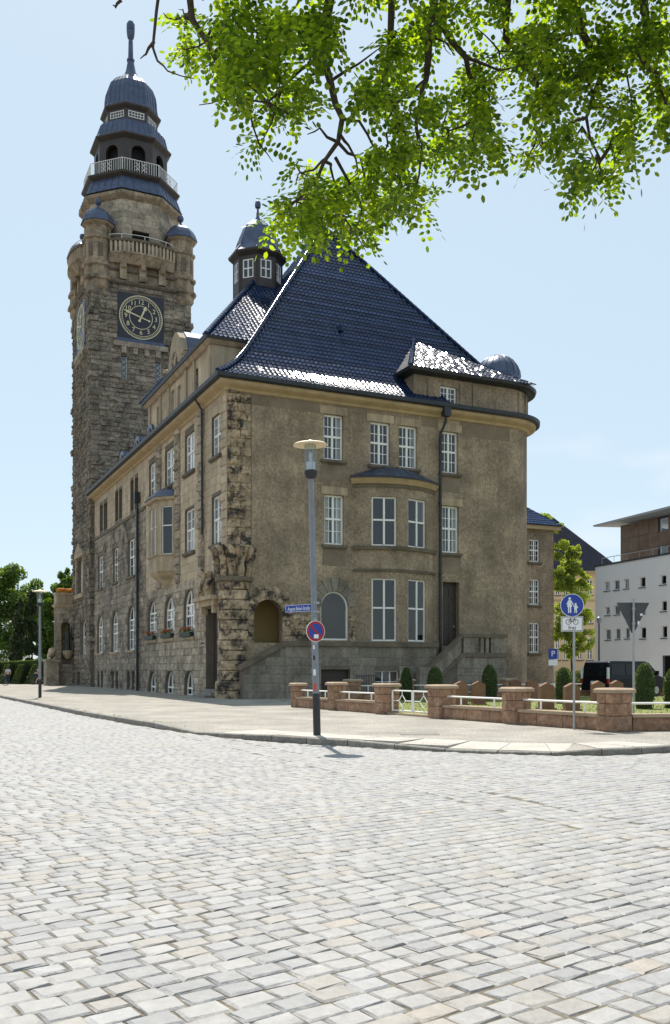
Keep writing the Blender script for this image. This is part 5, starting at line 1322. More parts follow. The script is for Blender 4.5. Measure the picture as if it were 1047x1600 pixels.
# low sandstone wall with pillars and white rails along the pavement
def gpx(px, py): return G(px, py, .12)
PIL = [((466, 1105), .43, .95), ((526, 1110), .5, 1.02), ((604, 1113), .6, 1.02), ((690, 1122), .62, 1.02), ((807, 1131), .56, 1.0), ((960, 1143), .58, 1.04)]
wd = (Vector((6.8, 22.9)) - Vector((-1.47, 37.3))).normalized(); wn = Vector((-wd.y, wd.x))
wang = math.atan2(wd.y, wd.x)
pts = []
for (px, py), s, h in PIL:
    a = (px - HX) / FPX; p0 = Vector((-1.55, 37.6)); k = (a * p0.y - p0.x) / (wd.x - a * wd.y); pts.append(p0 + wd * (k + .0))
GW = thing('garden_wall', 'low red sandstone garden wall with square pillars and white rails', 'wall', (0, 0, .12))
def frame_xf(p, ang):
    c, s = math.cos(ang), math.sin(ang)
    return lambda u, v, z: (p.x + c * u - s * v, p.y + s * u + c * v, z)
def pillar(p, s, h, ang, parent):
    c, sn = math.cos(ang), math.sin(ang)
    m = MB(); m.box(-s / 2 + .03, s / 2 - .03, -s / 2 + .03, s / 2 - .03, 0, h - .08); pl = m.build('pillar', 'joint', parent); pl.location = (p.x, p.y, 0); pl.rotation_euler = (0, 0, ang)
    z = 0
    for hh in (.40, .31, .27):
        hh *= (h - .1) / .98
        for k in range(4):
            th = k * math.pi / 2; n = Vector((math.cos(th), math.sin(th))); sv = Vector((-n.y, n.x))
            xf = lambda u, d, zz, n=n, sv=sv: (n.x * (s / 2 + d) + sv.x * u, n.y * (s / 2 + d) + sv.y * u, zz)
            us = [-s / 2, rnd(-.15, .15), s / 2] if hh < .35 else [-s / 2, s / 2]
            for a, b in zip(us[:-1], us[1:]): q = MB(xf); block(q, a, b, z, z + hh, 0, .02, .9); q.build('stone', 'red_sandstone', pl)
        z += hh
    m = MB(); e = s / 2 + .07; m.box(-e, e, -e, e, h - .1, h - .02); m.hexa([(-e, -e, h - .02), (e, -e, h - .02), (e, e, h - .02), (-e, e, h - .02), (-e + .06, -e + .06, h + .02), (e - .06, -e + .06, h + .02), (e - .06, e - .06, h + .02), (-e + .06, e - .06, h + .02)]); m.build('coping', 'coping_stone', pl)
def rail(parent, p, q, z, r=.03, posts=2, z0=.4):
    m = MB(); m.tube([(p.x, p.y, z), (q.x, q.y, z)], r, 6)
    for k in range(posts): t = (k + .5) / posts; a = p + (q - p) * t; m.tube([(a.x, a.y, z0), (a.x, a.y, z)], r * .9, 6)
    m.build('rail', 'white_paint', parent)
def low_wall(p, q, parent, h=.42, th=.34, ends=(.4, .4)):
    d = (q - p).normalized(); a = p + d * ends[0]; b = q - d * ends[1]; l = (b - a).length; ang = math.atan2(d.y, d.x)
    xf = frame_xf(a, ang)
    m = MB(xf); m.box(0, l, -th / 2 + .03, th / 2 - .03, 0, h - .08); w = m.build('wall_run', 'joint', parent)
    for s in (-1, 1):
        u = 0
        while u < l - .05:
            ll = rnd(.7, 1.2); ll = l - u if l - u - ll < .4 else ll
            g = MB(lambda uu, d_, z, s=s: xf(uu, s * (th / 2 + d_ - .01), z)); block(g, u, u + ll, 0, h - .08, 0, .02, .9); g.build('stone', 'red_sandstone', w); u += ll
    m = MB(xf); m.box(-.02, l + .02, -th / 2 - .05, th / 2 + .05, h - .08, h); m.build('coping', 'coping_stone', w)
    rail(parent, a - d * .1, b + d * .1, .68, z0=h)
for ((px, s, h), p) in zip(PIL, pts): pillar(p, s, h, wang, GW)
for k in (0, 1, 3, 4): low_wall(pts[k], pts[k + 1], GW, ends=(PIL[k][1] / 2, PIL[k + 1][1] / 2))
pE = Vector((16, 24.6)); low_wall(pts[5], pE, GW, ends=(.4, 0))
# gate between the third and fourth pillar
gp, gq = pts[2] + wd * .34, pts[3] - wd * .35
GT = thing('garden_gate', 'white metal double gate with diamond pattern in the sandstone wall', 'gate', (0, 0, .12))
l = (gq - gp).length / 2
for k in range(2):
    xf = frame_xf(gp + wd * (k * l), wang); m = MB(xf)
    a, b = .03, l - .03
    for u in (a, b): m.tube([(u, 0, .1), (u, 0, .82)], .032, 6)
    for z in (.14, .80): m.tube([(a, 0, z), (b, 0, z)], .026, 6)
    lf_ = m.build('gate_leaf', 'white_paint', GT)
    m = MB(xf); c = l / 2; zz = .47; r = .2
    m.tube([(c - r, 0, zz), (c, 0, zz + r), (c + r, 0, zz), (c, 0, zz - r), (c - r, 0, zz)], .018, 5); m.tube([(a, 0, zz), (c - r, 0, zz)], .015, 5); m.tube([(c + r, 0, zz), (b, 0, zz)], .015, 5); m.tube([(c, 0, zz + r), (c, 0, .8)], .015, 5); m.tube([(c, 0, zz - r), (c, 0, .14)], .015, 5)
    m.build('diamond', 'white_paint', lf_)
m = MB(frame_xf(gp, wang)); m.box(0, 2 * l, -.2, .2, -.02, .06); m.build('threshold', 'coping_stone', GT)
# rear boundary of the garden, towards the building
BWp = [hall(5.2, -4.0), hall(8.2, -4.0), hall(14.5, -4.0), hall(20.5, -4.0), hall(26, -4.0)]
BW = thing('rear_garden_wall', 'low red sandstone wall with white rails close to the town hall', 'wall', (0, 0, .12))
for p in BWp: pillar(Vector((p.x, p.y)), .62, 1.0, ANG, BW)
for a, b in zip(BWp[:-1], BWp[1:]): low_wall(Vector((a.x, a.y)), Vector((b.x, b.y)), BW, h=.35, ends=(.3, .3))
# memorial steles
STE = [(719.5, 1101, 'leftmost brown pointed stele, beside the white gate'), (747.5, 1101, 'second brown pointed stele from the gate'), (805, 1093, 'brown pointed stele behind the fifth wall pillar'),
       (831, 1094, 'brown pointed stele just right of the fifth pillar, farther row'), (853.5, 1108, 'brown pointed stele left of the footpath sign, nearer row'), (893, 1110, 'brown pointed stele behind the footpath sign pole'),
       (934, 1100, 'brown pointed stele left of the big corner pillar'), (963, 1098, 'brown pointed stele directly behind the big corner pillar'), (1027, 1087, 'brown pointed stele at the right edge beside the cone shrub')]
for px, py, lab in STE:
    c = G(px, py, .135); s = thing('stele', lab, 'stele', c, ANG + R(-18), 'memorial steles on the lawn')
    h, w_, d_ = 1.0, .27, .15
    m = MB(lambda u, d, z: (u, d, z)); m.prism([(-w_, -.05), (w_, -.05), (w_, h - .14), (0, h), (-w_, h - .14)], -d_, d_); m.build('slab', 'stele_stone', s)
    m = MB(); m.box(-w_ - .06, w_ + .06, -d_ - .06, d_ + .06, -.05, .05); m.build('base', 'stele_stone', s)
# ---------------------------------------------------------------- vegetation helpers
def leaf_cloud(mb, n, fn, size, flat=.5):
    for _ in range(n):
        p = fn(); s = size * rnd(.6, 1.3)
        a = Vector((rnd(-1, 1), rnd(-1, 1), rnd(-1, 1))).normalized(); b = a.cross(Vector((rnd(-1, 1), rnd(-1, 1), rnd(-1, 1)))).normalized()
        c = b * .62
        i = len(mb.v)
        mb.v += [tuple(p - a * s), tuple(p + c * s * .8), tuple(p + a * s), tuple(p - c * s * .8)]
        mb.f.append((i, i + 1, i + 2, i + 3))
def in_ball(c, r):
    while True:
        v = Vector((rnd(-1, 1), rnd(-1, 1), rnd(-1, 1)))
        if .25 < v.length < 1: return Vector(c) + Vector((v.x * r[0], v.y * r[1], v.z * r[2]))
def cone_shrub(px, py, ptop, wpx, Y, lab):
    c = AT(px, 1045, Y); c.z = .13; h = CAMZ + (HY - ptop) / FPX * Y - .13; r = wpx / 2 / FPX * Y
    t = thing('cone_shrub', lab, 'shrub', c, 0, 'clipped cone shrubs on the lawn')
    rad = lambda f: r * (1.0 if f < .45 else math.sqrt(max(0, 1 - ((f - .45) / .56) ** 2))) * (.8 + .2 * min(1, f * 4))
    m = MB(); m.lathe([(max(.02, rad(k / 9) * .9), h * k / 9) for k in range(10)], 10); m.build('core', 'hedge_core', t)
    m = MB()
    def fn():
        f = random.random() ** .9; a = rnd(0, 6.283); q = rad(f) * rnd(.88, 1.03); return Vector((q * math.cos(a), q * math.sin(a), h * f))
    leaf_cloud(m, 2600, fn, .035); m.build('foliage', 'box_leaf', t, norm=False)
    m = MB(); m.tube([(0, 0, -.1), (0, 0, h * .5)], .04, 6); m.build('stem', 'bark', t)
for a in ((635, 1087, 1043, 19, 45, 'narrow clipped cone shrub left of the gate, farthest left of the row'), (680, 1089, 1042, 26, 43.5, 'clipped cone shrub above the gate beside the stair'), (765, 1086, 1039, 25, 45, 'clipped cone shrub against the rounded corner of the hall'),
          (880, 1092, 1043, 25, 41, 'clipped cone shrub left of the footpath sign pole'), (1007, 1110, 1036, 31, 35.5, 'largest clipped cone shrub beside the give way pole'), (1052, 1108, 1044, 30, 36, 'clipped cone shrub cut off by the right picture edge')):
    cone_shrub(*a)
def blob_tree(name, lab, cat, base, trunk_h, blobs, nleaf, size, mat, group=None, tr=.18, flare=True):
    t = thing(name, lab, cat, base, 0, group)
    m = MB(); top = max(b[0][2] for b in blobs)
    m.tube([(0, 0, -.1), (.05, 0, trunk_h * .5), (0, .05, trunk_h), (0, 0, top * .9)], [tr, tr * .8, tr * .6, tr * .15], 8)
    for c, r in blobs: z = max(trunk_h * .5, c[2] - r[2] - abs(c[0]) * .5); m.tube([(0, 0, min(z, top * .8)), (c[0] * .5, c[1] * .5, (z + c[2]) / 2 + .2), tuple(c)], [tr * .45, tr * .3, tr * .12], 6)
    m.build('trunk', 'bark', t)
    m = MB(); tot = sum(r[0] * r[2] for c, r in blobs)
    for c, r in blobs:
        subs = [(in_ball(c, r), rnd(.3, .52)) for _ in range(13)]
        for q, f in subs: leaf_cloud(m, int(nleaf * r[0] * r[2] / tot / 13), lambda: in_ball(q, (r[0] * f, r[1] * f, r[2] * f * .8)), size)
    m.build('crown', mat, t, norm=False); return t
def blobs_px(Y, lst, base):
    out = []
    for px, py, rx, ry in lst:
        p = AT(px, py, Y); k = Y / FPX; out.append(((p.x - base.x, rnd(-.3, .3) * rx * k, p.z - base.z), (rx * k, rx * k * .8, ry * k)))
    return out
def tree_px(name, lab, cat, px, Y, lst, nleaf, size, mat, group=None, tr=.2):
    b = AT(px, 1045, Y); b.z = .12; L = blobs_px(Y, lst, b); blob_tree(name, lab, cat, b, 2.5, L, nleaf, size, mat, group, tr)
gtr = 'trees beyond the porch'
tree_px('broadleaf_tree', 'tall light green broadleaf tree at the left picture edge', 'tree', 22, 118, [(28, 915, 32, 34), (5, 935, 30, 34), (40, 945, 28, 28), (10, 975, 40, 34), (-25, 950, 40, 45), (45, 985, 22, 34), (15, 1010, 40, 25)], 22000, .22, 'tree_leaf', gtr, .35)
tree_px('broadleaf_tree', 'broadleaf tree with pointed top standing next to the porch', 'tree', 95, 112, [(104, 905, 12, 22), (96, 930, 20, 26), (104, 955, 18, 30), (85, 965, 20, 30), (98, 1000, 24, 34), (78, 1005, 20, 26), (125, 960, 16, 40), (70, 990, 20, 40), (72, 945, 14, 22)], 22000, .22, 'tree_leaf', gtr, .3)
for k, (px, top, lab) in enumerate(((30, 935, 'dark columnar conifer, left one of two behind the hedge'), (50, 925, 'dark columnar conifer behind the street lamp'))):
    tree_px('conifer', lab, 'conifer', px, 103 + k, [(px, top + 12, 6, 14), (px, top + 40, 11, 24), (px + 1, top + 70, 13, 24), (px - 1, top + 100, 14, 22)], 12000, .15, 'dark_leaf', 'conifers behind the hedge', .15)
tree_px('slender_tree', 'airy pale green tree in front of the beige house', 'tree', 893, 84, [(845, 810, 17, 8), (868, 824, 13, 8), (878, 860, 18, 16), (895, 878, 18, 18), (882, 905, 22, 18), (902, 932, 23, 18), (880, 950, 20, 20), (892, 985, 21, 22), (908, 965, 21, 14), (914, 1000, 16, 16), (875, 900, 14, 20), (908, 905, 14, 12), (878, 985, 14, 24), (895, 1015, 18, 14), (898, 860, 10, 10)], 21000, .13, 'pale_leaf', None, .14)
b = AT(887, 1045, 62); b.z = .12
blob_tree('round_bush', 'dark round bush in front of the beige house', 'bush', b, .3, [((0, 0, .9), (.9, .8, .8)), ((.5, 0, .8), (.7, .6, .7))], 5000, .06, 'box_leaf')
# hedge with slanting clipped buttresses
def hedge():
    a, b = AT(-60, 1045, 97), AT(79, 1045, 93); h0, h1 = 1.6, 2.45
    t = thing('hedge', 'clipped green hedge with slanting buttresses below the left trees', 'hedge', (0, 0, .12))
    d = Vector((b.x - a.x, b.y - a.y)); l = d.length; d /= l; ang = math.atan2(d.y, d.x); xf = frame_xf(Vector((a.x, a.y)), ang)
    m = MB(xf); m.box(0, l, 0, 1.2, 0, 2.0); m.hexa([(0, 0, 2), (l, 0, 2), (l, 1.2, 2), (0, 1.2, 2), (0, 0, 2.0), (l, 0, 2.45), (l, 1.2, 2.45), (0, 1.2, 2.0)]); m.build('hedge_body', 'hedge_core', t)
    lv = MB(xf)
    leafs = []
    def face(): u = rnd(0, l); return Vector((u, rnd(-.06, .02), rnd(0, 2 + .45 * u / l)))
    def top(): u = rnd(0, l); return Vector((u, rnd(0, 1.2), 2 + .45 * u / l + rnd(-.04, .05)))
    tmp = MB(); leaf_cloud(tmp, 7000, face, .07); leaf_cloud(tmp, 5000, top, .07)
    i = lv.add(tmp.v); lv.f += [tuple(i + k for k in f) for f in tmp.f]
    lv.build('foliage', 'hedge_leaf', t, norm=False)
    for k in range(6):
        u = l - 1.6 - k * 1.7
        m = MB(xf); P = [(u - .9, 0), (u + .2, 0), (u + .75, 1.95), (u + .25, 1.95)]; m.prism(P, -.9, .0); bt = m.build('buttress', 'hedge_core', t)
        tmp = MB()
        def fb(): z = rnd(0, 1.97); f = z / 1.95; x0 = u - .9 + 1.15 * f; x1 = u + .2 + .55 * f; return Vector((rnd(x0, x1), -.9 + rnd(-.05, .04), z)) if random.random() < .6 else Vector((x0 + rnd(-.05, .03), rnd(-.9, 0), z))
        leaf_cloud(tmp, 1500, fb, .06); lv = MB(xf); i = lv.add(tmp.v); lv.f += [tuple(i + q for q in f) for f in tmp.f]; lv.build('foliage', 'hedge_leaf', bt, norm=False)
hedge()
# ---------------------------------------------------------------- robinia overhanging the viewer
def robinia():
    t = thing('robinia_tree', 'leafy robinia whose bright branches hang into the picture from above', 'tree', (3.6, 1.4, 0))
    o = Vector((3.6, 1.4, 0)); D = lambda px, py, Y=5.9: AT(px, py, Y) - o
    tr = MB(); tr.tube([(0, 0, -.1), (.05, 0, 1.2), (0, .1, 3.2), (-.1, .3, 5.2), (-.2, .7, 7.0), (0, .8, 9)], [.34, .27, .23, .2, .13, .05], 12)
    trunk = tr.build('trunk', 'bark', t, smooth=True)
    hub = Vector((-.1, .3, 5.2)); LP_ = []
    def limb(path, r0, r1, name='branch', mat='bark', wob=.02):
        m = MB(); P = [path[0]]
        for a, b in zip(path[:-1], path[1:]):
            P += [(a + b) / 2 + Vector((rnd(-wob, wob), rnd(-wob, wob), rnd(-wob, wob))), b]
        n = len(P); LP_.extend(P[2:] if r0 > .03 else []); m.tube(P, [r0 + (r1 - r0) * k / (n - 1) for k in range(n)], 7); m.build(name, mat, trunk, smooth=True); return P
    heads = [[(541, -60), (508, 37), (502, 82), (516, 127), (535, 185), (528, 222), (494, 283), (485, 320)], [(692, -60), (670, 60), (666, 124), (658, 150), (650, 190)], [(700, -40), (690, 38), (728, 90), (747, 137), (758, 200)],
             [(885, -60), (907, 47), (941, 90), (937, 124), (916, 184), (939, 250)], [(993, -60), (1010, 38), (997, 81), (1027, 115), (1040, 160)], [(282, -60), (300, 30), (335, 90), (360, 135)], [(620, -60), (610, 60), (600, 130), (625, 200)], [(800, -60), (790, 60), (840, 130), (835, 200)]]
    for k, h in enumerate(heads):
        Y = 5.6 + .12 * (k % 4); st = D(*h[0], Y)
        limb([hub + Vector((0, 0, rnd(0, 2.2))), hub * .5 + st * .5 + Vector((0, 0, .9)), st + Vector((0, 0, .25)), *[D(x, y, Y) for x, y in h[1:]]], .042, .006)
    twigs = [[(502, 90), (442, 135), (417, 160), (345, 155), (311, 164)], [(535, 185), (561, 189), (582, 226), (611, 263), (630, 290)], [(524, 246), (565, 320), (560, 350)], [(508, 60), (460, 40), (420, 60), (350, 70)], [(516, 127), (560, 100), (600, 70)], [(442, 135), (425, 190), (405, 230)], [(417, 160), (460, 180), (480, 170)],
             [(251, -30), (239, 74), (246, 95), (262, 111), (303, 123)], [(241, 65), (228, 85), (219, 92)], [(300, 30), (270, 30), (255, 20)], [(666, 124), (620, 160), (600, 200)], [(728, 90), (780, 110), (820, 100)], [(747, 137), (700, 170), (690, 220)], [(941, 90), (980, 120), (990, 180)], [(907, 47), (860, 70), (830, 130)], [(916, 184), (880, 200), (840, 235)], [(494, 283), (455, 320), (430, 345)], [(528, 222), (500, 200), (480, 210)], [(190, 0), (180, 12), (176, 8)]]
    for w in twigs: limb([D(x, y, 5.75) for x, y in w], .011, .0025, 'twig', 'twig', .012)
    # blobs of foliage where the photograph shows it, carried on above and to the right of the frame
    bl = [(292, 28, 20), (312, 72, 26), (345, 95, 42), (355, 40, 42), (400, 50, 55), (400, 120, 45), (375, 150, 28), (430, 180, 24), (460, 60, 55), (470, 140, 44), (520, 50, 50), (405, 225, 13), (462, 315, 34), (440, 335, 22), (482, 335, 42), (495, 300, 40), (540, 325, 46), (590, 320, 38), (620, 300, 40), (645, 310, 24), (560, 270, 34), (500, 362, 20), (552, 362, 18), (530, 300, 30), (470, 270, 22), (600, 240, 30),
          (640, 180, 50), (600, 100, 50), (570, 150, 40), (680, 60, 55), (650, 235, 30), (700, 205, 48), (760, 190, 42), (735, 240, 20), (760, 225, 22), (780, 80, 62), (740, 130, 45), (850, 60, 62), (850, 150, 45), (825, 245, 18), (850, 230, 20), (890, 215, 30), (900, 120, 55), (950, 60, 55), (960, 170, 40), (930, 250, 34), (970, 235, 22), (915, 285, 20), (940, 275, 18), (1010, 60, 55), (1020, 150, 42), (1042, 190, 20), (985, 200, 20)]
    ext = [(x, -60 - 90 * j + rnd(-20, 20), 80) for j in range(4) for x in range(360, 1500, 110)] + [(1120 + 100 * i, y, 70) for i in range(4) for y in (40, 140)]
    for x, y, r in bl:                         # side twigs carrying each spray
        c = D(x, y, 5.85); q = min(LP_, key=lambda p: (p - c).length); 
        if (q - c).length > .08: limb([q, q * .6 + c * .4 + Vector((rnd(-.05, .05), rnd(-.05, .05), .05)), c, c + Vector((rnd(-.12, .12), rnd(-.1, .1), -.08))], .011, .002, 'twig', 'twig', .02)
        for _ in range(3): e = c + Vector((rnd(-1, 1), rnd(-.5, .5), rnd(-1, .6))) * (r * .0035); limb([c, c * .5 + e * .5 + Vector((0, 0, .03)), e], .006, .0015, 'twig', 'twig', .012)
    verts, faces = [], []
    def compound(p):
        ax = Vector((rnd(-1, 1), rnd(-1, 1), rnd(-1.1, .1))).normalized(); up = Vector((rnd(-.5, .5), rnd(-.5, .5), 1)); sd = ax.cross(up).normalized(); nr = sd.cross(ax)
        n = random.choice((4, 5, 5, 6)); L = rnd(.13, .2)
        for k in range(n + 1):
            for s in ((-1, 1) if k < n else (0,)):
                base = p + ax * (L * k / n) - Vector((0, 0, .03 * (k / n) ** 2)); dr = (sd * s * .95 + ax * .35).normalized() if s else ax
                dr = (dr + nr * rnd(-.35, .2)).normalized(); w = dr.cross(nr).normalized(); w = (w + nr * rnd(-.3, .3)).normalized()
                l, h = rnd(.030, .052), rnd(.010, .0155)
                i = len(verts)
                b0 = base + dr * .004
                verts.extend([tuple(b0), tuple(b0 + dr * l * .35 + w * h), tuple(b0 + dr * l * .75 + w * h * .85), tuple(b0 + dr * l), tuple(b0 + dr * l * .75 - w * h * .85), tuple(b0 + dr * l * .35 - w * h)])
                faces.append((i, i + 1, i + 2, i + 3, i + 4, i + 5))
    for lst, dens in ((bl, .0067), (ext, .004)):
        for x, y, r in lst:
            cl = [(x + rnd(-.7, .7) * r, y + rnd(-.7, .7) * r, rnd(5.15, 6.5)) for _ in range(max(3, int(r / 8)))]
            for _ in range(int(dens * math.pi * r * r) + 4):
                cx, cy, cY = random.choice(cl); a = rnd(0, 6.283); q = r * .31 * math.sqrt(random.random())
                compound(AT(cx + q * math.cos(a), cy + q * math.sin(a) , cY + rnd(-.15, .15)) - o)
    me = bpy.data.meshes.new('crown'); me.from_pydata(verts, [], faces); me.materials.append(MATS['robinia_leaf']); link('crown', me, t)
robinia()
# ---------------------------------------------------------------- street furniture
def mat4(ex, ey, ez, p): return Matrix(((ex.x, ey.x, ez.x, p.x), (ex.y, ey.y, ez.y, p.y), (ex.z, ey.z, ez.z, p.z), (0, 0, 0, 1)))
def face_frame(p, n):                     # local x to the right, y up, z out of the sign
    n = Vector(n).normalized(); ex = Vector((0, 0, 1)).cross(n).normalized(); return mat4(ex, Vector((0, 0, 1)), n, Vector(p))
def flat(mb_pts, z0, z1, name, mat, parent, M4=None):
    m = MB(); 
    for P in mb_pts:
        n = len(P); i = m.add([(x, y, z0) for x, y in P] + [(x, y, z1) for x, y in P])
        m.f.append(tuple(range(i + n - 1, i - 1, -1))); m.f.append(tuple(range(i + n, i + 2 * n)))
        for k in range(n): l = (k + 1) % n; m.f.append((i + k, i + l, i + n + l, i + n + k))
    o = m.build(name, mat, parent)
    if M4 is not None: o.matrix_local = M4
    return o
def disc(r, n=32, c=(0, 0)): return [(c[0] + r * math.cos(2 * math.pi * k / n), c[1] + r * math.sin(2 * math.pi * k / n)) for k in range(n)]
def rect(a, b, c, d): return [(a, c), (b, c), (b, d), (a, d)]
def stroke(x0, y0, x1, y1, w):
    d = Vector((x1 - x0, y1 - y0)).normalized(); n = Vector((-d.y, d.x)) * w / 2
    return [(x0 + n.x, y0 + n.y), (x0 - n.x, y0 - n.y), (x1 - n.x, y1 - n.y), (x1 + n.x, y1 + n.y)]
def ringp(r0, r1, n=28, c=(0, 0)):
    return [[(c[0] + r * math.cos(2 * math.pi * q / n), c[1] + r * math.sin(2 * math.pi * q / n)) for r, q in ((r0, k), (r1, k), (r1, k + 1), (r0, k + 1))] for k in range(n)]
def street_lamp(base, H, lab, lean=(0, 0)):
    t = thing('street_lamp', lab, 'street lamp', base, 0, 'disc-shaded street lamps')
    t.rotation_euler = (lean[0], lean[1], 0)
    m = MB(); m.lathe([(.085, -.05), (.085, .95), (.078, .97)], 14); m.build('base_sleeve', 'pole_base', t, smooth=True)
    m = MB(); m.lathe([(.077, .95), (.074, 2.6), (.07, 2.62), (.06, H - .85)], 14); m.build('pole', 'pole_grey', t, smooth=True)
    m = MB(); m.lathe([(.065, H - .9), (.12, H - .86), (.15, H - .78), (.15, H - .72), (.12, H - .7)], 16); lh = m.build('lamp_holder', 'pole_base', t, smooth=True)
    m = MB(); m.lathe([(.10, H - .7), (.10, H - .52), (.06, H - .5)], 14); m.build('reflector', 'sign_white', lh, smooth=True)
    m = MB(); m.lathe([(.13, H - .7), (.13, H - .12)], 20, cap=False); m.build('glass_cylinder', 'lamp_glass', lh, smooth=True)
    m = MB(); m.lathe([(.03, H - .5), (.035, H - .35), (.02, H - .28)], 10); m.build('bulb', 'lens_white', lh, smooth=True)
    m = MB()
    for k in range(4): a = k * math.pi / 2 + .4; m.tube([(.125 * math.cos(a), .125 * math.sin(a), H - .7), (.125 * math.cos(a), .125 * math.sin(a), H - .12)], .006, 4)
    m.build('cage_rod', 'galvanised', lh)
    m = MB(); m.lathe([(.05, H - .10), (.36, H - .13), (.395, H - .125), (.36, H - .10), (.1, H - .04), (.02, H)], 28); m.build('lamp_shade', 'shade_cream', t, smooth=True)
    return t
lb = G(495.5, 1150); LP = street_lamp(lb, 6.75, 'grey street lamp with cream disc shade carrying street and parking signs', (0, R(-1.35)))
# no-stopping sign and street name plate on the near lamp
NS = thing('no_parking_sign', 'round blue sign with red ring and diagonal on the lamp post', 'traffic sign', (lb.x - .03, lb.y - .10, 2.5))
n = Vector((.5, -.86, 0)); M4 = face_frame((0, 0, 0), n)
flat([disc(.24, 36)], -.012, 0, 'plate', 'sign_white', NS, M4); flat(ringp(.175, .228), .0, .004, 'red_ring', 'sign_red', NS, M4); flat([disc(.176)], 0, .003, 'blue_field', 'sign_blue', NS, M4)
flat([stroke(-.14, .14, .14, -.14, .055)], .003, .006, 'diagonal_bar', 'sign_red', NS, M4); flat([rect(-.05, .07, -.16, -.07)], .006, .008, 'sticker', 'sign_white', NS, M4)
flat([rect(-.03, .03, -.3, .3)], -.05, -.014, 'clamp', 'galvanised', NS, M4)
d = Vector((-.75, .66, 0)).normalized(); nn = Vector((-d.y, d.x, 0)); nn = nn if nn.y < 0 else -nn
SN = thing('street_name_sign', 'blue street name plate with white lettering on the lamp post', 'street sign', (lb.x - .05, lb.y, 3.05))
cpt = d * .5; ex = Vector((0, 0, 1)).cross(nn).normalized(); M4 = mat4(ex, Vector((0, 0, 1)), nn, cpt)
flat([rect(-.43, .43, -.085, .085)], -.006, .006, 'plate', 'sign_blue', SN, M4); flat([rect(-.43, .43, .072, .08), rect(-.43, .43, -.08, -.072), rect(-.43, -.422, -.08, .08), rect(.422, .43, -.08, .08)], .006, .0075, 'border', 'sign_white', SN, M4)
o = link('lettering', text_mesh('August-Bebel-Straße', .105), SN); o.matrix_local = mat4(ex, Vector((0, 0, 1)), nn, cpt + nn * .007 + Vector((0, 0, -.01)))
o.scale = (.82, 1.15, 1)
m = MB(); m.lathe([(.085, -.12), (.085, -.08)], 12, (0.02, 0)); m.lathe([(.085, .08), (.085, .12)], 12, (0.02, 0)); m.build('clamp', 'galvanised', SN)
for z, s, mt, lab in ((2.02, .045, 'sign_white', 'round'), (1.78, .05, 'sign_black', 'dark'), (1.45, .07, 'sign_white', 'pale'), (1.12, .085, 'sticker_red', 'red')):
    a0, a1 = (-1.9 - s * 6, -1.9 + s * 6); m = MB(); m.lathe([(.0775, z - s), (.0775, z + s)], 8, (0, 0), a0=a0, a1=a1, cap=False); m.build('sticker', mt, LP)
street_lamp(G(62.5, 1090), 5.75, 'far grey street lamp in front of the hedge on the left')
def sign_pole(base, h, r=.03):
    m = MB(); m.lathe([(r, -.05), (r, h)], 12); return m
# shared footpath sign with bicycle panel
fb = G(897, 1140); FS = thing('footpath_sign', 'round blue footpath sign with bicycle panel on a grey pole', 'traffic sign', fb)
sign_pole(fb, 3.35).build('pole', 'galvanised', FS, smooth=True)
zc = CAMZ + (HY - 946) / FPX * fb.y - .12; nrm = Vector((-.12, -1, 0)); M4 = face_frame(Vector((-.06, -.045, zc)), nrm)
flat([disc(.29, 40)], -.01, 0, 'plate', 'sign_white', FS, M4); flat([disc(.275, 40)], 0, .003, 'blue_field', 'sign_blue', FS, M4)
A = [disc(.032, 12, (-.06, .17)), [(-.09, .135), (-.03, .135), (-.02, .05), (-.0, -.04), (-.125, -.04), (-.10, .05)], stroke(-.085, -.04, -.085, -.19, .03), stroke(-.04, -.04, -.035, -.19, .03), stroke(-.03, .12, .035, .0, .022), stroke(-.085, .12, -.13, .02, .022)]
B = [disc(.026, 12, (.085, .03)), [(.055, .0), (.115, .0), (.12, -.1), (.05, -.1)], stroke(.07, -.1, .065, -.19, .024), stroke(.1, -.1, .11, -.19, .024), stroke(.06, -.01, .03, -.03, .018), stroke(.11, -.01, .145, -.07, .018)]
flat(A, .003, .006, 'adult_symbol', 'sign_white', FS, M4); flat(B, .003, .006, 'child_symbol', 'sign_white', FS, M4)
zp = CAMZ + (HY - 975) / FPX * fb.y - .12; M5 = face_frame(Vector((-.06, -.045, zp)), nrm)
pn = flat([rect(-.27, .27, -.19, .19)], -.01, 0, 'panel', 'sign_white', FS, M5)
flat([rect(-.255, .255, .165, .178), rect(-.255, .255, -.178, -.165), rect(-.255, -.243, -.17, .17), rect(.243, .255, -.17, .17)], 0, .003, 'border', 'sign_black', FS, M5)
bk = ringp(.055, .068, 20, (-.09, .05)) + ringp(.055, .068, 20, (.09, .05)) + [stroke(-.09, .05, -.04, .12, .012), stroke(-.04, .12, .055, .12, .012), stroke(.055, .12, .0, .05, .012), stroke(.0, .05, -.04, .12, .012), stroke(.09, .05, .05, .145, .012), stroke(.05, .145, .085, .15, .012), stroke(-.06, .135, -.02, .135, .014), stroke(-.09, .05, .0, .05, .012)]
flat(bk, 0, .003, 'bicycle_symbol', 'sign_black', FS, M5)
o = link('lettering', text_mesh('frei', .14, mat='sign_black'), FS); o.matrix_local = face_frame(Vector((-.06, -.045, zp - .1)) + nrm.normalized() * .002, nrm)
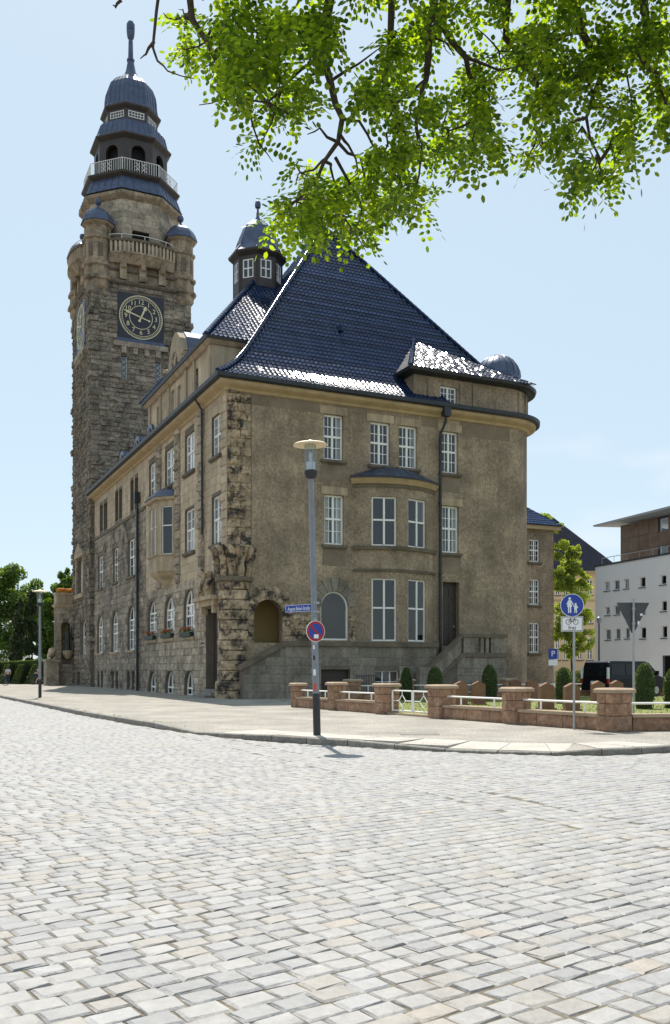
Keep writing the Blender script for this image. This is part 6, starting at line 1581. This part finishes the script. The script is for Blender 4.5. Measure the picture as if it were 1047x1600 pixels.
# give way sign seen from behind
yb = G(990, 1134); YS = thing('give_way_sign', 'triangular give way sign seen from behind on a grey pole', 'traffic sign', yb)
sign_pole(yb, 3.42).build('pole', 'galvanised', YS, smooth=True)
zt = CAMZ + (HY - 941) / FPX * yb.y - .12; M4 = face_frame(Vector((0, .05, zt)), Vector((.1, -1, 0)))
flat([[(-.45, -.03), (-.42, 0), (.42, 0), (.45, -.03), (.03, -1.08 * .78 * .98), (-.03, -1.08 * .78 * .98)]], -.01, .0, 'plate', 'sign_back', YS, M4)
flat([rect(-.45, .45, -.012, .004)], -.02, .012, 'rim', 'galvanised', YS, M4)
flat([rect(.2, .27, -.36, -.3), rect(.13, .18, -.6, -.5)], .0, .003, 'sticker', 'sign_white', YS, M4)
m = MB(); m.lathe([(.045, zt - .2), (.045, zt - .14)], 10); m.lathe([(.045, zt - .6), (.045, zt - .54)], 10); m.build('clamp', 'galvanised', YS)
# parking sign and a far lamp
pb = AT(864, 1045, 58); pb.z = .12; PS = thing('parking_sign', 'small blue parking sign by the rear wing', 'traffic sign', pb)
sign_pole(pb, 2.7).build('pole', 'galvanised', PS, smooth=True); M4 = face_frame(Vector((0, -.05, 2.45)), (0, -1, 0))
flat([rect(-.28, .28, -.32, .32)], -.01, 0, 'plate', 'sign_blue', PS, M4); o = link('lettering', text_mesh('P', .5), PS); o.matrix_local = face_frame(Vector((0, -.053, 2.45)), (0, -1, 0))
flat([rect(-.28, .28, -.72, -.36)], -.01, 0, 'panel', 'sign_white', PS, M4)
fb2 = AT(936, 1045, 66); fb2.z = .12; FL = thing('lamp_post', 'slender dark lamp post in front of the white building', 'street lamp', fb2)
hh = CAMZ + (HY - 966) / FPX * 66; m = MB(); m.lathe([(.07, 0), (.05, hh - .5)], 10); m.build('pole', 'pole_base', FL, smooth=True); m = MB(); m.lathe([(.06, hh - .5), (.14, hh - .35), (.16, hh - .1), (.05, hh)], 12); m.build('lamp_head', 'pole_grey', FL, smooth=True)
# ---------------------------------------------------------------- black van parked beyond the garden
def van():
    c = AT(951, 1045, 50); hd = math.atan2(.55, .835)
    t = thing('parked_van', 'black passenger van parked beyond the memorial garden', 'van', (c.x, c.y, .12), hd)
    # local: x forward from the rear, y to the left; right side (towards us) at y = 0, body spans y 0..1.9
    side = [(0.0, .35), (.02, .9), (.06, 1.5), (.16, 1.88), (.35, 1.95), (3.1, 1.95), (3.45, 1.86), (4.1, 1.3), (4.2, 1.16), (4.78, 1.0), (4.88, .8), (4.9, .4), (4.3, .3), (.3, .3)]
    xf = lambda u, d, z: (u, -d, z)
    m = MB(xf); P = len(side)
    def ring(d, k): return [(u + (0 if .3 < u < 4.5 else (k if u < 1 else -k)), d, z) for u, z in side]
    rows = [ring(-.08, .02), ring(0.0, .0), ring(-1.9, .0), ring(-1.82, .02)]
    rows = []
    for d in (0, -1.9):
        rows.append([(u, d + (.10 if z > 1.2 and d < -1 else -.10 if z > 1.2 else 0) * (z - 1.0) / .95, z) for u, z in side])
    i = m.add(rows[0] + rows[1]); m.f.append(tuple(range(i, i + P))); m.f.append(tuple(range(i + 2 * P - 1, i + P - 1, -1)))
    for k in range(P): l = (k + 1) % P; m.f.append((i + k, i + l, i + P + l, i + P + k))
    body = m.build('body', 'van_paint', t)
    bv = body.modifiers.new('bevel', 'BEVEL'); bv.width = .05; bv.segments = 3; bv.limit_method = 'ANGLE'; bv.angle_limit = R(25)
    inset = lambda z: -.1 * max(0, (z - 1.0)) / .95
    def side_win(P2):
        m = MB(xf); m.poly([(u, inset(z) + .012, z) for u, z in P2]); m.build('side_window', 'van_glass', t)
        m = MB(xf); m.poly([(u, inset(z) + .004, z) for u, z in P2]); m.build('side_window', 'interior_shade', t)
    side_win([(.25, 1.2), (1.35, 1.2), (1.35, 1.78), (.3, 1.78)]); side_win([(1.45, 1.2), (2.55, 1.2), (2.55, 1.78), (1.45, 1.78)]); side_win([(2.68, 1.2), (3.85, 1.2), (3.42, 1.76), (2.68, 1.76)])
    m = MB(); m.poly([(.045, .2, 1.15), (.045, 1.7, 1.15), (.14, 1.62, 1.8), (.14, .28, 1.8)]); m.v = [(x - .03, y, z) for x, y, z in m.v]; m.build('rear_window', 'van_glass', t)
    m = MB(); m.poly([(3.5, .25, 1.82), (3.5, 1.65, 1.82), (4.12, 1.7, 1.3), (4.12, .2, 1.3)]); m.v = [(x + .02, y, z + .02) for x, y, z in m.v]; m.build('windscreen', 'van_glass', t)
    for y in (.05, 1.85):
        m = MB(); m.box(-.02, .06, y - .06, y + .06, 1.0, 1.6); m.build('tail_light', 'lens_white', t); m = MB(); m.box(-.022, .06, y - .06, y + .06, .72, 1.0); m.build('tail_light', 'tail_red', t)
        m = MB(); m.box(4.75, 4.9, y - .1 if y > 1 else y, y if y > 1 else y + .1, .78, .95); m.build('headlight', 'lens_white', t)
    m = MB(); m.box(-.06, .05, .05, 1.85, .35, .6); m.build('bumper', 'van_paint', t)
    m = MB(); m.box(-.035, 0, .7, 1.2, .75, .87); m.build('number_plate', 'sign_white', t)
    m = MB(); m.tube([(3.75, -.02, 1.22), (3.75, -.2, 1.3)], .05, 6); m.box(3.68, 3.8, -.3, -.14, 1.2, 1.42); m.build('mirror', 'van_paint', t)
    for x in (.95, 3.95):
        for y in (.1, 1.8):
            m = MB(lambda a, b, z, x=x, y=y: (x + a, y + z, .34 + b)); m.lathe([(.2, -.1), (.31, -.11), (.335, -.07), (.335, .07), (.31, .11), (.2, .1)], 20); wl = m.build('wheel', 'tyre', t, smooth=True)
            m = MB(lambda a, b, z, x=x, y=y: (x + a, y + z, .34 + b)); m.lathe([(.21, -.115), (.19, -.08), (.06, -.09), (.03, -.11)], 16); m.build('rim', 'alloy', wl, smooth=True)
van()
# ---------------------------------------------------------------- white modern building and beige house
WBd = Vector((.33, -.944)).normalized(); WB0 = AT(930, 1045, 82)
wbn = Vector((WBd.y, -WBd.x)); wbn = wbn if wbn.x < 0 else -wbn
WB = thing('white_building', 'white rendered modern building with brown panelled top floor', 'building', (0, 0, .1))
wxf = lambda u, d, z: (WB0.x + WBd.x * u + wbn.x * d, WB0.y + WBd.y * u + wbn.y * d, z)
def WP(px, py): return on_plane(px, py, (WB0.x, WB0.y), WBd)
wh = []
rows = {0: [(944, 953, 911, 925.5), (959, 968, 909, 924), (974.5, 983, 907, 922), (998.6, 1008.5, 904, 920), (1031, 1041, 901, 916)], 1: [(945, 953.5, 950, 963.5), (959.5, 969, 948, 962.5), (974.5, 983, 947, 962), (998.6, 1008.5, 945, 961), (1032, 1042, 941, 957.5)], 2: [(945.5, 954.5, 985, 1002), (961, 969.5, 984, 1001), (976, 984, 983, 1000), (1000, 1009.5, 982, 1000), (1033, 1042.5, 980, 999)]}
for r in rows.values():
    for a, b, c, e in r:
        u0, z1 = WP(a, c); z0 = WP(a, e)[1]; wh.append((u0, WP(b, c)[0], z0, z1, 0))
ex = []
for h in wh: 
    if h[0] > 7: ex += [(h[0] + k, h[1] + k, h[2], h[3], 0) for k in (3.2, 6.4, 9.6)]
gd = (WP(1034, 1025)[0], WP(1047, 1025)[0] + .4, .1, 2.6, 0); wh += ex + [gd]
ZT = WP(930, 888)[1]
m = MB(wxf); wall(m, 0, 24, 0, ZT, wh, .3); m.poly([(0, 0, 0), (0, -16, 0), (0, -16, ZT), (0, 0, ZT)]); m.poly([(24, 0, 0), (24, -16, 0), (24, -16, ZT), (24, 0, ZT)]); m.poly([(0, -.2, ZT - .1), (24, -.2, ZT - .1), (24, -16, ZT - .1), (0, -16, ZT - .1)]); m.build('wall', 'white_render', WB)
m = MB(wxf); m.poly([(.2, -.6, 0), (23.8, -.6, 0), (23.8, -.6, ZT - .3), (.2, -.6, ZT - .3)]); m.build('shade_backing', 'interior_shade', WB)
for h in wh: window(WB, wxf, *h[:4], rec=.16, cols=1, trans=(), mun=(1, 1), fw=.07, mat='sign_back' if h is gd else 'white_paint'); 
for h in wh[:15]: m = MB(wxf); m.box(h[0] - .05, h[1] + .05, -.1, .06, h[2] - .07, h[2] - .01); m.build('sill', 'gutter_metal', WB)
m = MB(wxf); m.box(-.1, 24, -.3, .06, ZT, ZT + .14); m.build('parapet_cap', 'gutter_metal', WB)
k0 = on_plane(970, 880, (WB0.x + 2.0 * -wbn.x, WB0.y + 2.0 * -wbn.y), WBd)[0]; pz = ZT + 3.6
pxf = lambda u, d, z: wxf(u, d - 2.0, z)
ph = [(k0 + 5.2, k0 + 6.3, ZT + 2.2, ZT + 3.4, 0), (k0 + 5.2, k0 + 6.3, ZT + .2, ZT + 1.3, 0)]
m = MB(pxf); wall(m, k0, 24, ZT - .1, pz, ph, .2); m.poly([(k0, 0, ZT - .1), (k0, -9, ZT - .1), (k0, -9, pz), (k0, 0, pz)]); m.build('penthouse_wall', 'gutter_metal', WB)
for h in ph: window(WB, pxf, *h[:4], rec=.1, cols=1, trans=(), mun=(1, 1), fw=.06)
for r in range(3):
    u = k0 + .02
    while u < 20:
        z0, z1 = ZT - .05 + r * 1.22, ZT - .05 + (r + 1) * 1.22 - .03
        if not any(a[0] - .05 < u + .6 < a[1] + .05 and a[2] < (z0 + z1) / 2 < a[3] for a in ph): m = MB(pxf); m.box(u, u + 1.22, 0, .03, z0, z1); m.build('cladding_panel', 'copper_panel', WB)
        u += 1.25
for r in range(3):
    for j in range(7): m = MB(pxf); y0 = -j * 1.25; m.box(k0 - .03, k0, y0 - 1.22, y0, ZT - .05 + r * 1.22, ZT - .05 + (r + 1) * 1.22 - .03); m.build('cladding_panel', 'copper_panel', WB)
m = MB(pxf); m.hexa([(k0 - 2.2, 1.3, pz + .15), (24, 1.3, pz + .15), (24, -9, pz + .5), (k0 - 2.2, -9, pz + .5), (k0 - 2.2, 1.3, pz + .3), (24, 1.3, pz + .4), (24, -9, pz + .75), (k0 - 2.2, -9, pz + .65)]); m.build('flat_roof', 'roof_grey', WB)
m = MB(wxf)
m.tube([(.3, -.5, ZT + .75), (23, -.5, ZT + .75)], .03, 5)
for k in range(14): m.tube([(.3 + k * 1.7, -.5, ZT), (.3 + k * 1.7, -.5, ZT + .75)], .02, 4)
m.build('roof_railing', 'galvanised', WB)
BH_ = thing('beige_house', 'beige house with very steep dark slate roof behind the slender tree', 'building', (0, 105, .1))
bx = lambda px: (px - HX) / FPX * 105.0
bz = lambda py: CAMZ + (HY - py) / FPX * 105.0
bf = lambda u, d, z: (u, -d, z)
bh = []
for c0, c1 in ((868, 875), (880, 887), (902, 910), (917, 926), (933, 941), (948, 956)):
    for y0, y1 in ((907, 931), (952, 975), (998, 1032)): bh.append((bx(c0), bx(c1), bz(y1), bz(y0), 0))
m = MB(bf); wall(m, bx(826), bx(968), 0, bz(896), bh, .25); m.poly([(bx(826), 0, 0), (bx(826), -14, 0), (bx(826), -14, bz(896)), (bx(826), 0, bz(896))]); m.build('wall', 'beige_render', BH_)
m = MB(bf); m.poly([(bx(827), -.5, 0), (bx(967), -.5, 0), (bx(967), -.5, bz(897)), (bx(827), -.5, bz(897))]); m.build('shade_backing', 'interior_shade', BH_)
for h in bh: window(BH_, bf, *h[:4], rec=.1, mun=(1, 2), fw=.08); m = MB(bf); m.box(h[0] - .1, h[1] + .1, -.1, .1, h[2] - .14, h[2] - .02); m.build('sill', 'sill_stone', BH_)
for y in (941, 987): m = MB(bf); m.box(bx(826), bx(968), -.05, .06, bz(y), bz(y) + .2); m.build('string_course', 'cornice_stone', BH_)
e = bz(894); rz = bz(794); m = MB()
P = [(bx(820), -.6, e), (bx(972), -.6, e), (bx(972), 14, e), (bx(820), 14, e)]; Q = [(bx(826), 4.2, rz), (bx(870), 4.2, rz)]
m.poly([P[0], P[1], Q[1], Q[0]]); m.poly([P[1], P[2], Q[1]]); m.poly([P[2], P[3], Q[0], Q[1]]); m.poly([P[3], P[0], Q[0]]); br = m.build('roof', 'slate', BH_)
m = MB(bf); m.box(bx(822), bx(970), -.1, .55, e - .25, e); m.build('cornice', 'cornice_stone', BH_)
m = MB(); m.box(bx(901), bx(921), .8, 4, bz(888), bz(872)); dm = m.build('dormer', 'slate', BH_)
for a, b in ((904, 909), (912, 917)): window(BH_, lambda u, d, z: (u, .8 - d, z), bx(a), bx(b), bz(886), bz(875), rec=-.05, mun=(1, 1), fw=.07)
# small grey house far left behind the trees
p = AT(2, 1045, 135); GH = thing('grey_house', 'pale grey low house glimpsed at the left picture edge', 'building', (p.x - 6, p.y, .1))
gf = lambda u, d, z: (u, -d, z); gh = [(k * 2.4 + .6, k * 2.4 + 1.9, 1.2, 2.6, 0) for k in range(4)]
m = MB(gf); wall(m, 0, 10, 0, 3.6, gh, .2); m.build('wall', 'white_render', GH); m = MB(); m.box(-.3, 10.3, -.3, 6, 3.6, 3.9); m.build('roof', 'roof_grey', GH)
m = MB(gf); m.poly([(0, -.4, 0), (10, -.4, 0), (10, -.4, 3.5), (0, -.4, 3.5)]); m.build('shade_backing', 'interior_shade', GH)
for h in gh: window(GH, gf, *h[:4], rec=.1, trans=(), mun=(1, 1))
# ---------------------------------------------------------------- two passers-by and two bicycles on the far pavement
def skin_person(name, lab, loc, rz, J, E, Rr, cols):
    t = thing(name, lab, 'person', loc, rz)
    def sk(nm, keys, mat, sub=2, grow=0.0):
        ks = list(keys); me = bpy.data.meshes.new(nm); me.from_pydata([J[k] for k in ks], [(ks.index(a), ks.index(b)) for a, b in E if a in ks and b in ks], [])
        o = link(nm, me, t); o.modifiers.new('skin', 'SKIN'); sv = me.skin_vertices[0].data
        for i, k in enumerate(ks): sv[i].radius = (Rr[k] + grow, Rr[k] + grow); sv[i].use_root = (i == 0)
        s = o.modifiers.new('sub', 'SUBSURF'); s.levels = sub; s.render_levels = sub; me.materials.append(MATS[mat]); return o
    body = sk('body', [k for k in J if k != 'hair'], 'skin')
    for nm, keys, mat, g in cols: sk(nm, keys, mat, 2, g)
    hd = Vector(J['head']); m = MB(); m.lathe([(.02, .13), (.08, .11), (.105, .04), (.1, -.03), (.06, -.07)], 10); m.v = [(x, y * 1.1 + .02, z) for x, y, z in m.v]; o = m.build('hair', 'hair', t, smooth=True); o.location = hd
    m = MB(); m.lathe([(.005, -.04), (.022, -.03), (.012, .0), (.004, .03)], 6); o = m.build('nose', 'skin', t); o.location = hd + Vector((0, -.1, -.02))
JW = {'hip': (0, 0, .95), 'waist': (0, 0, 1.12), 'chest': (0, 0, 1.33), 'neck': (0, -.01, 1.48), 'head': (0, -.02, 1.6), 'hl': (.1, 0, .9), 'kl': (.11, -.14, .5), 'al': (.11, -.1, .08), 'tl': (.11, -.25, .04), 'hr': (-.1, 0, .9), 'kr': (-.11, .06, .49), 'ar': (-.11, .24, .12), 'tr': (-.11, .14, .04), 'sl': (.18, 0, 1.4), 'el': (.25, .06, 1.14), 'wl': (.26, -.06, .9), 'fl': (.26, -.09, .8), 'sr': (-.18, 0, 1.4), 'er': (-.25, -.03, 1.13), 'wr': (-.22, -.2, .98), 'fr': (-.2, -.26, .93)}
EW = [('hip', 'waist'), ('waist', 'chest'), ('chest', 'neck'), ('neck', 'head'), ('hip', 'hl'), ('hl', 'kl'), ('kl', 'al'), ('al', 'tl'), ('hip', 'hr'), ('hr', 'kr'), ('kr', 'ar'), ('ar', 'tr'), ('chest', 'sl'), ('sl', 'el'), ('el', 'wl'), ('wl', 'fl'), ('chest', 'sr'), ('sr', 'er'), ('er', 'wr'), ('wr', 'fr')]
RW = dict(hip=.14, waist=.12, chest=.14, neck=.055, head=.1, hl=.095, kl=.062, al=.042, tl=.035, hr=.095, kr=.062, ar=.042, tr=.035, sl=.065, el=.045, wl=.032, fl=.03, sr=.065, er=.045, wr=.032, fr=.03)
gpos = AT(12.5, 1045, 92); gpos.z = .12
skin_person('person', 'person in pale top and dark trousers walking along the far left pavement', gpos, R(200), JW, EW, RW, [('top', ['waist', 'chest', 'sl', 'el', 'sr', 'er'], 'cloth_pale', .018), ('trousers', ['hip', 'hl', 'kl', 'al', 'hr', 'kr', 'ar'], 'cloth_dark', .016)])
def bicycle(lab, loc, rz):
    t = thing('bicycle', lab, 'bicycle', loc, rz)
    for y in (-.52, .52):
        m = MB(); m.tube([(0, y + .33 * math.cos(2 * math.pi * k / 20), .35 + .33 * math.sin(2 * math.pi * k / 20)) for k in range(21)], .022, 5); w = m.build('wheel', 'tyre', t)
        m = MB()
        for k in range(10): a = 2 * math.pi * k / 10; m.tube([(0, y, .35), (0, y + .32 * math.cos(a), .35 + .32 * math.sin(a))], .003, 3)
        m.build('spokes', 'galvanised', w)
    m = MB()
    for a, b in (((.0, .52, .35), (0, .08, .32)), ((0, .08, .32), (0, .2, .85)), ((0, .52, .35), (0, .2, .8)), ((0, .08, .32), (0, -.35, .8)), ((0, .2, .8), (0, -.35, .82)), ((0, -.52, .35), (0, -.34, .95))): m.tube([a, b], .02, 5)
    m.build('frame', 'sign_black', t)
    m = MB(); m.tube([(-.26, -.28, 1.0), (0, -.35, .98), (.26, -.28, 1.0)], .015, 5); m.build('handlebar', 'galvanised', t)
    m = MB(); m.hexa([(-.08, .1, .86), (.08, .1, .86), (.06, .36, .86), (-.06, .36, .86), (-.03, .06, .91), (.03, .06, .91), (.07, .36, .92), (-.07, .36, .92)]); m.build('saddle', 'sign_black', t)
    m = MB(); m.tube([(-.06, .08, .32), (-.06, .08, .15)], .012, 4); m.tube([(.06, .08, .32), (.06, .08, .49)], .012, 4); m.box(-.14, -.05, .03, .13, .13, .16); m.box(.05, .14, .03, .13, .48, .51); m.build('pedals', 'galvanised', t)
    return t
bp = AT(58, 1045, 90); bp.z = .12
bicycle('dark bicycle being ridden past the porch', bp, R(75)); bicycle('dark bicycle cut off by the left picture edge', (AT(0, 1045, 84).x, 84, .12), R(80))
JC = dict(JW); JC.update({'hip': (0, .22, 1.0), 'waist': (0, .15, 1.14), 'chest': (0, -.02, 1.34), 'neck': (0, -.1, 1.48), 'head': (0, -.14, 1.6), 'hl': (.09, .16, .95), 'kl': (.11, -.16, .82), 'al': (.1, .04, .55), 'tl': (.1, -.1, .52), 'hr': (-.09, .18, .94), 'kr': (-.11, -.12, .62), 'ar': (-.1, .08, .24), 'tr': (-.1, -.06, .18), 'sl': (.18, -.03, 1.4), 'el': (.25, -.12, 1.17), 'wl': (.25, -.26, 1.06), 'fl': (.25, -.3, 1.02), 'sr': (-.18, -.03, 1.4), 'er': (-.25, -.12, 1.17), 'wr': (-.25, -.26, 1.06), 'fr': (-.25, -.3, 1.02)})
skin_person('person', 'cyclist in dark clothes riding past the porch on the left', bp, R(75), JC, EW, RW, [('top', ['waist', 'chest', 'sl', 'el', 'sr', 'er'], 'cloth_dark', .02), ('trousers', ['hip', 'hl', 'kl', 'hr', 'kr'], 'cloth_dark', .016)])
